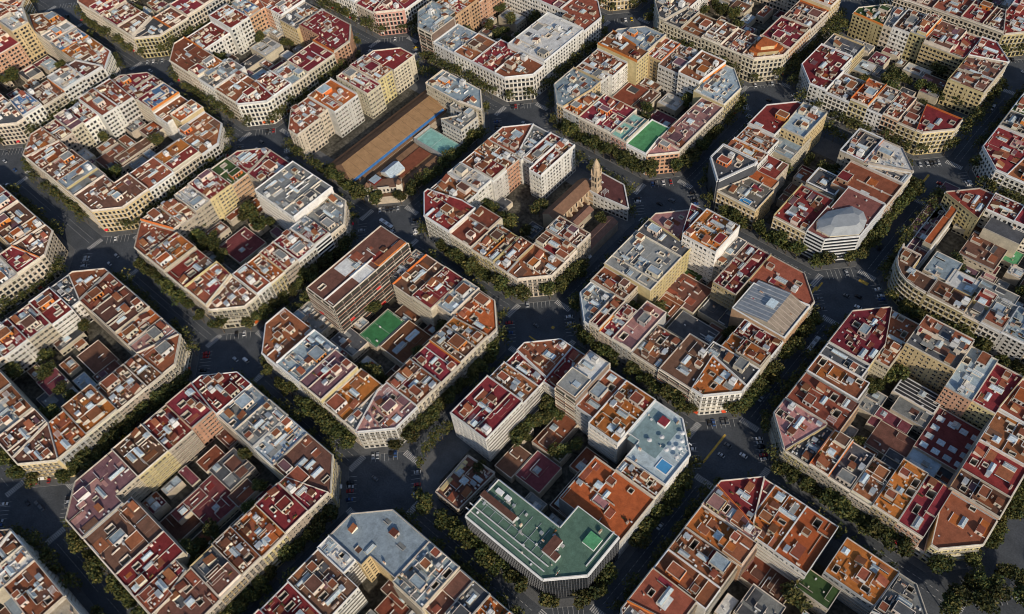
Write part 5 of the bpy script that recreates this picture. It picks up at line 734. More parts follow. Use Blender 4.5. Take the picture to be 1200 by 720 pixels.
  ('L_', 20.5, 'r', 'c', 0, (1, 2, 0, 2), [(-202.3, -367.9), (-217.3, -367.9), (-217.3, -392.9), (-202.3, -392.9)]),
  ('L_', 20.55, 'n', 'c', 1, (1, 2, 0, 2), [(-217.3, -367.9), (-232.3, -367.9), (-232.3, -392.9), (-217.3, -392.9)]),
  ('L_', 22.55, 'g', 'c', 2, (1, 2, 0, 2), [(-232.3, -367.9), (-247.3, -367.9), (-247.3, -392.9), (-232.3, -392.9)]),
  ('L_', 22.24, 'r', 'c', 3, (1, 2, 0, 2), [(-247.3, -367.9), (-262.3, -367.9), (-262.3, -392.9), (-247.3, -392.9)]),
  ('L', 21.93, 't', 'c', 0, (1, 1, 2, 0, 0, 0, 2), [(-262.3, -367.9), (-263.6, -367.9), (-263.6, -365.9), (-288.6, -365.9), (-288.6, -377.9), (-273.6, -392.9), (-262.3, -392.9)]),
  ('UL', 21.05, 'g', 'c', 0, (1, 2, 0, 2), [(-263.6, -365.9), (-263.6, -350.9), (-288.6, -350.9), (-288.6, -365.9)]),
  ('UL', 21.51, 't', 'w', 1, (1, 2, 0, 2), [(-263.6, -350.9), (-263.6, -335.9), (-288.6, -335.9), (-288.6, -350.9)]),
  ('UL', 22.35, 'r', 'c', 2, (1, 2, 0, 2), [(-263.6, -335.9), (-263.6, -320.9), (-288.6, -320.9), (-288.6, -335.9)]),
  ('UL', 20.12, 't', 'c', 3, (1, 2, 0, 2), [(-263.6, -320.9), (-263.6, -305.9), (-288.6, -305.9), (-288.6, -320.9)]),
 ]),
 ((-3, 1), 'outer block', (-401.9, -288.6, -260.6, -147.3), [
  ('T', 19.58, 't', 'c', 0, (1, 1, 2, 0, 0, 0, 2), [(-376.9, -173.6), (-376.9, -172.3), (-374.9, -172.3), (-374.9, -147.3), (-386.9, -147.3), (-401.9, -162.3), (-401.9, -173.6)]),
  ('UR', 23.22, 'g', 'c', 0, (1, 2, 0, 2), [(-374.9, -172.3), (-359.9, -172.3), (-359.9, -147.3), (-374.9, -147.3)]),
  ('UR', 20.94, 'k', 'c', 1, (1, 2, 0, 2), [(-359.9, -172.3), (-344.9, -172.3), (-344.9, -147.3), (-359.9, -147.3)]),
  ('UR', 19.62, 'r', 'c', 2, (1, 2, 0, 2), [(-344.9, -172.3), (-329.9, -172.3), (-329.9, -147.3), (-344.9, -147.3)]),
  ('UR', 19.39, 'r', 'c', 3, (1, 2, 0, 2), [(-329.9, -172.3), (-314.9, -172.3), (-314.9, -147.3), (-329.9, -147.3)]),
  ('R', 20.05, 'r', 'c', 0, (1, 1, 2, 0, 0, 0, 2), [(-314.9, -172.3), (-313.6, -172.3), (-313.6, -174.3), (-288.6, -174.3), (-288.6, -162.3), (-303.6, -147.3), (-314.9, -147.3)]),
  ('R_', 21.59, 'r', 'c', 0, (1, 2, 0, 2), [(-313.6, -174.3), (-313.6, -189.3), (-288.6, -189.3), (-288.6, -174.3)]),
  ('R_', 19.64, 'r', 'c', 1, (1, 2, 0, 2), [(-313.6, -189.3), (-313.6, -204.3), (-288.6, -204.3), (-288.6, -189.3)]),
  ('R_', 18.9, 'r', 'c', 2, (1, 2, 0, 2), [(-313.6, -204.3), (-313.6, -219.3), (-288.6, -219.3), (-288.6, -204.3)]),
  ('R_', 21.59, 't', 'w', 3, (1, 2, 0, 2), [(-313.6, -219.3), (-313.6, -234.3), (-288.6, -234.3), (-288.6, -219.3)]),
  ('B', 21.89, 'n', 'c', 0, (1, 1, 2, 0, 0, 0, 2), [(-313.6, -234.3), (-313.6, -235.6), (-315.6, -235.6), (-315.6, -260.6), (-303.6, -260.6), (-288.6, -245.6), (-288.6, -234.3)]),
  ('L_', 19.84, 'r', 'c', 0, (1, 2, 0, 2), [(-315.6, -235.6), (-330.6, -235.6), (-330.6, -260.6), (-315.6, -260.6)]),
  ('L_', 20.53, 'k', 'c', 1, (1, 2, 0, 2), [(-330.6, -235.6), (-345.6, -235.6), (-345.6, -260.6), (-330.6, -260.6)]),
  ('L_', 20.79, 'k', 'c', 2, (1, 2, 0, 2), [(-345.6, -235.6), (-360.6, -235.6), (-360.6, -260.6), (-345.6, -260.6)]),
  ('L_', 18.9, 'r', 'c', 3, (1, 2, 0, 2), [(-360.6, -235.6), (-375.6, -235.6), (-375.6, -260.6), (-360.6, -260.6)]),
  ('L', 21.62, 't', 'c', 0, (1, 1, 2, 0, 0, 0, 2), [(-375.6, -235.6), (-376.9, -235.6), (-376.9, -233.6), (-401.9, -233.6), (-401.9, -245.6), (-386.9, -260.6), (-375.6, -260.6)]),
  ('UL', 20.59, 'g', 'c', 0, (1, 2, 0, 2), [(-376.9, -233.6), (-376.9, -218.6), (-401.9, -218.6), (-401.9, -233.6)]),
  ('UL', 21.77, 'r', 'c', 1, (1, 2, 0, 2), [(-376.9, -218.6), (-376.9, -203.6), (-401.9, -203.6), (-401.9, -218.6)]),
  ('UL', 21.62, 'n', 'c', 2, (1, 2, 0, 2), [(-376.9, -203.6), (-376.9, -188.6), (-401.9, -188.6), (-401.9, -203.6)]),
  ('UL', 21.71, 'g', 'c', 3, (1, 2, 0, 2), [(-376.9, -188.6), (-376.9, -173.6), (-401.9, -173.6), (-401.9, -188.6)]),
 ]),
]
COURT_TREES = [(84.5, -87.7), (92.2, -86.0), (76.6, -89.4), (92.4, -93.2), (185.6, 49.4), (181.4, 50.9), (189.9, 50.4), (174.9, -40.3), (181.1, -42.5), (174.1, -55.0), (175.6, -62.0), (175.1, -66.5), (198.9, -55.3), (196.2, -60.8), (306.5, 80.1), (68.7, 49.6), (80.3, 51.8), (74.4, 71.0), (61.2, 49.5), (113.5, 89.2), (48.2, 51.2), (-100.1, -79.0), (-83.6, -82.7), (-66.6, -88.4), (-77.4, -51.9), (-64.3, -48.8), (-66.0, -55.0), (-83.1, -91.7), (-50.0, -212.7), (-61.7, -214.5), (-79.2, -212.9), (-40.6, -212.7), (-37.4, -202.7), (85.2, -217.7), (83.6, -225.0), (83.0, -210.4), (-72.0, 202.5), (-74.7, 214.0), (-72.3, 195.5), (-56.1, 203.0), (-85.3, 199.8), (55.5, 321.6), (45.1, 325.3), (63.3, 321.7), (214.6, 326.7), (223.7, 327.7), (205.4, 325.8), (232.8, 328.6), (196.0, 324.8), (242.5, 327.8), (-1.9, 79.6), (181.3, 308.4)]
CORNER_TREES = [(399.7, 14.8), (405.4, 13.2), (393.5, 11.8), (411.8, 27.0), (416.3, 20.1), (398.8, 7.7), (405.3, 25.9), (392.7, 2.6), (391.2, -5.0), (403.8, 5.6)]
BUSES = [(267.2, 90.6, 1), (-3.5, 2.1, 0)]
KIOSK = (407.5, 20.6)
LOWCORNER = [(162.0, -118.6), (160.7, -92.2), (179.4, -90.7), (178.3, -118.5)]
CAM = ((344.65, -216.195, 437.321), (0.821563, 0.634546, -0.128999), 1018.64)
YELLOW = [(259.8, -0.9, 1.2, 22), (257.8, 250.8, 1.5, 14), (247.1, 125.4, 1.5, 10), (248.3, 131.4, 1.2, 8), (267.6, 150.5, 6, 2.5), (139.0, 6.8, 2, 2), (135.6, -7.0, 8, 1.0)]
SUN_EL, SUN_AZ, SUN, SUN_ANG, SKY, EXPO = 28, -25, 3.6, 1.5, .112, -0.05

C = bpy.context.scene.collection
sc = bpy.context.scene
R = random.Random(7)
PI = math.pi

# ------------------------------------------------------------------ materials
def new_mat(name):
    m = bpy.data.materials.new(name); m.use_nodes = True
    nt = m.node_tree
    return m, nt, nt.nodes['Principled BSDF']

def node(nt, t, **kw):
    n = nt.nodes.new(t)
    for k, v in kw.items(): setattr(n, k, v)
    return n

def surf(name, col, rough=.8, var=.25, scale=.35, obj_var=.2, hue=0.0, stain=.35, metal=0.0, fine=3.0, spec=.12):
    """weathered surface: broad patches, fine grain, dark stains, a little difference from object to object"""
    m, nt, b = new_mat(name)
    geo = node(nt, 'ShaderNodeNewGeometry')
    n1 = node(nt, 'ShaderNodeTexNoise'); n1.inputs['Scale'].default_value = scale; n1.inputs['Detail'].default_value = 5; n1.inputs['Roughness'].default_value = .65
    n2 = node(nt, 'ShaderNodeTexNoise'); n2.inputs['Scale'].default_value = fine; n2.inputs['Detail'].default_value = 2
    nt.links.new(geo.outputs['Position'], n1.inputs['Vector']); nt.links.new(geo.outputs['Position'], n2.inputs['Vector'])
    r1 = node(nt, 'ShaderNodeMapRange'); r1.inputs['From Min'].default_value = .3; r1.inputs['From Max'].default_value = .7
    r1.inputs['To Min'].default_value = 1 - var; r1.inputs['To Max'].default_value = 1 + var
    nt.links.new(n1.outputs['Fac'], r1.inputs['Value'])
    r2 = node(nt, 'ShaderNodeMapRange'); r2.inputs['From Min'].default_value = .3; r2.inputs['From Max'].default_value = .7
    r2.inputs['To Min'].default_value = 1 - var * .8; r2.inputs['To Max'].default_value = 1 + var * .8
    nt.links.new(n2.outputs['Fac'], r2.inputs['Value'])
    oi = node(nt, 'ShaderNodeObjectInfo')
    r3 = node(nt, 'ShaderNodeMapRange'); r3.inputs['To Min'].default_value = 1 - obj_var; r3.inputs['To Max'].default_value = 1 + obj_var
    nt.links.new(oi.outputs['Random'], r3.inputs['Value'])
    m1 = node(nt, 'ShaderNodeMath', operation='MULTIPLY'); m2 = node(nt, 'ShaderNodeMath', operation='MULTIPLY')
    nt.links.new(r1.outputs[0], m1.inputs[0]); nt.links.new(r2.outputs[0], m1.inputs[1])
    nt.links.new(m1.outputs[0], m2.inputs[0]); nt.links.new(r3.outputs[0], m2.inputs[1])
    hs = node(nt, 'ShaderNodeHueSaturation'); hs.inputs['Color'].default_value = (*col, 1)
    nt.links.new(m2.outputs[0], hs.inputs['Value'])
    if hue:
        hm = node(nt, 'ShaderNodeMath', operation='MULTIPLY'); hm.inputs[1].default_value = 7.31
        fr = node(nt, 'ShaderNodeMath', operation='FRACT'); hr = node(nt, 'ShaderNodeMapRange')
        nt.links.new(oi.outputs['Random'], hm.inputs[0]); nt.links.new(hm.outputs[0], fr.inputs[0]); nt.links.new(fr.outputs[0], hr.inputs['Value'])
        hr.inputs['To Min'].default_value = .5 - hue; hr.inputs['To Max'].default_value = .5 + hue
        nt.links.new(hr.outputs[0], hs.inputs['Hue'])
    out = hs.outputs['Color']
    if stain:
        n3 = node(nt, 'ShaderNodeTexNoise'); n3.inputs['Scale'].default_value = .8; n3.inputs['Detail'].default_value = 6; n3.inputs['Roughness'].default_value = .7
        nt.links.new(geo.outputs['Position'], n3.inputs['Vector'])
        r4 = node(nt, 'ShaderNodeMapRange'); r4.inputs['From Min'].default_value = .55; r4.inputs['From Max'].default_value = .72; r4.inputs['To Max'].default_value = stain
        nt.links.new(n3.outputs['Fac'], r4.inputs['Value'])
        mx = node(nt, 'ShaderNodeMix', data_type='RGBA')
        nt.links.new(r4.outputs[0], mx.inputs['Factor']); nt.links.new(out, mx.inputs['A'])
        mx.inputs['B'].default_value = (col[0] * .35 + .03, col[1] * .35 + .03, col[2] * .35 + .03, 1)
        out = mx.outputs['Result']
    nt.links.new(out, b.inputs['Base Color'])
    b.inputs['Roughness'].default_value = rough; b.inputs['Metallic'].default_value = metal
    b.inputs['Specular IOR Level'].default_value = spec
    return m

ROOFCOL = dict(t=(.30, .105, .055), r=(.235, .036, .038), o=(.45, .14, .04), n=(.17, .085, .06), v=(.20, .105, .12), p=(.42, .215, .20),
               g=(.27, .28, .27), k=(.10, .105, .115), b=(.36, .44, .49), w=(.66, .66, .63), B=(.12, .22, .42), G=(.10, .31, .14), f=(.06, .10, .035),
               a=(.27, .52, .44), e=(.45, .38, .29), m=(.19, .055, .06), q=(.22, .085, .05), K=(.19, .06, .05), C=(.05, .19, .085), M=(.34, .38, .40),
               P=(.46, .54, .57), F=(.115, .20, .15), Q=(.14, .13, .11), O=(.24, .10, .08), S=(.24, .09, .06), W=(.17, .07, .065), Z=(.045, .045, .05))
ROOFNAME = dict(t='terracotta', r='maroon', o='orange tiled', n='brown', v='plum', p='pink', g='grey', k='charcoal', b='pale blue', w='white', B='blue', G='bright green',
                f='leafy green', a='aqua', e='beige', m='dark maroon', q='rust', K='red brown', C='green', M='silver', P='light blue', F='green', Q='dark', O='slate', S='stepped terracotta', W='maroon', Z='black')
ROOFCOL = {k: tuple(c * .84 for c in v) for k, v in ROOFCOL.items()}
RM = {k: surf('roof_' + ROOFNAME[k].replace(' ', '_') + '_' + str(ord(k)), v, .85, .26, .30, .24, .012, .4) for k, v in ROOFCOL.items()}
FACCOL = dict(c=(.52, .455, .35), w=(.66, .64, .59), y=(.53, .43, .23), s=(.21, .15, .115), q=(.40, .40, .385), o=(.50, .31, .19), P=(.55, .32, .25), k=(.07, .075, .085), e=(.45, .385, .30))
FACNAME = dict(c='cream', w='white', y='yellow', s='brown', q='grey', o='ochre', P='salmon', k='dark glazed', e='beige')
FM = {k: surf('wall_' + v.replace(' ', '_'), FACCOL[k], .85, .2, .18, .2, .014, .45) for k, v in FACNAME.items()}
M = {}
M['glass'] = surf('window_glass', (.018, .022, .028), .12, .3, .6, .3, 0, 0, spec=.6)
M['blind'] = surf('window_blind', (.23, .20, .155), .6, .3, .6, .4, .02, 0)
M['shutter'] = surf('window_shutter', (.07, .065, .05), .6, .3, .6, .4, .02, 0)
M['trim'] = surf('stone_trim', (.66, .61, .51), .8, .12, .5, .15, .01, .2)
M['coping'] = surf('parapet_coping', (.56, .50, .42), .8, .25, .4, .3, .012, .3)
M['box'] = surf('stair_box_render', (.64, .56, .45), .85, .15, .4, .35, .03, .3)
M['white'] = surf('white_paint', (.66, .66, .645), .6, .1, .5, .18, 0, .25)
M['iron'] = surf('dark_iron', (.03, .03, .032), .5, .2, 1, .2, 0, 0)
M['skyglass'] = surf('skylight_glass', (.42, .50, .54), .25, .25, .9, .35, .01, .3, spec=.5)
M['metal'] = surf('zinc_sheet', (.40, .43, .45), .45, .2, .4, .2, 0, .4, metal=.3)
M['fibre'] = surf('fibre_cement', (.33, .33, .32), .9, .25, .5, .25, 0, .5)
M['wood'] = surf('deck_wood', (.30, .17, .08), .8, .2, .5, .3, .01, .2)
M['clay'] = surf('clay_pot', (.40, .17, .08), .85, .2, .6, .3, .01, .2)
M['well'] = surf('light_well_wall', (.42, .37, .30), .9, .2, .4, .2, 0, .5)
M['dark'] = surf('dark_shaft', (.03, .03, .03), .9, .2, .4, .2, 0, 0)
M['asphalt'] = surf('asphalt', (.078, .087, .099), .85, .25, .08, 0, 0, .3, fine=1.2)
M['paving'] = surf('pavement_tiles', (.125, .13, .135), .85, .2, .15, 0, 0, .4, fine=1.5)
M['yard'] = surf('courtyard_floor', (.085, .08, .065), .95, .6, .10, 0, 0, .7, fine=.5)
M['paint'] = surf('road_paint', (.50, .50, .49), .7, .3, .6, 0, 0, .7)
M['yellow'] = surf('road_paint_yellow', (.50, .33, .07), .7, .3, .6, 0, 0, .6)
M['bark'] = surf('bark', (.14, .11, .08), .9, .3, 2, .2, 0, 0)
M['rubber'] = surf('rubber', (.02, .02, .02), .7, .1, 2, 0, 0, 0)
M['bluefoil'] = surf('blue_sheet', (.05, .16, .38), .5, .25, .5, .1, 0, .3)
M['water'] = surf('pool_water', (.07, .27, .50), .08, .1, .4, .1, 0, 0, spec=.6)
M['teal'] = surf('teal_deck', (.22, .31, .32), .6, .2, .4, .1, 0, .3)
M['redcloth'] = surf('red_awning', (.62, .06, .03), .7, .1, .5, .2, .02, .1)
M['orangewall'] = surf('orange_waterproofing', (.62, .20, .05), .7, .15, .4, .2, .01, .3)
M['hall_lit'] = surf('hall_roof_lit_sheet', (.33, .20, .10), .8, .18, .25, 0, 0, .45)  # sunlit look of the main nave slope put into the colour
M['hall_dark'] = surf('hall_aisle_and_shade_sheet', (.17, .10, .06), .85, .22, .25, 0, 0, .5)  # brown aisle sheet; also paints the nave's shaded slope darker
M['nave'] = surf('nave_tiles', (.20, .115, .075), .9, .22, .4, 0, 0, .4)
M['cloister'] = surf('cloister_tiles', (.23, .13, .095), .9, .22, .4, 0, 0, .4)
M['sand'] = surf('tower_stone', (.50, .385, .26), .85, .16, .5, .1, 0, .3)
M['fin'] = surf('facade_fin', (.17, .175, .185), .5, .1, .5, .1, 0, 0)
M['slate'] = surf('slate_sheet', (.34, .36, .37), .55, .12, .3, 0, 0, .2)
M['soil'] = surf('roof_garden_soil', (.05, .08, .03), .95, .4, .4, 0, 0, .4)

def leaf_mat(name, col):
    m = surf(name, col, .7, .45, .25, .35, .02, 0, fine=1.3, spec=.2)
    m.node_tree.nodes['Principled BSDF'].inputs['Subsurface Weight'].default_value = 0
    return m
M['leaf1'] = leaf_mat('leaves_olive', (.078, .080, .023))
M['leaf2'] = leaf_mat('leaves_deep', (.040, .056, .020))
M['leaf3'] = leaf_mat('leaves_yellowing', (.14, .12, .034))

CARCOL = dict(white=(.75, .75, .75), silver=(.42, .44, .46), black=(.015, .015, .018), red=(.35, .03, .03), blue=(.04, .09, .24), yellow=(.75, .50, .03), grey=(.13, .135, .14))
CM = {k: surf('car_paint_' + k, v, .3, .03, .5, .08, 0, 0, spec=.5) for k, v in CARCOL.items()}

# ------------------------------------------------------------------ mesh builder
class MB:
    def __init__(s): s.v = []; s.f = []; s.m = []; s.mats = []; s.mi = {}
    def mid(s, m):
        k = m.name
        if k not in s.mi: s.mi[k] = len(s.mats); s.mats.append(m)
        return s.mi[k]
    def poly(s, pts, m):
        i = len(s.v); s.v.extend(pts); s.f.append(tuple(range(i, i + len(pts)))); s.m.append(s.mid(m))
    def tri(s, pts, tris, m):
        i = len(s.v); s.v.extend(pts); k = s.mid(m)
        for t in tris: s.f.append(tuple(i + a for a in t)); s.m.append(k)
    def box(s, x0, x1, y0, y1, z0, z1, m, top=None, bottom=False):
        i = len(s.v)
        s.v.extend([(x0, y0, z0), (x1, y0, z0), (x1, y1, z0), (x0, y1, z0), (x0, y0, z1), (x1, y0, z1), (x1, y1, z1), (x0, y1, z1)])
        k = s.mid(m); t = s.mid(top) if top else k
        for f in ((0, 1, 5, 4), (1, 2, 6, 5), (2, 3, 7, 6), (3, 0, 4, 7)): s.f.append(tuple(i + a for a in f)); s.m.append(k)
        s.f.append((i + 4, i + 5, i + 6, i + 7)); s.m.append(t)
        if bottom: s.f.append((i + 3, i + 2, i + 1, i)); s.m.append(k)
    def obox(s, p, t, n, a0, a1, d0, d1, z0, z1, m, top=None, bottom=True):
        """box in a wall frame: p origin, t along, n outwards"""
        q = lambda a, d, z: (p[0] + t[0] * a + n[0] * d, p[1] + t[1] * a + n[1] * d, z)
        i = len(s.v); k = s.mid(m); kt = s.mid(top) if top else k
        s.v.extend([q(a0, d0, z0), q(a1, d0, z0), q(a1, d1, z0), q(a0, d1, z0), q(a0, d0, z1), q(a1, d0, z1), q(a1, d1, z1), q(a0, d1, z1)])
        for f in ((1, 0, 4, 5), (2, 1, 5, 6), (3, 2, 6, 7), (0, 3, 7, 4)): s.f.append(tuple(i + a for a in f)); s.m.append(k)
        s.f.append((i + 7, i + 6, i + 5, i + 4)); s.m.append(kt)
        if bottom: s.f.append((i, i + 1, i + 2, i + 3)); s.m.append(k)
    def prism(s, pts, z0, z1, m, top=None, bottom=False):
        n = len(pts)
        for j in range(n):
            a, b = pts[j], pts[(j + 1) % n]
            s.poly([(a[0], a[1], z0), (b[0], b[1], z0), (b[0], b[1], z1), (a[0], a[1], z1)], m)
        s.poly([(p[0], p[1], z1) for p in pts], top or m)
        if bottom: s.poly([(p[0], p[1], z0) for p in pts][::-1], m)
    def lathe(s, cx, cy, prof, m, seg=10):
        for (r0, z0), (r1, z1) in zip(prof[:-1], prof[1:]):
            for k in range(seg):
                a, b = 2 * PI * k / seg, 2 * PI * (k + 1) / seg
                s.poly([(cx + r0 * math.cos(a), cy + r0 * math.sin(a), z0), (cx + r0 * math.cos(b), cy + r0 * math.sin(b), z0),
                        (cx + r1 * math.cos(b), cy + r1 * math.sin(b), z1), (cx + r1 * math.cos(a), cy + r1 * math.sin(a), z1)], m)
    def mesh(s, name, org=(0, 0, 0)):
        me = bpy.data.meshes.new(name)
        ox, oy, oz = org
        me.from_pydata([(x - ox, y - oy, z - oz) for x, y, z in s.v], [], s.f)
        for m in s.mats: me.materials.append(m)
        me.polygons.foreach_set('material_index', s.m)
        me.update()
        return me
    def build(s, name, parent=None, org=(0, 0, 0)):
        o = bpy.data.objects.new(name, s.mesh(name, org)); C.objects.link(o)
        if parent is not None: o.parent = parent
        else: o.location = org
        return o

def tag(o, label=None, cat=None, group=None, kind=None):
    if label: o['label'] = label
    if cat: o['category'] = cat
    if group: o['group'] = group
    if kind: o['kind'] = kind
    return o
def empty(name, loc, label, cat, group=None):
    o = bpy.data.objects.new(name, None); o.empty_display_size = 1; o.location = loc; C.objects.link(o)
    return tag(o, label, cat, group)
def inst(name, me, parent, loc, rz=0, scale=(1, 1, 1)):
    o = bpy.data.objects.new(name, me); o.location = loc; o.rotation_euler = (0, 0, rz); o.scale = scale
    C.objects.link(o)
    if parent is not None: o.parent = parent
    return o

# ------------------------------------------------------------------ camera maths for ranking only (which houses show largest)
CAMP = Vector(CAM[0]); CAMR = (Matrix.Rotation(CAM[1][0], 3, 'Z') @ Matrix.Rotation(CAM[1][1], 3, 'X') @ Matrix.Rotation(CAM[1][2], 3, 'Z'))
CAMI = CAMR.transposed()
def project(x, y, z):
    c = CAMI @ (Vector((x, y, z)) - CAMP)
    return 600 + CAM[2] * c.x / -c.z, 360 - CAM[2] * c.y / -c.z
def shown_area(pts, h):
    """pixels of roof inside the frame"""
    ps = [project(x, y, h) for x, y in pts]
    ps = [(min(max(x, 0), 1200), min(max(y, 0), 720)) for x, y in ps]
    A = 0
    for i in range(len(ps)): A += ps[i][0] * ps[(i + 1) % len(ps)][1] - ps[(i + 1) % len(ps)][0] * ps[i][1]
    return abs(A) / 2

# ------------------------------------------------------------------ shared rooftop pieces
def mesh_of(fn, name):
    b = MB(); fn(b); return b.mesh(name)
def ac(b):
    b.box(-.55, .55, -.4, .4, .15, 1.0, M['white']); b.box(-.5, -.4, -.4, .4, 0, .15, M['iron']); b.box(.4, .5, -.4, .4, 0, .15, M['iron'])
    for k in range(8):
        a, c = 2 * PI * k / 8, 2 * PI * (k + 1) / 8
        b.poly([(0, -.404, .57), (.32 * math.cos(a), -.404, .57 + .32 * math.sin(a)), (.32 * math.cos(c), -.404, .57 + .32 * math.sin(c))], M['iron'])
def chim(n):
    def f(b):
        b.box(-.35 * n, .35 * n, -.35, .35, 0, 1.5, M['box']); b.box(-.35 * n - .1, .35 * n + .1, -.45, .45, 1.5, 1.62, M['coping'])
        for k in range(n):
            x = -.35 * n + .35 + .7 * k
            b.lathe(x, 0, [(.14, 1.62), (.17, 1.9), (.12, 2.1)], M['clay'], 6); b.lathe(x, 0, [(.26, 2.1), (0.01, 2.28)], M['clay'], 6)
    return f
def stair(kind):
    def f(b):
        if kind == 0:      # lean-to roof
            b.poly([(-1.6, -2.2, 0), (1.6, -2.2, 0), (1.6, -2.2, 2.9), (-1.6, -2.2, 2.9)], M['box']); b.poly([(1.6, 2.2, 0), (-1.6, 2.2, 0), (-1.6, 2.2, 1.5), (1.6, 2.2, 1.5)], M['box'])
            b.poly([(1.6, -2.2, 0), (1.6, 2.2, 0), (1.6, 2.2, 1.5), (1.6, -2.2, 2.9)], M['box']); b.poly([(-1.6, 2.2, 0), (-1.6, -2.2, 0), (-1.6, -2.2, 2.9), (-1.6, 2.2, 1.5)], M['box'])
            b.poly([(-1.75, -2.35, 2.98), (1.75, -2.35, 2.98), (1.75, 2.35, 1.5), (-1.75, 2.35, 1.5)], RM['t'])
        elif kind == 1:    # flat with coping
            b.box(-1.8, 1.8, -2.1, 2.1, 0, 2.7, M['box'], RM['t']); b.box(-1.95, 1.95, -2.25, -1.95, 2.7, 2.95, M['coping']); b.box(-1.95, 1.95, 1.95, 2.25, 2.7, 2.95, M['coping'])
            b.box(-1.95, -1.7, -1.95, 1.95, 2.7, 2.93, M['coping']); b.box(1.7, 1.95, -1.95, 1.95, 2.7, 2.93, M['coping'])
        else:              # taller lift house
            b.box(-1.7, 1.7, -1.7, 1.7, 0, 3.6, M['white'], M['fibre']); b.box(-1.2, 1.2, -.9, .9, 3.6, 4.1, M['white'])
    return f
def sky_(kind):
    def f(b):
        L, W = (3.2, 1.5) if kind == 0 else ((2.0, 2.0) if kind == 1 else (4.6, 1.3))
        b.box(-L, L, -W, W, 0, .7, M['box'], M['box'])
        n = int(L * 1.4)
        for k in range(1, n):
            x = -L + .15 + (2 * L - .3) * k / n
            for sg in (-1, 1):
                b.poly([(x - .05, sg * (W - .1), .76), (x + .05, sg * (W - .1), .76), (x + .05, 0, 1.64), (x - .05, 0, 1.64)][::sg * -1], M['white'])
        b.box(-L + .45, L - .45, -.08, .08, 1.56, 1.7, M['white'])
    return f
def sky_glass(kind):
    def f(b):
        L, W = (3.2, 1.5) if kind == 0 else ((2.0, 2.0) if kind == 1 else (4.6, 1.3))
        b.poly([(-L + .15, -W + .1, .72), (L - .15, -W + .1, .72), (L - .5, 0, 1.6), (-L + .5, 0, 1.6)], M['skyglass'])
        b.poly([(L - .15, W - .1, .72), (-L + .15, W - .1, .72), (-L + .5, 0, 1.6), (L - .5, 0, 1.6)], M['skyglass'])
        b.poly([(-L + .15, W - .1, .72), (-L + .15, -W + .1, .72), (-L + .5, 0, 1.6)], M['skyglass']); b.poly([(L - .15, -W + .1, .72), (L - .15, W - .1, .72), (L - .5, 0, 1.6)], M['skyglass'])
    return f
def door(y):
    return lambda b: b.box(-.45, .45, -y - .06, -y + .02, .02, 2.05, M['shutter'])
def tank(b):
    b.lathe(0, 0, [(.62, .3), (.68, .5), (.68, 1.5), (.5, 1.75), (.02, 1.85)], M['fibre'], 10)
    for x, y in ((-.4, -.4), (.4, -.4), (.4, .4), (-.4, .4)): b.box(x - .06, x + .06, y - .06, y + .06, 0, .4, M['iron'])
def pergola(b):
    for x in (-2, 2):
        for y in (-1.3, 1.3): b.box(x - .08, x + .08, y - .08, y + .08, 0, 2.3, M['white'])
    for y in (-1.3, 1.3): b.box(-2.2, 2.2, y - .07, y + .07, 2.3, 2.42, M['white'])
    for k in range(9): b.box(-2.05 + k * .5, -1.95 + k * .5, -1.5, 1.5, 2.43, 2.5, M['white'])
def planter(b):
    b.box(-1.2, 1.2, -.3, .3, 0, .5, M['clay'])
    q = random.Random(3)
    for k in range(40):
        x, y, z = q.uniform(-1.2, 1.2), q.uniform(-.4, .4), q.uniform(.5, 1.3); r = q.uniform(.1, .25)
        a, e = q.uniform(0, 6.3), q.uniform(-.8, .8)
        ux, uy = math.cos(a) * r, math.sin(a) * r
        b.poly([(x - ux, y - uy, z - e * r), (x + uy, y - ux, z - r * .3), (x + ux, y + uy, z + e * r), (x - uy, y + ux, z + r * .3)], M['leaf2' if k % 3 else 'leaf1'])
def laundry(b):
    for x in (-2, 2): b.box(x - .04, x + .04, -.04, .04, 0, 1.9, M['iron'])
    b.box(-2, 2, -.015, .015, 1.85, 1.88, M['iron'])
    for k, (x0, x1, m) in enumerate(((-1.7, -.6, 'white'), (-.5, .2, 'redcloth'), (.35, 1.6, 'white'))): b.box(x0, x1, -.02, .02, .7 + .2 * k, 1.83, M[m], bottom=True)
def shed(b):
    b.box(-1.5, 1.5, -1.1, 1.1, 0, 2.1, M['white']); 
    b.poly([(-1.65, -1.25, 2.12), (1.65, -1.25, 2.12), (1.65, 1.25, 2.5), (-1.65, 1.25, 2.5)], M['metal'])
    b.box(-.4, .4, -1.14, -1.05, 0.02, 1.9, M['shutter'])
def vent(b):
    b.box(-.25, .25, -.25, .25, 0, .9, M['box']); b.box(-.34, .34, -.34, .34, .95, 1.03, M['coping'])
    for x in (-.2, .2): b.box(x - .05, x + .05, -.2, .2, .9, .95, M['coping'])
def dish(b):
    b.box(-.05, .05, -.05, .05, 0, 1.2, M['iron']); b.lathe(0, 0, [(.1, 1.2), (.4, 1.35), (.5, 1.5)], M['white'], 10)
    b.box(-.02, .02, -.02, .02, 1.2, 3.8, M['iron'])
    for z in (2.9, 3.3, 3.7): b.box(-.5, .5, -.015, .015, z, z + .03, M['iron'])
def parasol(b):
    b.box(-.03, .03, -.03, .03, 0, 2.3, M['white']); b.lathe(0, 0, [(1.4, 2.1), (.02, 2.7)], M['white'], 8)
def lounger(b):
    b.box(-.3, .3, -.9, .4, .25, .38, M['white']); b.poly([(-.3, .4, .38), (.3, .4, .38), (.3, .9, .8), (-.3, .9, .8)], M['white'])
    for x in (-.26, .2):
        for y in (-.85, .3): b.box(x, x + .06, y, y + .06, 0, .25, M['iron'])
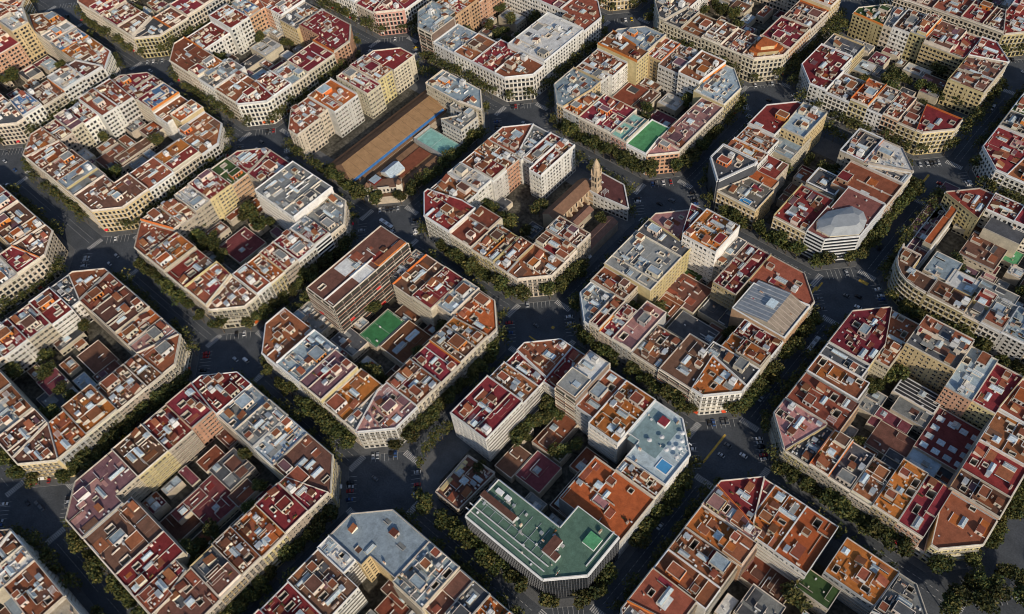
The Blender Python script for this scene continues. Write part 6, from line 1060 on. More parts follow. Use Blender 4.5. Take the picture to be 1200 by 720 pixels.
SM = {n: mesh_of(f, n) for n, f in dict(air_conditioner=ac, chimney_one=chim(2), chimney_two=chim(3), stair_low=stair(0), stair_flat=stair(1), lift_house=stair(2), skylight_long=sky_(0),
      skylight_square=sky_(1), skylight_strip=sky_(2), water_tank=tank, pergola=pergola, planter=planter, laundry=laundry, roof_shed=shed, vent=vent, antenna=dish, parasol=parasol, lounger=lounger).items()}

SUB = {'skylight_long': ('glass', mesh_of(sky_glass(0), 'glass')), 'skylight_square': ('glass', mesh_of(sky_glass(1), 'glass')), 'skylight_strip': ('glass', mesh_of(sky_glass(2), 'glass')),
       'stair_low': ('door', mesh_of(door(2.2), 'door')), 'stair_flat': ('door', mesh_of(door(2.1), 'door')), 'lift_house': ('door', mesh_of(door(1.7), 'door'))}

# window units: recessed reveal, pane, mullion; unit width 1 x height 1, set into the openings of the nearest facades
def win_unit(kind):
    def f(b):
        d = -.4; r = [(-.5, 0, 0), (.5, 0, 0), (.5, 0, 1), (-.5, 0, 1)]; q = [(-.5, d, 0), (.5, d, 0), (.5, d, 1), (-.5, d, 1)]
        g = M['glass'] if kind != 1 else M['shutter']
        b.poly([q[0], q[1], q[2], q[3]], g)
        if kind == 2: b.poly([(-.5, d + .03, .45), (.5, d + .03, .45), (.5, d + .03, 1), (-.5, d + .03, 1)], M['blind'])
        b.box(-.04, .04, d, d + .05, 0, 1, M['trim'])
        b.box(-.5, .5, d + .01, d + .06, .0, .05, M['trim'])
    return f
WIN = [mesh_of(win_unit(k), 'window_unit') for k in range(3)]

# ------------------------------------------------------------------ facades
def facade(mb, p0, p1, z0, z1, style, wall, rnd, facing=True, rich=True, wins=None):
    """a wall from p0 to p1 (outside on its right) with real openings"""
    dx, dy = p1[0] - p0[0], p1[1] - p0[1]; L = math.hypot(dx, dy)
    t = (dx / L, dy / L); n = (t[1], -t[0])
    q = lambda a, d, z: (p0[0] + t[0] * a + n[0] * d, p0[1] + t[1] * a + n[1] * d, z)
    W = lambda a0, a1, za, zb, m, d=0: mb.poly([q(a0, d, za), q(a1, d, za), q(a1, d, zb), q(a0, d, zb)], m)
    if style == 'blank' or L < 2.6 or z1 - z0 < 3:
        W(0, L, z0, z1, wall); return
    H = z1 - z0
    if style == 'ribs':      # dark curtain wall with slender fins
        W(0, L, z0, z1, M['glass'])
        k = int(L / 1.25)
        for i in range(k + 1):
            a = i * L / k; mb.obox(p0, t, n, max(a - .07, 0), min(a + .07, L), 0.002, .4, z0 + 3.5, z1 - .6, M['fin'])
        mb.obox(p0, t, n, 0, L, 0.004, .6, z1 - .55, z1 + .02, M['white'])
        for i in range(1, int(H / 3.6)): mb.obox(p0, t, n, 0, L, .002, .2, z0 + i * 3.6, z0 + i * 3.6 + .35, M['iron'])
        return
    if style == 'stripes':   # continuous white balconies with dark bands between
        W(0, L, z0, z1, M['glass']); fl = max(2, int(round((H - 3.5) / 3.0))); ph = (H - 3.5) / fl
        for i in range(fl + 1):
            z = z0 + 3.5 + i * ph
            mb.obox(p0, t, n, -.12, L + .12, 0.002, .34, z - .2, z + (.75 if i < fl else .3), M['white'])
        for a in (0, L): mb.obox(p0, t, n, max(0, a - .3), min(L, a + .3), .002, .2, z0, z1, wall)
        return
    if style == 'slab':      # dense balconies, brick bands and awnings
        W(0, L, z0, z1, M['shutter']); fl = max(2, int(round(H / 3.1))); ph = H / fl
        for i in range(fl):
            z = z0 + i * ph
            mb.obox(p0, t, n, 0, L, .002, 1.1, z - .12 + .15, z + .1 + .15, M['trim'])
            mb.obox(p0, t, n, 0, L, 1.0, 1.1, z + .27, z + 1.0, RM['t'] if i % 3 == 1 else (M['box'] if i % 3 else RM['n']))
            for k in range(int(L / 6)):
                if rnd.random() < .06: 
                    a = k * 6 + 1
                    mb.poly([q(a, .02, z + 2.7), q(a, 1.5, z + 1.7), q(a + 3.5, 1.5, z + 1.7), q(a + 3.5, .02, z + 2.7)], M['redcloth'])
        for k in range(int(L / 7) + 1): mb.obox(p0, t, n, min(L - .15, k * 7), min(L, k * 7 + .15), .004, .8, z0, z1, M['coping'])
        return
    if style == 'court': gf, pitch, bay, ww, wh, sill = 3.6, 3.5, 2.9, 2.2, 2.3, .7
    elif style == 'grid': gf, pitch, bay, ww, wh, sill = 4.0, 3.2, 3.1, 2.0, 1.95, .75
    elif style == 'loft': gf, pitch, bay, ww, wh, sill = 3.2, 3.2, 3.0, 1.6, 1.4, 1.0
    else: gf, pitch, bay, ww, wh, sill = 4.8, 3.8, 3.1, 1.95, 3.1, .08
    fl = max(1, int(round((H - gf - 1.1) / pitch))) if H > gf + 3.4 else 0
    ph = (H - gf - 1.1) / fl if fl else 0
    nb = max(1, int(round(L / bay))); bw = L / nb
    ww = min(ww * rnd.uniform(.85, 1.15), bw * .72)
    rows = []
    rows.append((z0 + .3, z0 + gf - 1.0, min(2.1, bw * .75), 0))
    for i in range(fl): rows.append((z0 + gf + i * ph + sill, z0 + gf + i * ph + sill + min(wh, ph - sill - .35) * (1 if i < fl - 1 or style != 'classic' else .85), ww, i + 1))
    zc = z0
    cont = rnd.random() < .3
    blind = {rnd.randrange(nb) for _ in range(1 + nb // 5)} if style in ('court', 'grid') and nb > 3 and rnd.random() < .75 else set()
    for (za, zb, w, i) in rows:
        W(0, L, zc, za, wall); zc = zb
        for k in range(nb):
            a0 = k * bw; c = a0 + bw / 2
            l, r = c - w / 2, c + w / 2
            if k in blind and i > 0: l, r = c - w * .18, c + w * .18
            W(a0 if k == 0 else prev, l, za, zb, wall); prev = r
            if k == nb - 1: W(r, L, za, zb, wall)
            D = -.42
            mb.poly([q(l, 0, za), q(l, D, za), q(l, D, zb), q(l, 0, zb)], wall); mb.poly([q(r, D, za), q(r, 0, za), q(r, 0, zb), q(r, D, zb)], wall)
            mb.poly([q(l, 0, za), q(r, 0, za), q(r, D, za), q(l, D, za)], wall); mb.poly([q(l, D, zb), q(r, D, zb), q(r, 0, zb), q(l, 0, zb)], wall)
            x = rnd.random()
            if wins is not None and facing and i > 0 and len(wins) < 60: wins.append((q(c, 0, za), math.atan2(t[1], t[0]) + PI, r - l, zb - za, 0 if x < .62 else (1 if x < .82 else 2)))
            elif x < .68 or i == 0: W(l, r, za, zb, M['glass'], D)
            elif x < .85: W(l, r, za, zb, M['shutter'], D)
            else: W(l, r, za, zb, M['glass'], D); W(l, r, za + (zb - za) * .45, zb, M['blind'], D + .04)
            if style == 'classic' and i > 0 and facing:
                if not cont or i > 2:
                    mb.obox(p0, t, n, l - .3, r + .3, .002, .75, za - .16, za, M['trim'])
                    if rich: 
                        mb.obox(p0, t, n, l - .3, r + .3, .69, .75, za + .9, za + .98, M['iron'])
                        for kk in range(9): mb.obox(p0, t, n, l - .29 + kk * (w + .46) / 8, l - .19 + kk * (w + .46) / 8, .70, .74, za, za + .9, M['iron'], bottom=False)
                mb.obox(p0, t, n, l - .12, r + .12, .002, .12, zb + .02, zb + .22, M['trim'], bottom=False)
        if style == 'classic' and i > 0 and i <= 2 and cont and facing: mb.obox(p0, t, n, .3, L - .3, .002, .8, za - .18, za, M['trim'])
        if style == 'court' and i > 0 and facing:
            mb.obox(p0, t, n, .15, L - .15, .002, .9, za - sill - .08, za - sill + .08, M['trim'])
            mb.obox(p0, t, n, .15, L - .15, .86, .9, za - sill + .08, za - sill + .75, wall, bottom=False)
    W(0, L, zc, z1, wall)
    if style == 'classic' and facing: 
        mb.obox(p0, t, n, 0.02, L - .02, .003, .14, z0 + gf - .45, z0 + gf - .15, M['trim'], bottom=False)
        for k in range(nb):      # shop awnings over some of the ground floor openings
            if rnd.random() < .22: mb.poly([q(k * bw + .3, .15, z0 + 3.6), q((k + 1) * bw - .3, .15, z0 + 3.6), q((k + 1) * bw - .3, 1.6, z0 + 2.9), q(k * bw + .3, 1.6, z0 + 2.9)], rnd.choice((M['redcloth'], M['white'], FM['e'], M['shutter'])))

STYLE = dict(c='classic', w='grid', y='classic', s='slab', q='grid', o='grid', P='classic', k='ribs', e='grid')

def area(p): return .5 * sum(p[i][0] * p[(i + 1) % len(p)][1] - p[(i + 1) % len(p)][0] * p[i][1] for i in range(len(p)))
def centroid(p):
    a = area(p); cx = cy = 0
    for i in range(len(p)):
        c = p[i][0] * p[(i + 1) % len(p)][1] - p[(i + 1) % len(p)][0] * p[i][1]
        cx += (p[i][0] + p[(i + 1) % len(p)][0]) * c; cy += (p[i][1] + p[(i + 1) % len(p)][1]) * c
    return cx / (6 * a), cy / (6 * a)
def inside(p, x, y):
    c = False; j = len(p) - 1
    for i in range(len(p)):
        if (p[i][1] > y) != (p[j][1] > y) and x < (p[j][0] - p[i][0]) * (y - p[i][1]) / (p[j][1] - p[i][1]) + p[i][0]: c = not c
        j = i
    return c
def rect_in(p, x0, x1, y0, y1):
    n = 4
    for k in range(n + 1):
        f = k / n
        for (x, y) in ((x0 + (x1 - x0) * f, y0), (x0 + (x1 - x0) * f, y1), (x0, y0 + (y1 - y0) * f), (x1, y0 + (y1 - y0) * f)):
            if not inside(p, x, y): return False
    return True

class Site:
    """free rectangles on a roof or yard"""
    def __init__(s, poly, rnd): s.p = poly; s.used = []; s.r = rnd; s.bx = (min(a[0] for a in poly), max(a[0] for a in poly), min(a[1] for a in poly), max(a[1] for a in poly))
    def ok(s, x0, x1, y0, y1, gap=.3):
        if any(x0 - gap < u[1] and x1 + gap > u[0] and y0 - gap < u[3] and y1 + gap > u[2] for u in s.used): return False
        return rect_in(s.p, x0 - .5, x1 + .5, y0 - .5, y1 + .5)
    def take(s, w, d, tries=14, center=None, gap=.3):
        for k in range(tries):
            if center and k < 6: x, y = center[0] + s.r.uniform(-1.5, 1.5), center[1] + s.r.uniform(-1.5, 1.5)
            else: x, y = s.r.uniform(s.bx[0] + 1, s.bx[1] - 1), s.r.uniform(s.bx[2] + 1, s.bx[3] - 1)
            if s.ok(x - w / 2, x + w / 2, y - d / 2, y + d / 2, gap):
                s.used.append((x - w / 2, x + w / 2, y - d / 2, y + d / 2)); return x, y
        return None

NEAR = {'t': 'tnro', 'r': 'rtvn', 'o': 'otr', 'n': 'ntv', 'v': 'vpn', 'p': 'pvt', 'g': 'gkb', 'k': 'kgn', 'b': 'bgw', 'w': 'wgb', 'B': 'bBt', 'G': 'Ga', 'f': 'ft', 'a': 'ag', 'e': 'eot', 'm': 'm', 'q': 'q', 'K': 'K', 'C': 'C', 'M': 'M', 'P': 'P',
        'F': 'F', 'Q': 'Q', 'O': 'O', 'S': 'St', 'W': 'Wt', 'Z': 'Z'}
MIX = 'tttrrnnopggbwk'

FOOT = []     # every footprint with its height, to tell bare party walls from walls that stand free
def exposed(me, a, b, n_, h):
    free = 0
    for f in (.25, .5, .75):
        x, y = a[0] + (b[0] - a[0]) * f + n_[0] * 2.2, a[1] + (b[1] - a[1]) * f + n_[1] * 2.2
        if not any(bx[0] <= x <= bx[1] and bx[2] <= y <= bx[3] and p is not me and hh > 9 and inside(p, x, y) for p, hh, bx in FOOT): free += 1
    return free >= 2

def house(spec, label, group, detail, cat='apartment building', name='apartment_building', sink=None):
    """one house; sink collects everything in one mesh for the far ones"""
    w, h, roof, fac, nn, ed, pts = spec
    ed = ['scp'[k] for k in ed]      # 0 street, 1 courtyard, 2 party wall
    rnd = random.Random(int(abs(pts[0][0] * 131 + pts[0][1] * 977 + h * 7)) + nn)
    cx, cy = centroid(pts); base = (cx, cy, 0)
    yard = w == 'Y'
    root = None if sink is not None else empty(name, base, label, cat, group)
    wall = FM[fac]; n = len(pts)
    wm = MB() if sink is None else sink
    wins = [] if (detail >= 2 and not yard) else None
    side = 0.12; rnd0 = rnd.random()
    for i in range(n):
        a, b = pts[i], pts[(i + 1) % n]; e = ed[i]
        L = math.hypot(b[0] - a[0], b[1] - a[1])
        if L < .2: continue
        nx, ny = (b[1] - a[1]) / L, -(b[0] - a[0]) / L
        facing = nx * (CAMP.x - a[0]) + ny * (CAMP.y - a[1]) > 0
        if yard: st = 'loft' if h > 3.5 and rnd.random() < .5 else 'blank'
        elif e == 'p': st = 'grid' if (facing and exposed(pts, a, b, (nx, ny), h)) else 'blank'
        elif e == 'c': st = 'slab' if fac == 's' else ('grid' if fac in 'oy' and h > 22 else ('court' if fac != 'k' else 'ribs'))
        else:
            st = STYLE[fac]
            if fac in 'weqo' and h < 24 and rnd0 < .6: st = 'classic'
            if roof == 'O' or (roof == 'b' and fac == 'w' and w == 'R_'): st = 'stripes'
        facade(wm, a, b, side, h, st, wall, rnd, facing, detail >= 2, wins)
    if sink is None:
        wo = wm.build('wall', root, base)
        if wins:
            for (p, rz, ww, wh, k) in wins: inst('window', WIN[k], root, (p[0] - cx, p[1] - cy, p[2]), rz, (ww, 1, wh))
    # ---- roof with light wells
    A = abs(area(pts)); rmat = RM[roof]
    site = Site(pts, rnd)
    wells = []
    flat = roof in 'CFPGMOZKW'
    if not yard and not flat and A > 150:
        for k in range((rnd.random() < .55) + (A > 380) * (rnd.random() < .6)):
            ww, wd = rnd.uniform(1.8, 3.6), rnd.uniform(1.8, 5.2)
            c = site.take(ww, wd, 10)
            if c: wells.append((c[0] - ww / 2, c[0] + ww / 2, c[1] - wd / 2, c[1] + wd / 2))
    rm = MB() if sink is None else sink
    loops = [[Vector((x, y, 0)) for x, y in pts]] + [[Vector((x0, y0, 0)), Vector((x0, y1, 0)), Vector((x1, y1, 0)), Vector((x1, y0, 0))] for x0, x1, y0, y1 in wells]
    tris = tessellate_polygon(loops)
    flatp = [(v.x, v.y, h) for l in loops for v in l]
    ok = []
    for t in tris:
        a, b, c = (flatp[k] for k in t)
        ok.append(t if (b[0] - a[0]) * (c[1] - a[1]) - (b[1] - a[1]) * (c[0] - a[0]) > 0 else (t[0], t[2], t[1]))
    rm.tri(flatp, ok, rmat)
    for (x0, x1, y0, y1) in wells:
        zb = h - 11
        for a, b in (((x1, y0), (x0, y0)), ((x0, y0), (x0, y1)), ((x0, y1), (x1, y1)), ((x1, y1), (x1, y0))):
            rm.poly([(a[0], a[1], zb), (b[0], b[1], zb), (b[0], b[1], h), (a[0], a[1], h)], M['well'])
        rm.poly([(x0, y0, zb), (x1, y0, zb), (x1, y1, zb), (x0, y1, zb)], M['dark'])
    step = None      # part of many roofs is a terrace one step up
    if not yard and not flat and not wells and n == 4 and A > 120 and rnd.random() < .75:
        xs = sorted(p[0] for p in pts); ys = sorted(p[1] for p in pts)
        if xs[1] - xs[0] < .2 and ys[1] - ys[0] < .2:
            f = rnd.uniform(.35, .65); up = h + rnd.choice((.4, .7, 1.1, 1.6, 2.6, 2.9)); X0, X1, Y0, Y1 = xs[0] + .43, xs[3] - .43, ys[0] + .43, ys[3] - .43
            b4 = [(X0, X0 + (X1 - X0) * f, Y0, Y1), (X0 + (X1 - X0) * f, X1, Y0, Y1), (X0, X1, Y0, Y0 + (Y1 - Y0) * f), (X0, X1, Y0 + (Y1 - Y0) * f, Y1)]
            bx_ = rnd.choice(b4[:2] if X1 - X0 > Y1 - Y0 else b4[2:]) if rnd.random() < .6 else rnd.choice(b4); step = (*bx_, up)
            rm.box(*bx_, h, up, wall if rnd.random() < .6 else M['box'], RM[rnd.choice(NEAR[roof] + 'tr')])
            for e4 in ((bx_[0], bx_[1], bx_[2], bx_[2] + .25), (bx_[0], bx_[1], bx_[3] - .25, bx_[3]), (bx_[0], bx_[0] + .25, bx_[2] + .26, bx_[3] - .26), (bx_[1] - .25, bx_[1], bx_[2] + .26, bx_[3] - .26)): rm.box(*e4, up, up + rnd.uniform(.3, .9), M['coping'])
    def zat(x, y): return step[4] if step and step[0] < x < step[1] and step[2] < y < step[3] else h
    dens = rnd.choice((.2, .45, .8, 1.0, 1.3))      # some roofs are nearly bare, some are crowded
    # raised terraces in neighbouring tones
    patches = []
    if not flat:
        ps = Site(pts, rnd); ps.used = [u for u in site.used]
        for k in range(int(((4 if not yard else 2) + int(A / 110)) * dens + .6)):
            pw, pd = rnd.uniform(2.2, 8) * (1 if k < 6 else .6), rnd.uniform(2.2, 9) * (1 if k < 6 else .6)
            c = ps.take(pw, pd, 12, None, -.02 if rnd.random() < .5 else .1)
            if c:
                z0_ = max(zat(c[0] - pw / 2, c[1] - pd / 2), zat(c[0] + pw / 2, c[1] + pd / 2), zat(c[0] - pw / 2, c[1] + pd / 2), zat(c[0] + pw / 2, c[1] - pd / 2)); z = z0_ + rnd.choice((.04, .07, .1, .15, .2, .3, .5, .8)) + k * .002
                col = RM[rnd.choice(NEAR[roof][:2] if rnd.random() < .55 else (NEAR[roof] if rnd.random() < .6 else MIX))]
                rm.box(c[0] - pw / 2, c[0] + pw / 2, c[1] - pd / 2, c[1] + pd / 2, h, z, M['coping'], col)
                patches.append((c[0], c[1], pw, pd, z))
    pm = MB() if sink is None else sink
    # parapets: cream walls along every edge of the roof, kept inside the footprint
    for i in range(n):
        a, b = pts[i], pts[(i + 1) % n]; L = math.hypot(b[0] - a[0], b[1] - a[1])
        if L < 1.2: continue
        t = ((b[0] - a[0]) / L, (b[1] - a[1]) / L); nn_ = (t[1], -t[0]); th = rnd.choice((.28, .34, .42)); pt_ = rnd.random()
        ph = {'s': rnd.uniform(.85, 1.15), 'c': rnd.uniform(.8, 1.1), 'p': rnd.uniform(.6, 2.1)}[ed[i]] if not yard else rnd.uniform(.3, .6)
        mt = M['white'] if fac in 'wk' else (M['coping'] if not (ed[i] == 'p' and rnd.random() < .12) else M['orangewall'])
        if mt is M['coping'] and ed[i] != 's' and pt_ < .3: mt = wall if pt_ < .18 else M['fibre']
        if flat and roof in 'FMO': mt = M['white']
        pm.obox(a, t, nn_, th, L, -th, 0, h, h + ph, mt, bottom=False)
    # full walls between the terraces of one roof
    if step is None and not flat and not yard and n == 4 and A > 140:
        xs = sorted(p[0] for p in pts); ys = sorted(p[1] for p in pts); X0, X1, Y0, Y1 = xs[0] + .35, xs[3] - .35, ys[0] + .35, ys[3] - .35
        if xs[1] - xs[0] < .2 and ys[1] - ys[0] < .2:
            for _w in range(rnd.choice((1, 2, 2, 3))):
                f = rnd.uniform(.18, .82); hh = h + rnd.uniform(.5, 1.5); g0 = rnd.choice((0, 0, .3)); g1 = rnd.choice((1, 1, .65))
                if rnd.random() < .5: xx = X0 + (X1 - X0) * f; bx_ = (xx - .13, xx + .13, Y0 + (Y1 - Y0) * g0, Y0 + (Y1 - Y0) * g1)
                else: yy = Y0 + (Y1 - Y0) * f; bx_ = (X0 + (X1 - X0) * g0, X0 + (X1 - X0) * g1, yy - .13, yy + .13)
                if not any(bx_[0] < u[1] and bx_[1] > u[0] and bx_[2] < u[3] and bx_[3] > u[2] for u in wells): pm.box(*bx_, h, hh, M['coping'] if rnd.random() < .75 else M['white'])
    for (x0, x1, y0, y1) in wells:
        z = h + rnd.uniform(.8, 1.2); s = .22
        for q in ((x0 - s, x1 + s, y0 - s, y0), (x0 - s, x1 + s, y1, y1 + s), (x0 - s, x0, y0, y1), (x1, x1 + s, y0, y1)): pm.box(*q, h, z, M['coping'])
    for (x, y, pw, pd, z) in patches:      # low dividing walls
        for _w in range(1 + (rnd.random() < .5)):
            if rnd.random() < .5: pm.box(x - pw / 2, x + pw / 2, y - pd / 2 - .15, y - pd / 2 + .1, z - .1, z + rnd.uniform(.5, 1.3), M['coping'] if rnd.random() < .7 else M['white'])
            else: pm.box(x - pw / 2 - .15, x - pw / 2 + .1, y - pd / 2, y + pd / 2, z - .1, z + rnd.uniform(.5, 1.3), M['coping'] if rnd.random() < .7 else M['white'])
    # cornice on the street edges
    cm = MB() if sink is None else sink
    if not yard and fac != 'k' and roof != 'O':
        for i in range(n):
            if ed[i] != 's': continue
            a, b = pts[i], pts[(i + 1) % n]; L = math.hypot(b[0] - a[0], b[1] - a[1])
            if L < 1: continue
            t = ((b[0] - a[0]) / L, (b[1] - a[1]) / L); nn_ = (t[1], -t[0])
            tm = M['trim'] if fac != 'w' else M['white']
            cm.obox(a, t, nn_, 0.01, L - .01, .003, .55, h - .35, h + .02, tm); cm.obox(a, t, nn_, 0.02, L - .02, .004, .28, h - .75, h - .352, tm)
    if sink is None:
        rm.build('roof', root, base); pm.build('parapet', root, base)
        if cm.f: cm.build('cornice', root, base)
    # ---- rooftop pieces
    put = []
    def place(name, key, w_, d_, cnt, z=h, centre=None, sc_=1.0, prob=1.0):
        for k in range(cnt):
            if rnd.random() > prob * min(1, dens + (.35 if key in SUB else 0)): continue
            rot = rnd.choice((0, PI / 2, PI, -PI / 2)); s = sc_ * rnd.uniform(.85, 1.15)
            ww, dd = (w_, d_) if abs(math.sin(rot)) < .5 else (d_, w_)
            c = site.take(ww * s, dd * s, 9, centre, .2)
            if c: put.append((name, key, c[0], c[1], zat(c[0], c[1]) if z == h else z, rot, s))
    big = A > 130
    if not yard and not flat and big and roof not in 'G' and rnd.random() < .55:
        aw, ad = rnd.uniform(4.5, 9), rnd.uniform(4.5, 9)
        c = site.take(aw, ad, 14)
        if c:
            am = MB() if sink is None else sink; ah = rnd.uniform(2.6, 3.4); q_ = [(c[0] - aw / 2, c[1] - ad / 2), (c[0] + aw / 2, c[1] - ad / 2), (c[0] + aw / 2, c[1] + ad / 2), (c[0] - aw / 2, c[1] + ad / 2)]
            wa_ = rnd.choice((wall, M['box'], M['box'], M['white'], M['orangewall']))
            am.prism(q_, h, h + ah, wa_, RM[rnd.choice(NEAR[roof] + 'tgb')])
            for k in range(4):
                a, b = q_[k], q_[(k + 1) % 4]; L = math.hypot(b[0] - a[0], b[1] - a[1]); t = ((b[0] - a[0]) / L, (b[1] - a[1]) / L); n_ = (t[1], -t[0])
                am.obox(a, t, n_, .25, L, -.25, .0, h + ah, h + ah + rnd.uniform(.25, .6), M['coping'], bottom=False)
                for s_ in range(int(L / 2.4)):
                    if rnd.random() < .7: am.obox(a, t, n_, .6 + s_ * 2.3, 1.8 + s_ * 2.3, .004, .03, h + .3, h + 2.3, M['glass'], bottom=False)
            if sink is None: am.build('attic', root, base)
    if yard:
        place('skylight', 'skylight_square', 4, 4, 1, prob=.5); place('air_conditioner', 'air_conditioner', 1.2, .9, 2, prob=.6); place('chimney', 'chimney_one', 1.6, .9, 1, prob=.4)
        place('vent', 'vent', .7, .7, 2, prob=.5)
    elif roof not in 'CGZ':
        if not flat:
            place('skylight', rnd.choice(('skylight_long', 'skylight_long', 'skylight_square', 'skylight_strip')), 6.4, 3, 1 + (A > 380), centre=(cx, cy), prob=.85)
            place('stair_box', rnd.choice(('stair_low', 'stair_flat', 'stair_low')), 3.6, 4.6, 1 + (A > 300), prob=.9)
            place('lift_house', 'lift_house', 3.5, 3.5, 1, prob=.3 if h < 24 else .9)
            place('roof_shed', 'roof_shed', 3.2, 2.4, 1, prob=.6); place('skylight', rnd.choice(('skylight_long', 'skylight_square')), 6.4, 3, 1, prob=.5)
        k = 1 if A < 200 else 2
        place('chimney', 'chimney_one', 1.7, .9, k + 2, prob=.7); place('chimney', 'chimney_two', 2.4, .9, k, prob=.6)
        place('pergola', 'pergola', 4.4, 3, 1, prob=.28); place('planter', 'planter', 2.4, .8, k, prob=.4)
        place('air_conditioner', 'air_conditioner', 1.2, .9, 2 * k + 1, prob=.7); place('water_tank', 'water_tank', 1.4, 1.4, 1, prob=.4)
        place('clothes_line', 'laundry', 4.1, .5, 1, prob=.3); place('vent', 'vent', .7, .7, 3 * k, prob=.7); place('antenna', 'antenna', 1, 1, 1, prob=.5)
    if sink is None:
        for (nm, key, x, y, z, rot, s) in put:
            if nm == 'skylight' and detail < 1 and rnd.random() < .2: continue
            o = inst(nm, SM[key], root, (x - cx, y - cy, z), rot, (s, s, s))
            if key in SUB: inst(SUB[key][0], SUB[key][1], o, (0, 0, 0))
    else:
        for (nm, key, x, y, z, rot, s) in put:
            if nm in ('skylight', 'stair_box', 'lift_house', 'roof_shed'):
              for me in [SM[key]] + ([SUB[key][1]] if key in SUB else []):
                c_, s_ = math.cos(rot) * s, math.sin(rot) * s; k0 = len(sink.v)
                sink.v.extend([(x + v.co.x * c_ - v.co.y * s_, y + v.co.x * s_ + v.co.y * c_, z + v.co.z * s) for v in me.vertices])
                for pl in me.polygons: sink.f.append(tuple(k0 + a for a in pl.vertices)); sink.m.append(sink.mid(me.materials[pl.material_index]))
    return root, site, (cx, cy)

# ------------------------------------------------------------------ names for the blocks, labels for the houses
_q = random.Random(99)
for b in BLOCKS:       # the cream houses differ a little from one another
    for k, s in enumerate(b[3]):
        if s[3] == 'c' and s[0] != 'Y': b[3][k] = s[:3] + (_q.choice('ccccccceeqywwo'),) + s[4:]
# low workshops and sheds fill the block interiors
NOFILL = {(0, -1), (-1, -1)}
for ij, nick, (x0, x1, y0, y1), hs in BLOCKS:
    if ij in NOFILL: continue
    q = random.Random(ij[0] * 53 + ij[1] * 17 + 3)
    have = [h[6] for h in hs]; boxes = [(min(p[0] for p in f), max(p[0] for p in f), min(p[1] for p in f), max(p[1] for p in f)) for f in have]
    if ij == (0, 0): boxes.append((18, 43, -79, -15)); have.append([(18, -79), (43, -79), (43, -15), (18, -15)])
    n = 0
    for t in range(220):
        w_, d_ = q.uniform(5.5, 15), q.uniform(5.5, 15)
        a = q.uniform(x0 + 24, x1 - 24 - w_); b = q.uniform(y0 + 24, y1 - 24 - d_)
        hit = False
        for f, bx in zip(have, boxes):
            if a < bx[1] + .3 and a + w_ > bx[0] - .3 and b < bx[3] + .3 and b + d_ > bx[2] - .3:
                if len(f) == 4 or any(inside(f, a + w_ * i / 6, b + d_ * j / 6) for i in range(7) for j in range(7)): hit = True; break
        if hit: continue
        pts = [(round(a, 1), round(b, 1)), (round(a + w_, 1), round(b, 1)), (round(a + w_, 1), round(b + d_, 1)), (round(a, 1), round(b + d_, 1))]
        if shown_area(pts, 5) < 45: continue
        hs.append(('Y', round(q.uniform(3, 7.5), 2), q.choice('nnmmtvgkwtb'), 'c', 0, (1, 1, 1, 1), pts)); have.append(pts); boxes.append((a, a + w_, b, b + d_)); n += 1
        if n >= 12: break
NICK = {b[0]: b[1] for b in BLOCKS}
RECT = {b[0]: b[2] for b in BLOCKS}
def base_nick(ij): return NICK[ij].replace(' block', '') if ij in NICK and NICK[ij] != 'outer block' else None
SIDE_N = {'UR': (0, -1), 'R_': (1, 0), 'L_': (0, 1), 'UL': (-1, 0)}
CORN_N = {'T': (-1, -1), 'R': (1, -1), 'B': (1, 1), 'L': (-1, 1)}
ORDW = ['first', 'second', 'third', 'fourth', 'fifth', 'sixth', 'seventh', 'eighth', 'ninth', 'tenth', 'eleventh', 'twelfth', 'thirteenth', 'fourteenth']
SIDE_W = {'UR': 'upper right', 'R_': 'lower right', 'L_': 'lower left', 'UL': 'upper left'}
CORN_W = {'T': 'upper', 'R': 'right hand', 'B': 'lower', 'L': 'left hand'}
LABEL = {}
for ij, nick, rect, hs in BLOCKS:
    seen = {}
    for k, s in enumerate(hs):
        w, h, roof, fac = s[:4]
        tall = 'tall ' if h > 24.4 else ('low ' if (h < 15 and w != 'Y') else '')
        d = f'{tall}{ROOFNAME[roof]} roofed {FACNAME[fac]} house'
        if w == 'Y':
            d = f'{ROOFNAME[roof]} roofed low building inside the {nick} courtyard' if h < 12 else f'{ROOFNAME[roof]} roofed {FACNAME[fac]} wing inside the {nick}'
        elif w in CORN_N:
            a, b = CORN_N[w]; o = base_nick((ij[0] + a, ij[1] + b))
            d += f' on the {nick} corner ' + (f'towards the {o}' if o else f'at its {CORN_W[w]} crossing')
        else:
            a, b = SIDE_N[w]; o = base_nick((ij[0] + a, ij[1] + b))
            d += f' on the {nick} side ' + (f'facing the {o}' if o else f'at its {SIDE_W[w]}')
        seen.setdefault(d, []).append(k)
    for d, ks in seen.items():
        for q, k in enumerate(ks): LABEL[ij, k] = d if len(ks) == 1 else f'{ORDW[q]} {d}'

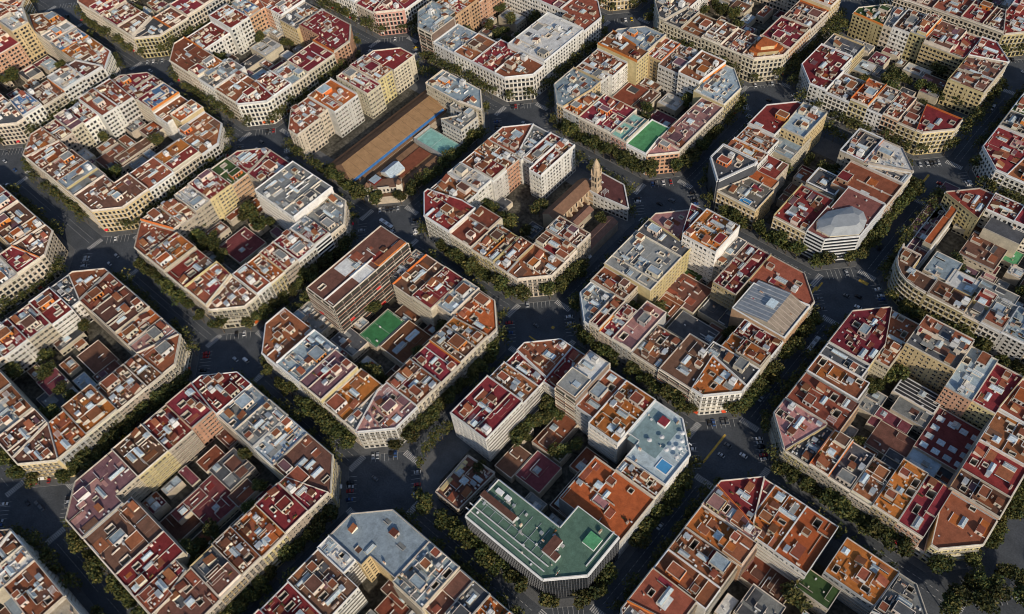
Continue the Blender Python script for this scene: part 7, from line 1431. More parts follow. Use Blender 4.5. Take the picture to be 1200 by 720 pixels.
FOOT.extend((h[6], h[1], (min(p[0] for p in h[6]), max(p[0] for p in h[6]), min(p[1] for p in h[6]), max(p[1] for p in h[6]))) for b in BLOCKS for h in b[3])
rank = []
for ij, nick, rect, hs in BLOCKS:
    for k, s in enumerate(hs):
        rank.append((shown_area(s[6], s[1]) + (1 if s[0] != 'Y' else 0), ij, k))
BL = {b[0]: b[3] for b in BLOCKS}
houses_r = sorted([r for r in rank if BL[r[1]][r[2]][0] != 'Y'], reverse=True)
KEEP = {(ij, k) for a, ij, k in houses_r[:290] if a > 12}
far = MB()
DETAIL2 = {(0, 0), (1, -1), (1, 0), (2, -1), (-1, 0), (-1, 1), (0, 1), (0, -1), (0, -2), (-1, -1)}
HERO = {}
n_ind = 0
for ij, nick, rect, hs in BLOCKS:
    for k, s in enumerate(hs):
        a = shown_area(s[6], s[1])
        if s[0] == 'Y':
            if a < 4: continue
            r = house(s, LABEL[ij, k], f'low courtyard buildings of the {nick}', 1, 'courtyard building' if s[1] < 12 else 'house', 'courtyard_building')
        elif (ij, k) in KEEP:
            nm, ct = ('office_building', 'office') if s[2] in 'FO' else (('rectory', 'rectory') if s[2] == 'W' else (('school_building', 'school') if s[2] == 'p' and ij == (0, -2) else ('apartment_building', 'apartment building')))
            r = house(s, LABEL[ij, k], f'houses of the {nick}', 2 if ij in DETAIL2 else 1, ct, nm); n_ind += 1
        else:
            house(s, None, None, 0, sink=far); continue
        HERO.setdefault((ij, s[2]), []).append((r, s))
fo = far.build('distant_apartment_buildings')
tag(fo, 'mass of more distant cream apartment houses with tiled roofs behind the nearer blocks', 'apartment buildings', None, 'stuff')
print('houses', n_ind)

def part(mb, name, root): return mb.build(name, root, tuple(root.location))

# the tall slab with balconies beside the green pitch
slab = ('slab', 31.5, 'n', 's', 0, (1, 1, 1, 1), [(18.6, -78.5), (42.8, -78.5), (42.8, -16), (18.6, -16)])
r, site, c = house(slab, 'long tall brown slab of flats with rows of balconies above the green pitch', None, 1)
m = MB(); m.box(20.5, 31, -58, -44, 31.55, 31.75, M['coping'], RM['w']); m.box(32.5, 42, -56, -43, 31.56, 31.8, M['coping'], RM['w']); m.box(33, 39, -40, -27, 31.57, 31.85, M['coping'], RM['r']); part(m, 'terrace', r)
m = MB(); m.box(38, 42.2, -40, -17, 31.6, 33.4, M['orangewall'], RM['t']); part(m, 'attic', r)

# low brown building with ochre canopies on the open corner beside the green office
r, site, c = house(('low', 9.2, 'n', 'e', 0, (0, 0, 0, 0), LOWCORNER), 'low brown roofed building with ochre canopies on the open corner beside the green office', None, 1, 'commercial building', 'commercial_building')
for k, f in enumerate((.25, .72)):
    a, b = Vector(LOWCORNER[0]), Vector(LOWCORNER[1]); p = a.lerp(b, f); m = MB(); d = (b - a).normalized(); n2 = Vector((-d.y, d.x))
    cen = Vector(centroid(LOWCORNER)); sg = 1 if (cen - p).dot(n2) > 0 else -1; m.obox((p.x, p.y), d, n2 * sg, -4.2, 4.2, 1.0, 3.0, 9.2, 10.6, FM['y']); part(m, 'canopy', r)

# green office: planted green roof decks, long plant room, white rim
for r, s in HERO.get(((1, 0), 'F'), []):
    root = r[0]; h = s[1]; x0, x1, y0, y1 = RECT[1, 0]
    m = MB(); m.box(x1 - 66, x1 - 44, y0 + 12, y0 + 15.5, h, h + 3.2, M['white'], RM['n']); part(m, 'plant_room', root)
    m = MB(); m.box(x1 - 24, x1 - 19, y0 + 10, y0 + 20, h, h + 3, M['white'], RM['n']); m.box(x1 - 19, x1 - 15.5, y0 + 10, y0 + 14, h, h + 2.6, M['white'], RM['n']); part(m, 'lift_house', root)
    m = MB(); m.box(x1 - 12, x1 - 5, y0 + 26, y0 + 33, h, h + 1.6, M['white'], RM['G']); part(m, 'skylight', root)
    m = MB()
    for d, z in ((3.2, .5), (6.2, .9)):
        m.box(x1 - 68, x1 - 17, y0 + d, y0 + d + .5, h, h + z, M['white'])
    m.box(x1 - 3.6, x1 - 3.1, y0 + 18, y0 + 40, h, h + .8, M['white'])
    part(m, 'roof_rim', root)
    q = random.Random(8)
    for k in range(16):
        x, y = x1 - q.uniform(14, 64), y0 + q.uniform(8, 20)
        m = MB(); m.box(x, x + q.uniform(.8, 2.6), y, y + q.uniform(.8, 2), h, h + q.uniform(.6, 1.8), q.choice([M['fibre'], M['metal'], M['box'], M['white']])); part(m, 'ventilation_unit', root)
    m = MB()
    for k in range(9): x = x1 - 66 + k * 5.4; m.box(x, x + .18, y0 + 7, y0 + 21, h + .15, h + .32, M['metal'])
    m.box(x1 - 66, x1 - 18, y0 + 11, y0 + 11.25, h + .33, h + .55, M['metal']); part(m, 'pipe', root)
    m = MB(); m.box(x1 - 62, x1 - 58, y0 + 19, y0 + 21.5, h, h + 1.5, M['white']); m.box(x1 - 56, x1 - 53, y0 + 19, y0 + 21.5, h, h + 1.7, M['white']); part(m, 'ventilation_unit', root)
# silver attic: pitched zinc roof
for r, s in HERO.get(((1, -1), 'M'), []):
    root = r[0]; h = s[1]; xs = [p[0] for p in s[6]]; ys = [p[1] for p in s[6]]; x0, x1, y0, y1 = min(xs) + 1.2, max(xs) - 1.2, min(ys) + 1, max(ys) - 1; xm = x0 * .35 + x1 * .65
    m = MB(); m.poly([(x0, y0, h + .2), (xm, y0, h + 4.2), (xm, y1, h + 4.2), (x0, y1, h + .2)], M['metal']); m.poly([(xm, y0, h + 4.2), (x1, y0, h + .2), (x1, y1, h + .2), (xm, y1, h + 4.2)], RM['e'])
    m.poly([(x0, y0, h), (x1, y0, h), (x1, y0, h + .2), (xm, y0, h + 4.2), (x0, y0, h + .2)], FM['c']); m.poly([(x1, y1, h), (x0, y1, h), (x0, y1, h + .2), (xm, y1, h + 4.2), (x1, y1, h + .2)], FM['c'])
    for k in range(9):
        y = y0 + 1 + (y1 - y0 - 2) * k / 8
        m.poly([(x0, y - .3, h + .34), (xm, y - .3, h + 4.34), (xm, y + .3, h + 4.34), (x0, y + .3, h + .34)], M['white'])
        m.poly([(xm, y - .2, h + 4.34), (x1, y - .2, h + .34), (x1, y + .2, h + .34), (xm, y + .2, h + 4.34)], M['box'])
    part(m, 'metal_roof', root)
    m = MB(); m.box(xm - 7, xm - 2, (y0 + y1) / 2 - 3, (y0 + y1) / 2 + 3, h + 1, h + 4.6, M['metal'], M['skyglass']); part(m, 'dormer', root)
# octagonal roof over striped balconies
for r, s in HERO.get(((1, -2), 'O'), []):
    root = r[0]; h = s[1]
    out = [(227.5, 155), (229, 165.5), (238.5, 178), (246, 178), (251, 173), (252.7, 166), (252.7, 160), (240, 148.5), (231, 148.5)]; inn = [(235, 160.5), (235.5, 163), (243, 170.5), (246, 170.5), (248, 168), (249, 166), (248.5, 162.5), (239.5, 153.5), (236.5, 154)]
    out = out[::-1]; inn = inn[::-1]
    m = MB(); n = len(out)
    m.prism(out, h, h + 1.4, FM['c'])
    for i in range(n):
        a, b, c_, d = out[i], out[(i + 1) % n], inn[(i + 1) % n], inn[i]
        m.poly([(*a, h + 1.4), (*b, h + 1.4), (*c_, h + 4.6), (*d, h + 4.6)], M['slate'])
    m.poly([(*p, h + 4.6) for p in inn], M['slate']); part(m, 'octagonal_roof', root)
for r, s in HERO.get(((1, -2), 'k'), []):
    root = r[0]; h = s[1]; p = s[6]; cx, cy = centroid(p); m = MB()
    for i in range(len(p)):
        a, b = p[i], p[(i + 1) % len(p)]; L = math.hypot(b[0] - a[0], b[1] - a[1])
        if L > 2: t = ((b[0] - a[0]) / L, (b[1] - a[1]) / L); m.obox(a, t, (t[1], -t[0]), .1, L - .1, -.7, .25, h + 1.6, h + 1.9, M['white'])
    part(m, 'roof_rim', root)
# roof pools
for key, bx, deck in ((((1, 0), 'P'), (247, 253.5, -40, -34), True), (((1, -2), 'Q'), (179, 186, 145.5, 150), False)):
    for r, s in HERO.get(key, []):
        root = r[0]; h = s[1]; x0, x1, y0, y1 = bx
        m = MB(); q = .4
        for b in ((x0 - q, x1 + q, y0 - q, y0), (x0 - q, x1 + q, y1, y1 + q), (x0 - q, x0, y0, y1), (x1, x1 + q, y0, y1)): m.box(*b, h, h + .5, M['white'])
        m.poly([(x0, y0, h + .3), (x1, y0, h + .3), (x1, y1, h + .3), (x0, y1, h + .3)], M['water']); part(m, 'swimming_pool', root)
        if deck:
            m = MB(); m.box(226, 244, -36, -12, h, h + .18, M['teal']); part(m, 'deck', root)
            m = MB(); m.box(233, 238, -19, -14, h + .2, h + 2.6, M['white'], RM['r']); part(m, 'bar', root)
            for k, (x, y) in enumerate(((248, -26), (251, -24), (249.5, -20), (246, -29), (252.5, -29), (240, -24.5), (236, -30), (247, -16))): inst('parasol', SM['parasol'], root, (x - root.location.x, y - root.location.y, h))
            for k in range(7): inst('lounger', SM['lounger'], root, (253.5 - root.location.x - (k % 2) * .2, -30 + k * 2.0 - root.location.y, h), PI / 2)
# stepped attic
for r, s in HERO.get(((0, -3), 'S'), []):
    root = r[0]; h = s[1]; p = s[6]; cx, cy = centroid(p)
    for f, z0, z1, nm in ((.72, 0, 2.9, 'lower_attic'), (.46, 2.9, 5.8, 'upper_attic')):
        q = [(cx + (x - cx) * f, cy + (y - cy) * f) for x, y in p]
        m = MB()
        for i in range(len(q)):
            if math.hypot(q[i][0] - q[(i + 1) % len(q)][0], q[i][1] - q[(i + 1) % len(q)][1]) > .5: facade(m, q[i], q[(i + 1) % len(q)], h + z0 + .1, h + z1, 'blank', M['orangewall'] if i % 2 else FM['y'], R)
        m.tri([(x, y, h + z1) for x, y in q], [t for t in tessellate_polygon([[Vector((x, y, 0)) for x, y in q]])], RM['o']); part(m, nm, root)
# pitch markings, patio skylights, striped roof, maroon court border
for r, s in HERO.get(((0, 0), 'C'), []):
    root = r[0]; h = s[1]; xs = [p[0] for p in s[6]]; ys = [p[1] for p in s[6]]; x0, x1, y0, y1 = min(xs) + 1, max(xs) - 1, min(ys) + 1, max(ys) - 1
    m = MB()
    def line(a, b, c_, d): m.box(a, b, c_, d, h + .01, h + .02, M['white'])
    for x in (x0, x1): line(x - .06, x + .06, y0, y1)
    for y in (y0 + .1, (y0 + y1) / 2, y1 - .1): line(x0, x1, y - .06, y + .06)
    part(m, 'pitch_lines', root)
    for y in (y0 + .3, y1 - .3):
        m = MB(); xm = (x0 + x1) / 2
        for x in (xm - 1.5, xm + 1.5): m.box(x - .06, x + .06, y - .06, y + .06, h, h + 2, M['white'])
        m.box(xm - 1.5, xm + 1.5, y - .06, y + .06, h + 2, h + 2.12, M['white']); part(m, 'goal', root)
for r, s in HERO.get(((2, -1), 'K'), []):
    root = r[0]; h = s[1]; xs = [p[0] for p in s[6]]; ys = [p[1] for p in s[6]]; x0, y0 = min(xs), min(ys); w_, d_ = max(xs) - x0, max(ys) - y0
    me = mesh_of(lambda b: (b.box(-2, 2, -1.5, 1.5, 0, .5, M['white']), b.poly([(-1.9, -1.4, .52), (1.9, -1.4, .52), (1.9, 1.4, .9), (-1.9, 1.4, .9)], M['skyglass'])), 'roof_light')
    for i in range(5):
        for j in range(4):
            if (i, j) in ((1, 2), (2, 2)): continue
            inst('roof_light', me, root, (x0 + w_ * (i + .6) / 5.4 - root.location.x, y0 + d_ * (j + .6) / 4.6 - root.location.y, h))
for r, s in HERO.get(((2, -1), 'Z'), []):
    root = r[0]; h = s[1]; xs = [p[0] for p in s[6]]; ys = [p[1] for p in s[6]]; m = MB()
    x0, x1, y0, y1 = min(xs) + .6, max(xs) - .6, min(ys) + .6, max(ys) - .6
    for k in range(6): y = y0 + (y1 - y0) * k / 5; m.box(x0, x1, y - .16, y + .16, h + .3, h + .6, M['white'])
    for x in (x0, x1): m.box(x - .3, x + .3, y0, y1, h + .31, h + .7, M['white'])
    part(m, 'white_louvre_frame', root)
# rectangles of blue glass on the corner house by the crossing and the sports roof lights
for r, s in HERO.get(((0, 0), 'q'), []):
    root = r[0]; h = s[1]; c_ = centroid(s[6])
    for dy in (-5.5, 5.5): m = MB(); m.box(c_[0] - 2, c_[0] + 2, c_[1] + dy - 4.5, c_[1] + dy + 4.5, h, h + .8, M['white'], M['skyglass']); part(m, 'skylight', root)

# ------------------------------------------------------------------ church with bell tower
root = empty('church', (87.5, 87, 0), 'brown roofed stone church nave with buttresses beside its bell tower', 'church')
X0, X1, Y0, Y1 = 82, 93, 66, 104
m = MB(); st = M['sand']
arc = [(87.5 + 5.5 * math.cos(a), 104 + 5 * math.sin(a)) for a in [PI * k / 8 for k in range(9)]]
foot = [(X0, Y0), (X1, Y0)] + arc
for i in range(len(foot)): 
    a, b = foot[i], foot[(i + 1) % len(foot)]; m.poly([(*a, 0.1), (*b, 0.1), (*b, 13), (*a, 13)], st)
m.poly([(X0, Y0, 13), (X1, Y0, 13), (87.5, Y0, 16.6)], st); part(m, 'wall', root)
m = MB(); e = .5
m.poly([(X0 - e, Y0 - .3, 12.8), (87.5, Y0 - .3, 16.8), (87.5, Y1, 16.8), (X0 - e, Y1, 12.8)], M['nave']); m.poly([(87.5, Y0 - .3, 16.8), (X1 + e, Y0 - .3, 12.8), (X1 + e, Y1, 12.8), (87.5, Y1, 16.8)], M['nave'])
for i in range(8): a, b = arc[i], arc[i + 1]; m.poly([(*a, 12.9), (*b, 12.9), (87.5, Y1, 16.8)], M['nave'])
part(m, 'roof', root)
me = mesh_of(lambda b: (b.box(0, 3.2, -.6, .6, 0, 9, st), b.poly([(0, -.6, 12), (0, .6, 12), (3.2, .6, 9), (3.2, -.6, 9)], st), b.poly([(0, -.6, 9), (3.2, -.6, 9), (0, -.6, 12)], st), b.poly([(3.2, .6, 9), (0, .6, 9), (0, .6, 12)], st)), 'buttress')
for k in range(7): inst('buttress', me, root, (X1 - 87.5 + .01, Y0 + 2 + k * 5.6 - 87, .1))
m = MB()
for k in range(6):
    y = Y0 + 4.8 + k * 5.6; m.box(X1 - .1, X1 + .02, y - .6, y + .6, 8, 11.6, M['glass'])
part(m, 'window', root)
m = MB(); m.box(X1, X1 + 3.4, Y0 + 1, Y1 - 6, .1, 6.4, st, M['nave']); part(m, 'side_chapel_row', root)
root = empty('bell_tower', (96.5, 104.5, 0), 'slender sandy stone bell tower with pointed spire by the brown church', 'bell tower')
m = MB(); m.box(93.8, 99.2, 101.8, 107.2, 0.1, 15, st); m.box(94.2, 98.8, 102.2, 106.8, 15, 27, st)
for z in (15, 21, 27): m.box(93.8, 99.2, 101.8, 107.2, z - .1, z + .25, st, bottom=True)
part(m, 'shaft', root)
m = MB(); m.lathe(96.5, 104.5, [(2.5, 27.3), (2.5, 34)], st, 8); m.lathe(96.5, 104.5, [(2.6, 34), (2.6, 34.4), (.01, 34.45)], st, 8); part(m, 'belfry', root)
m = MB(); m.lathe(96.5, 104.5, [(2.2, 34.5), (2.0, 36.3), (1.1, 38.6), (.3, 40.2), (.05, 41)], st, 8); part(m, 'spire', root)
for dx, dy in ((-2.2, -2.2), (2.2, -2.2), (2.2, 2.2), (-2.2, 2.2)): m = MB(); m.lathe(96.5 + dx, 104.5 + dy, [(.42, 27.3), (.42, 30.2), (.02, 32.6)], st, 6); part(m, 'pinnacle', root)
for z0, z1, hw in ((17, 20, .45), (22.3, 25.8, .6)):
    for s_ in (0, 1, 2, 3):
        m = MB(); 
        for q in (-1, 1):
            a = 2.3 + .02
            if s_ == 0: m.box(96.5 + q - hw, 96.5 + q + hw, 104.5 - a, 104.5 - a + .1, z0, z1, M['dark'])
            if s_ == 1: m.box(96.5 + a - .1, 96.5 + a, 104.5 + q - hw, 104.5 + q + hw, z0, z1, M['dark'])
            if s_ == 2: m.box(96.5 + q - hw, 96.5 + q + hw, 104.5 + a - .1, 104.5 + a, z0, z1, M['dark'])
            if s_ == 3: m.box(96.5 - a, 96.5 - a + .1, 104.5 + q - hw, 104.5 + q + hw, z0, z1, M['dark'])
        part(m, 'bell_opening', root)
root = empty('cloister', (109, 78, 0), 'low brown roofed cloister wings around a dark garden behind the church', 'cloister')
def gable(x0, x1, y0, y1, z, rise, roofm, wallm, nm):
    m = MB(); m.box(x0, x1, y0, y1, .1, z, wallm)
    e = .4
    if x1 - x0 < y1 - y0:
        xm = (x0 + x1) / 2; m.poly([(x0 - e, y0, z), (xm, y0, z + rise), (xm, y1, z + rise), (x0 - e, y1, z)], roofm); m.poly([(xm, y0, z + rise), (x1 + e, y0, z), (x1 + e, y1, z), (xm, y1, z + rise)], roofm)
        m.poly([(x0, y0, z), (x1, y0, z), (xm, y0, z + rise - .05)], wallm); m.poly([(x1, y1, z), (x0, y1, z), (xm, y1, z + rise - .05)], wallm)
    else:
        ym = (y0 + y1) / 2; m.poly([(x0, y0 - e, z), (x1, y0 - e, z), (x1, ym, z + rise), (x0, ym, z + rise)], roofm); m.poly([(x0, ym, z + rise), (x1, ym, z + rise), (x1, y1 + e, z), (x0, y1 + e, z)], roofm)
        m.poly([(x1, y0, z), (x1, y1, z), (x1, ym, z + rise - .05)], wallm); m.poly([(x0, y1, z), (x0, y0, z), (x0, ym, z + rise - .05)], wallm)
    return m
for nm, bx in (('street_wing', (115, 123.2, 62, 93)), ('lower_wing', (97.5, 114.8, 62.2, 70)), ('garden_wing', (97.6, 104, 70.3, 92))): part(gable(*bx, 8.8, 2.0, M['cloister'], FM['e'], nm), nm, root)

# ------------------------------------------------------------------ market hall
root = empty('market_hall', (-56, 62, 0), 'long brown roofed market hall with a blue strip along one eave', 'market hall')
m = MB(); x0, x1, y0, y1 = -73, -43.5, 9, 116
m.box(x0, x1, y0, y1, .1, 7.5, FM['e']); m.box(-67, -45.5, y0 + 2, y1 - 2, 7.5, 10.5, FM['e']); part(m, 'wall', root)
m = MB(); m.poly([(x0 - .6, y0, 7.4), (-66.8, y0, 9.9), (-66.8, y1, 9.9), (x0 - .6, y1, 7.4)], M['hall_dark']); m.poly([(-45.6, y0, 9.4), (x1 + .6, y0, 7.7), (x1 + .6, y1, 7.7), (-45.6, y1, 9.4)], M['hall_dark']); part(m, 'aisle_roof', root)
m = MB(); xa, xb, xm = -67.6, -45.2, -60.5; za, zr = 10.4, 13.6; ya, yb = y0 + 1, y1 - 1
m.poly([(xm, ya + 6, zr), (xb, ya, za), (xb, yb, za), (xm, yb - 8, zr)], M['hall_lit']); m.poly([(xa, ya, za), (xm, ya + 6, zr), (xm, yb - 8, zr), (xa, yb, za)], M['hall_dark'])  # slope towards the sun coloured lighter, the one turned away darker
m.poly([(xa, ya, za), (xb, ya, za), (xm, ya + 6, zr)], M['hall_dark']); m.poly([(xb, yb, za), (xa, yb, za), (xm, yb - 8, zr)], M['hall_lit']); part(m, 'nave_roof', root)
m = MB()
m.poly([(xb + .05, ya + 1, za + .1), (x1 - .4, ya + 1, za - 1.0), (x1 - .4, yb - 12, za - 1.0), (xb + .05, yb - 12, za + .1)], M['bluefoil']); part(m, 'blue_eave_strip', root)
m = MB()
for k in range(14):
    y = ya + 4 + k * 7.4; m.poly([(xm + .2, y, zr + .06), (xb, y - .0, za + .07), (xb, y + .22, za + .07), (xm + .2, y + .22, zr + .06)], M['hall_dark'])
part(m, 'roof_seam', root)
m = MB(); m.poly([(x0, y0 - .02, 7.5), (x1, y0 - .02, 7.5), (-47, y0 - .02, 9.6), (-57, y0 - .02, 11), (-66, y0 - .02, 9.6)], FM['e']); part(m, 'end_gable', root)
root = empty('market_pavilion', (-24, 30, 0), 'pale stone market entrance with twin turrets and a glazed lantern roof', 'market hall')
# side halls
m = MB()
foot = [(-43, 22), (-26, 9), (-10.5, 24), (-10.5, 66), (-43, 66)]
m.prism(foot, .1, 7, FM['e'], M['hall_dark']); part(m, 'wall', root)
m = MB()
for (a, b, c_, d) in ((-42, -33, 24, 65.5), (-20.5, -11, 26, 65.5)):
    xm = (a + b) / 2; m.poly([(a, c_, 7.1), (xm, c_, 9.2), (xm, d, 9.2), (a, d, 7.1)], M['hall_dark']); m.poly([(xm, c_, 9.2), (b, c_, 7.1), (b, d, 7.1), (xm, d, 9.2)], M['hall_dark'])
    m.poly([(a, c_, 7.1), (b, c_, 7.1), (xm, c_, 9.2)], FM['e'])
m.box(-32.5, -21, 24, 65, 7.02, 8.2, M['hall_dark'], RM['t'])
part(m, 'side_roof', root)
t = (math.sqrt(.5), math.sqrt(.5)); n_ = (math.sqrt(.5), -math.sqrt(.5)); p0 = (-26 - 9, 9 - 5)   # chamfer front
p0 = (-29.5, 10.5)
m = MB(); m.obox(p0, t, n_, 0, 24, -9, 0, .1, 11.5, M['trim'], M['nave']); m.obox(p0, t, n_, 8, 16, .003, .4, .1, 13, M['trim']); part(m, 'front', root)
for a in (1.2, 22.8): 
    m = MB(); m.obox(p0, t, n_, a - 1.9, a + 1.9, -3.4, .6, .1, 14, M['trim']); q = (p0[0] + t[0] * a - n_[0] * 1.4, p0[1] + t[1] * a - n_[1] * 1.4); m.lathe(*q, [(2.3, 14), (2.1, 14.8), (.05, 17.5)], M['nave'], 8); part(m, 'turret', root)
for k in range(7):
    a = 4.2 + k * 2.6; m = MB(); m.obox(p0, t, n_, a - .7, a + .7, .41, .46, 1, 7.5, M['glass']); m.obox(p0, t, n_, a - .55, a + .55, .41, .46, 8.6, 10.8, M['glass']); part(m, 'arched_window', root)
m = MB(); m.box(-35, -24, 29, 42, 8.2, 10.5, M['trim']); m.poly([(-35.3, 28.7, 10.5), (-29.5, 28.7, 14), (-29.5, 42.3, 14), (-35.3, 42.3, 10.5)], M['skyglass']); m.poly([(-29.5, 28.7, 14), (-23.7, 28.7, 10.5), (-23.7, 42.3, 10.5), (-29.5, 42.3, 14)], M['skyglass'])
m.poly([(-35, 29, 10.5), (-24, 29, 10.5), (-29.5, 29, 13.9)], M['white']); part(m, 'glazed_lantern', root)
m = MB(); m.box(-34, -28, 17, 24, 11.5, 13, RM['r'], M['skyglass']); part(m, 'skylight', root)
# sports roof and the grey office by the market
root = empty('sports_court_building', (-25, 78, 0), 'low building with an aqua sports court roof beside the market', 'sports hall')
m = MB(); m.box(-41, -10.5, 68.5, 85, .1, 7.6, FM['e']); part(m, 'wall', root)
m = MB(); m.box(-40.4, -11, 69, 84.5, 7.6, 7.75, M['coping'], RM['a']); part(m, 'court', root)
m = MB()
for b in ((-39.5, -12, 69.8, 69.95), (-39.5, -12, 83.5, 83.65), (-26, -25.85, 69.9, 83.6), (-39.5, -39.35, 69.9, 83.6), (-12.1, -12, 69.9, 83.6)): m.box(*b, 7.76, 7.78, M['white'])
part(m, 'court_lines', root)
m = MB(); m.box(-41.5, -10.2, 68.1, 68.3, .1, 9.8, M['fibre']); m.box(-41.6, -41.3, 68.4, 85, .1, 9.8, M['fibre']); part(m, 'fence_wall', root)
grey = ('grey', 19.5, 'g', 'q', 0, (1, 0, 0, 0, 1, 1, 1, 1), [(-30, 87), (-10.3, 87), (-10.3, 104), (-22, 116), (-34.5, 116), (-34.5, 101), (-22.5, 101), (-22.5, 97)])
r, site, c = house(grey, 'grey flat roofed office with white parapets between the market and the avenue', None, 1, 'office', 'office_building')

# ------------------------------------------------------------------ ground, pavements, courtyards, markings
g = MB(); g.poly([(-2500, -2500, 0), (2500, -2500, 0), (2500, 2500, 0), (-2500, 2500, 0)], M['asphalt'])
tag(g.build('road'), 'dark asphalt streets between the blocks', 'road', None, 'structure')
pav = MB(); yard = MB()
CH = 15.0
for ij, nick, (x0, x1, y0, y1), hs in BLOCKS:
    e = 4.2; c_ = CH + e * .59
    a0, a1, b0, b1 = x0 - e, x1 + e, y0 - e, y1 + e
    c2 = CH + e * .586 * 1.0
    pts = [(a0 + c2, b0), (a1 - c2, b0), (a1, b0 + c2), (a1, b1 - c2), (a1 - c2, b1), (a0 + c2, b1), (a0, b1 - c2), (a0, b0 + c2)]
    pav.prism(pts, 0, .13, M['fibre'], M['paving'])
    yard.box(x0 + 12, x1 - 12, y0 + 12, y1 - 12, .131, .145, M['yard'])
tag(pav.build('pavement'), 'grey tiled pavements around the chamfered blocks', 'pavement', None, 'structure')
tag(yard.build('courtyard_ground'), 'earthy courtyard floors inside the blocks', 'ground', None, 'structure')
def xline(i, lo=True): pass
mk = MB(); yk = MB()
P_ = 133.3
cross = {}
for (i, j) in [(i, j) for i in range(-4, 5) for j in range(-5, 4)]:
    a, b, c_, d = RECT.get((i, j)), RECT.get((i - 1, j)), RECT.get((i, j - 1)), RECT.get((i - 1, j - 1))
    xs1 = [r[0] for r in (a, c_) if r]; xs0 = [r[1] for r in (b, d) if r]; ys1 = [r[3] for r in (a, b) if r]; ys0 = [r[2] for r in (c_, d) if r]
    if not (xs1 and xs0 and ys1 and ys0): continue
    X = (min(xs1) + max(xs0)) / 2; Yc = (max(ys1) + min(ys0)) / 2
    cross[i, j] = (X, Yc)
    for s_ in (-1, 1):
        for k in range(11):
            o = -5.2 + k * 1.04
            mk.poly([(X + s_ * 22 - 1.8, Yc + o - .27, .008), (X + s_ * 22 + 1.8, Yc + o - .27, .008), (X + s_ * 22 + 1.8, Yc + o + .27, .008), (X + s_ * 22 - 1.8, Yc + o + .27, .008)], M['paint'])
            mk.poly([(X + o - .27, Yc + s_ * 22 - 1.8, .008), (X + o + .27, Yc + s_ * 22 - 1.8, .008), (X + o + .27, Yc + s_ * 22 + 1.8, .008), (X + o - .27, Yc + s_ * 22 + 1.8, .008)], M['paint'])
        for q in range(14):
            for o in (-1.8, 1.8):
                d0 = 27 + q * 3.0
                mk.poly([(X + s_ * d0, Yc + o - .09, .008), (X + s_ * (d0 + 1.6), Yc + o - .09, .008), (X + s_ * (d0 + 1.6), Yc + o + .09, .008), (X + s_ * d0, Yc + o + .09, .008)], M['paint'])
                mk.poly([(X + o - .09, Yc + s_ * d0, .008), (X + o + .09, Yc + s_ * d0, .008), (X + o + .09, Yc + s_ * (d0 + 1.6), .008), (X + o - .09, Yc + s_ * (d0 + 1.6), .008)], M['paint'])
    for (sx, sy) in ((1, 1), (1, -1), (-1, 1), (-1, -1)):    # bay lines in front of the chamfers
        for k in range(7):
            o = (k - 3) * 2.5; bx, by = X + sx * 13.2, Yc + sy * 13.2
            ax, ay = bx + sx * 0 - sy * 0 + o * .707 * 1, by - sx * sy * o * .707
            dx, dy = sx * 2.4, sy * 2.4; px, py = .06, .06 * -sx * sy
            mk.poly([(ax - dx - px, ay - dy - py, .008), (ax - dx + px, ay - dy + py, .008), (ax + dx + px, ay + dy + py, .008), (ax + dx - px, ay + dy - py, .008)], M['paint'])
tag(mk.build('road_markings'), 'worn white zebra crossings and lane dashes on the asphalt', 'road markings', None, 'structure')
for (x, y, w_, d_) in YELLOW:
    yk.poly([(x - w_ / 2, y - d_ / 2, .012), (x + w_ / 2, y - d_ / 2, .012), (x + w_ / 2, y + d_ / 2, .012), (x - w_ / 2, y + d_ / 2, .012)], M['yellow'])
tag(yk.build('yellow_road_markings'), 'yellow painted strips on the asphalt at the crossings', 'road markings', None, 'structure')

# ------------------------------------------------------------------ trees
def crown_mesh(seed, n, hh=12, rr=5.3):
    q = random.Random(seed); b = MB(); blobs = []
    for k in range(9):
        a = q.uniform(0, 2 * PI); d = q.uniform(0, .62) * rr; blobs.append((d * math.cos(a) * (1.15 if k % 2 else .85), d * math.sin(a), q.uniform(.5, .84) * hh, q.uniform(.28, .52) * rr))
    for k in range(n):
        bx, by, bz, br = q.choice(blobs); u = q.uniform(-1, 1); a = q.uniform(0, 2 * PI); s = math.sqrt(1 - u * u); rad = br * q.uniform(.55, 1.12)
        x, y, z = bx + rad * s * math.cos(a), by + rad * s * math.sin(a), bz + rad * u * .8
        L = q.uniform(.32, .72); e1 = Vector((q.gauss(0, 1), q.gauss(0, 1), q.gauss(0, .5))).normalized(); e2 = e1.cross(Vector((q.gauss(0, 1), q.gauss(0, 1), q.gauss(0, 1)))).normalized()
        c_ = Vector((x, y, z)); w_ = q.random()
        b.poly([tuple(c_ - e1 * L), tuple(c_ + e2 * L * .7), tuple(c_ + e1 * L), tuple(c_ - e2 * L * .7)], M['leaf1'] if w_ < .5 else (M['leaf2'] if w_ < .86 else M['leaf3']))
    return b
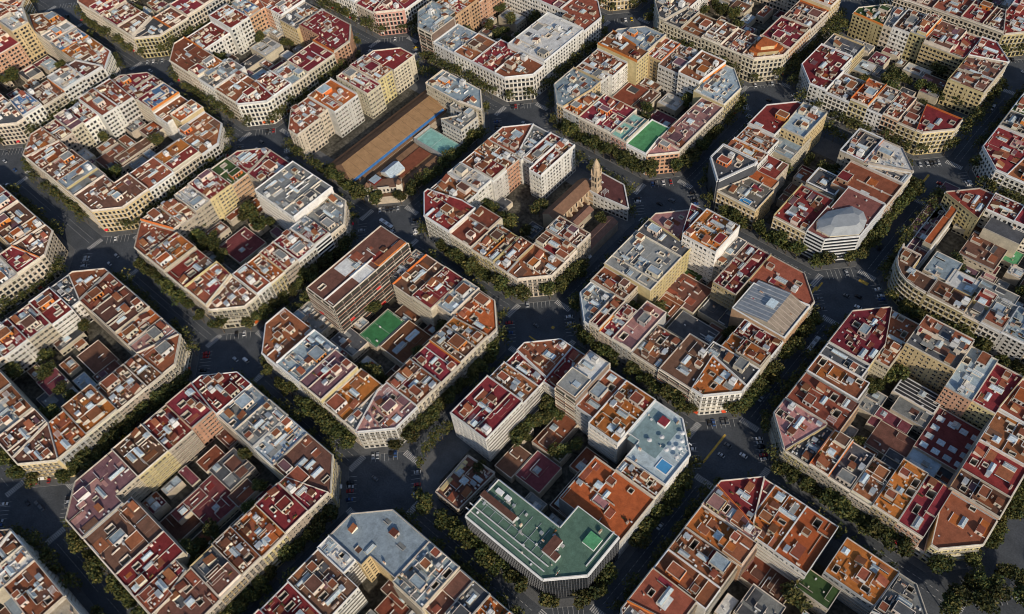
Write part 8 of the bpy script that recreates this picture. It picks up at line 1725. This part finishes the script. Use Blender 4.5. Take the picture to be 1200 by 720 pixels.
def trunk(b):
    b.lathe(0, 0, [(.24, 0), (.17, 2.4), (.13, 4.6), (.05, 7)], M['bark'], 6)
    for k in range(5):
        a = k * 1.3; 
        for s_ in range(3):
            f0, f1 = s_ / 3, (s_ + 1) / 3; p = lambda f: (math.cos(a) * 1.9 * f, math.sin(a) * 1.9 * f, 2.9 + k * .35 + 2.4 * f)
            x0, y0, z0 = p(f0); x1, y1, z1 = p(f1); w0, w1 = .09 * (1 - f0) + .02, .09 * (1 - f1) + .02; nx, ny = -math.sin(a), math.cos(a)
            b.poly([(x0 - nx * w0, y0 - ny * w0, z0), (x0 + nx * w0, y0 + ny * w0, z0), (x1 + nx * w1, y1 + ny * w1, z1), (x1 - nx * w1, y1 - ny * w1, z1)], M['bark'])
            b.poly([(x0, y0, z0 - w0), (x0, y0, z0 + w0), (x1, y1, z1 + w1), (x1, y1, z1 - w1)], M['bark'])
TRUNK = mesh_of(trunk, 'trunk')
CROWN = [crown_mesh(k, 950).mesh('crown') for k in range(6)]
LOWC = [crown_mesh(k + 50, 210) for k in range(3)]
spots = []
for ij, nick, (x0, x1, y0, y1), hs in BLOCKS:
    q = random.Random(ij[0] * 31 + ij[1] * 7 + 5); e = 3.7
    for sd, p, d in (('L_', (x0, y0 - e), (1, 0)), ('R_', (x1 + e, y0), (0, 1)), ('UR', (x0, y1 + e), (1, 0)), ('UL', (x0 - e, y0), (0, 1))):
        s = 19.0; k = 0
        while s < 95:
            if q.random() < .9 and not (ij == (0, -1) and sd == 'R_' and 56 < p[1] + s < 106): spots.append((p[0] + d[0] * s + q.uniform(-.4, .4), p[1] + d[1] * s + q.uniform(-.4, .4), ij, sd, k)); k += 1
            s += 6.6
    f = 2.2
    for cx_, cy_, sx, sy, w in ((x0, y0, 1, 1, 'L'), (x1, y0, -1, 1, 'B'), (x1, y1, -1, -1, 'R'), (x0, y1, 1, -1, 'T')):
        for k, (a, b) in enumerate(((13.5 - f, 1.5 - f), (1.5 - f, 13.5 - f))): 
            if q.random() < .85: spots.append((cx_ + sx * a, cy_ + sy * b, ij, w, k))
def spot_rank(s):
    x, y = project(s[0], s[1], 7)
    d = (Vector((s[0], s[1], 5)) - CAMP).length
    if not (-8 < x < 1208 and -8 < y < 728): return 1e9
    return d + (0 if s[3] in ('L_', 'R_', 'B') else (160 if s[3] in 'LRT' else 900))
spots.sort(key=spot_rank)
ind = [s for s in spots[:236] if spot_rank(s) < 1e6]; rest = spots[len(ind):]
SIDEP = {'L_': (0, 1), 'R_': (1, 0), 'UR': (0, -1), 'UL': (-1, 0)}
def plant(x, y, label, group, q):
    root = empty('street_tree' if 'pavement' in label or 'crossing' in label else 'courtyard_tree', (x, y, .13), label, 'tree', group)
    s = q.uniform(.95, 1.42); rz = q.uniform(0, 6.28)
    inst('trunk', TRUNK, root, (0, 0, 0), rz, (s, s, s)); inst('crown', q.choice(CROWN), root, (0, 0, 0), rz, (s * q.uniform(.9, 1.15), s * q.uniform(.9, 1.15), s))
    return root
q = random.Random(11); seen = {}
for (x, y, ij, sd, k) in sorted(ind, key=lambda s: (s[2], s[3], s[4])):
    if sd in SIDEP:
        o = base_nick((ij[0] + SIDEP[sd][0], ij[1] + SIDEP[sd][1])); kk = seen.get((ij, sd), 0); seen[ij, sd] = kk + 1
        lab = f'{ORDW[kk]} leafy tree from the left on the {base_nick(ij)} pavement ' + (f'facing the {o} block' if o else f'at its {SIDE_W[sd]}')
    else:
        kk = seen.get((ij, sd), 0); seen[ij, sd] = kk + 1; o = base_nick((ij[0] + CORN_N[sd][0], ij[1] + CORN_N[sd][1]))
        lab = ('one' if kk == 0 else 'other') + f' tree by the {base_nick(ij)} block chamfer at the crossing ' + (f'towards the {o} block' if o else f'on its {CORN_W[sd]} corner')
    plant(x, y, lab, f'street trees around the {NICK[ij]}', q)
ct = {}
more = []
for ij, nick, (x0, x1, y0, y1), hs in BLOCKS:
    if ij in NOFILL: continue
    qq = random.Random(ij[0] * 5 + ij[1] * 91); k = 0
    for t in range(120):
        x, y = qq.uniform(x0 + 27, x1 - 27), qq.uniform(y0 + 27, y1 - 27)
        if any(bx[0] - 2.2 < x < bx[1] + 2.2 and bx[2] - 2.2 < y < bx[3] + 2.2 for h in hs for bx in ((min(p[0] for p in h[6]), max(p[0] for p in h[6]), min(p[1] for p in h[6]), max(p[1] for p in h[6])),)): continue
        px, py = project(x, y, 4)
        if not (0 < px < 1200 and 0 < py < 720) or any(abs(x - a) + abs(y - b) < 6 for a, b in more): continue
        if ij == (0, 0) and 16 < x < 45: continue
        more.append((x, y)); k += 1
        if k >= 5: break
for x, y in COURT_TREES + more:
    ij = next((b[0] for b in BLOCKS if b[2][0] <= x <= b[2][1] and b[2][2] <= y <= b[2][3]), None)
    if ij is None: continue
    kk = ct.get(ij, 0); ct[ij] = kk + 1
    plant(x, y, f'{ORDW[min(kk, 13)]} green tree inside the courtyard of the {NICK[ij]}', f'courtyard trees of the {NICK[ij]}', q)
for kk, (x, y) in enumerate(CORNER_TREES): plant(x, y, f'{ORDW[kk]} olive tree clustered at the crossing below the {base_nick((2, -1))} block', 'trees in the lower crossing', q)
st_ = MB()
for (x, y, ij, sd, k) in rest:
    b = q.choice(LOWC); s = q.uniform(.95, 1.4); a = q.uniform(0, 6.28); ca, sa = math.cos(a) * s, math.sin(a) * s; k0 = len(st_.v)
    st_.v.extend([(x + vx * ca - vy * sa, y + vx * sa + vy * ca, vz * s + .13) for vx, vy, vz in b.v])
    for f, mi in zip(b.f, b.m): st_.f.append(tuple(k0 + v for v in f)); st_.m.append(st_.mid(b.mats[mi]))
    st_.lathe(x, y, [(.22, .13), (.1, 6)], M['bark'], 5)
tag(st_.build('distant_street_trees'), 'rows of more distant dark green street trees in the narrow streets', 'trees', None, 'stuff')

# ------------------------------------------------------------------ cars
def car_mesh(paint, kind):
    b = MB(); L, W, H = ((4.3, 1.78, 1.46), (4.9, 1.95, 2.1), (3.9, 1.7, 1.5))[kind]
    x0, x1 = -L / 2, L / 2; w = W / 2
    prof = [(x0, .3), (x0, .75), (x0 + .9, .92), (x0 + 1.5, H), (x1 - 1.2 if kind != 1 else x1 - .2, H), (x1 - .35 if kind != 1 else x1 - .05, .95), (x1, .8), (x1, .3)]
    for sg in (-1, 1):
        pl = [(x, sg * (w if z < 1 else w * .86), z) for x, z in prof]; b.poly(pl if sg < 0 else pl[::-1], CM[paint])
    for i in range(len(prof)):
        (xa, za), (xb, zb) = prof[i], prof[(i + 1) % len(prof)]; wa, wb = (w if za < 1 else w * .86), (w if zb < 1 else w * .86)
        b.poly([(xa, wa, za), (xb, wb, zb), (xb, -wb, zb), (xa, -wa, za)], M['glass'] if i in (2, 4) else CM[paint])
    for sg in (-1, 1): b.box(x0 + 1.45, x1 - 1.1, min(sg * w * .87, sg * w * .91), max(sg * w * .87, sg * w * .91), 1.0, H - .1, M['glass'])
    for x in (x0 + .85, x1 - .85):
        for sg in (-1, 1):
            y = sg * (w - .08)
            for k in range(10):
                a, c_ = 2 * PI * k / 10, 2 * PI * (k + 1) / 10
                b.poly([(x + .32 * math.cos(a), y - .1, .32 + .32 * math.sin(a)), (x + .32 * math.cos(c_), y - .1, .32 + .32 * math.sin(c_)), (x + .32 * math.cos(c_), y + .1, .32 + .32 * math.sin(c_)), (x + .32 * math.cos(a), y + .1, .32 + .32 * math.sin(a))], M['rubber'])
                b.poly([(x, y + sg * .1, .32), (x + .32 * math.cos(a), y + sg * .1, .32 + .32 * math.sin(a)), (x + .32 * math.cos(c_), y + sg * .1, .32 + .32 * math.sin(c_))], M['rubber'])
    return b.mesh('car')
CARS = {}
q = random.Random(23); cnt = {}
def put_car(x, y, rz, where, kind=None, col=None):
    col = col or q.choice(['white', 'white', 'silver', 'black', 'black', 'grey', 'grey', 'red', 'blue', 'silver', 'grey'] + ['yellow'] * (len(cnt) % 9 == 4))
    kind = q.choice((0, 0, 1, 2)) if kind is None else kind
    if (col, kind) not in CARS: CARS[col, kind] = car_mesh(col, kind)
    o = inst('van' if kind == 1 else 'car', CARS[col, kind], None, (x, y, .01), rz)
    nm = f"{col} {'van' if kind == 1 else ('hatchback' if kind == 2 else 'car')} {where}"
    k = cnt.get(nm, 0); cnt[nm] = k + 1
    tag(o, nm if k == 0 else f'{ORDW[min(k, 13)]} {nm}', 'van' if kind == 1 else 'car', 'cars around the ' + where.split(' the ')[-1])
for (i, j), (X, Yc) in cross.items():
    px, py = project(X, Yc, 0)
    if not (-20 < px < 1220 and -20 < py < 740): continue
    a, b = base_nick((i - 1, j - 1)) or base_nick((i, j - 1)), base_nick((i, j)) or base_nick((i - 1, j))
    nm = f'crossing of the {a} and {b}' if a and b and a != b else f'crossing beside the {a or b} block'
    for (sx, sy) in ((1, 1), (1, -1), (-1, 1), (-1, -1)):
        for k in range(6):
            if q.random() < .5:
                o = (k - 2.5) * 2.5; bx, by = X + sx * 13.2, Yc + sy * 13.2
                put_car(bx + o * .707, by - sx * sy * o * .707, math.atan2(sy, sx) + q.choice((0, PI)), 'parked at the ' + nm, kind=q.choice((0, 2)))
    for k in range(3):
        if q.random() < .8: put_car(X + q.uniform(-8, 8), Yc + q.choice((-3.6, 0, 3.6)), 0, 'driving over the ' + nm)
        if q.random() < .6: put_car(X + q.choice((-3.6, 0, 3.6)), Yc + q.choice((-1, 1)) * q.uniform(26, 60), PI / 2, 'in the street by the ' + nm)

def bus(b):
    L, W, H = 11.8, 2.5, 3.0
    b.box(-L / 2, L / 2, -W / 2, W / 2, .35, 1.3, CM['white'], bottom=True); b.box(-L / 2 + .05, L / 2 - .05, -W / 2 + .04, W / 2 - .04, 1.3, 2.55, M['glass'])
    b.box(-L / 2, L / 2, -W / 2, W / 2, 2.55, H, CM['white'])
    for k in range(7):
        x = -L / 2 + .1 + k * (L - .35) / 6
        for sg in (-1, 1): b.box(x, x + .15, min(sg * W / 2, sg * (W / 2 - .08)), max(sg * W / 2, sg * (W / 2 - .08)), 1.3, 2.55, CM['white'])
    b.box(-3, -1, -.8, .8, H, H + .25, M['fibre']); b.box(1.5, 3.5, -.8, .8, H, H + .25, M['fibre'])
    for x in (-3.6, 3.4):
        for sg in (-1, 1):
            y = sg * (W / 2 - .12)
            for k in range(10):
                a, c_ = 2 * PI * k / 10, 2 * PI * (k + 1) / 10
                b.poly([(x, y + sg * .14, .48), (x + .48 * math.cos(a), y + sg * .14, .48 + .48 * math.sin(a)), (x + .48 * math.cos(c_), y + sg * .14, .48 + .48 * math.sin(c_))], M['rubber'])
                b.poly([(x + .48 * math.cos(a), y - .14, .48 + .48 * math.sin(a)), (x + .48 * math.cos(c_), y - .14, .48 + .48 * math.sin(c_)), (x + .48 * math.cos(c_), y + .14, .48 + .48 * math.sin(c_)), (x + .48 * math.cos(a), y + .14, .48 + .48 * math.sin(a))], M['rubber'])
BUS = mesh_of(bus, 'bus')
for (x, y, r_), lb in zip(BUSES, ('white bus in the street beside the skylit patio block', 'long white bus crossing in front of the market pavilion')):
    tag(inst('bus', BUS, None, (x, y, .01), PI / 2 * r_), lb, 'bus', 'white buses')
root = empty('concrete_shelter', (KIOSK[0], KIOSK[1], 0), 'pale flat roofed concrete shelter among the trees below the skylit patio block', 'shelter')
m = MB(); x, y = KIOSK; m.box(x - 2.2, x + 2.2, y - 6, y + 6, 2.7, 3.1, M['coping'], bottom=True); part(m, 'roof', root)
for dx in (-1.8, 1.8):
    for dy in (-5, 0, 5): m = MB(); m.box(x + dx - .15, x + dx + .15, y + dy - .15, y + dy + .15, .005, 2.7, M['coping']); part(m, 'post', root)

# ------------------------------------------------------------------ light, world, camera
W = bpy.data.worlds.new('World'); sc.world = W; W.use_nodes = True
nt = W.node_tree; bg = nt.nodes['Background']
sk = nt.nodes.new('ShaderNodeTexSky'); sk.sky_type = 'NISHITA'; sk.sun_disc = False; sk.ozone_density = 2.2
EL, AZ = math.radians(SUN_EL), math.radians(SUN_AZ)      # azimuth of the sun measured from +x towards +y
sk.sun_elevation = EL; sk.sun_rotation = PI / 2 - AZ
nt.links.new(sk.outputs['Color'], bg.inputs['Color']); bg.inputs['Strength'].default_value = SKY
sun = bpy.data.lights.new('sun', 'SUN'); sun.energy = SUN; sun.angle = math.radians(SUN_ANG); sun.color = (1.0, .87, .70)
so = bpy.data.objects.new('sun', sun); C.objects.link(so)
d = Vector((math.cos(AZ) * math.cos(EL), math.sin(AZ) * math.cos(EL), math.sin(EL)))
so.rotation_euler = d.to_track_quat('Z', 'Y').to_euler(); so.location = d * 600
cam = bpy.data.cameras.new('camera'); co = bpy.data.objects.new('camera', cam); C.objects.link(co)
co.matrix_world = Matrix.Translation(CAMP) @ CAMR.to_4x4()
cam.sensor_width = 36; cam.lens = 36 * CAM[2] / 1200; cam.clip_end = 5000; cam.clip_start = 1
sc.camera = co
sc.view_settings.view_transform = 'Standard'; sc.view_settings.look = 'None'; sc.view_settings.exposure = EXPO; sc.view_settings.gamma = 1
sc.cycles.max_bounces = 5; sc.cycles.diffuse_bounces = 3; sc.cycles.glossy_bounces = 2
sc.cycles.use_denoising = True; sc.cycles.filter_width = 1.0
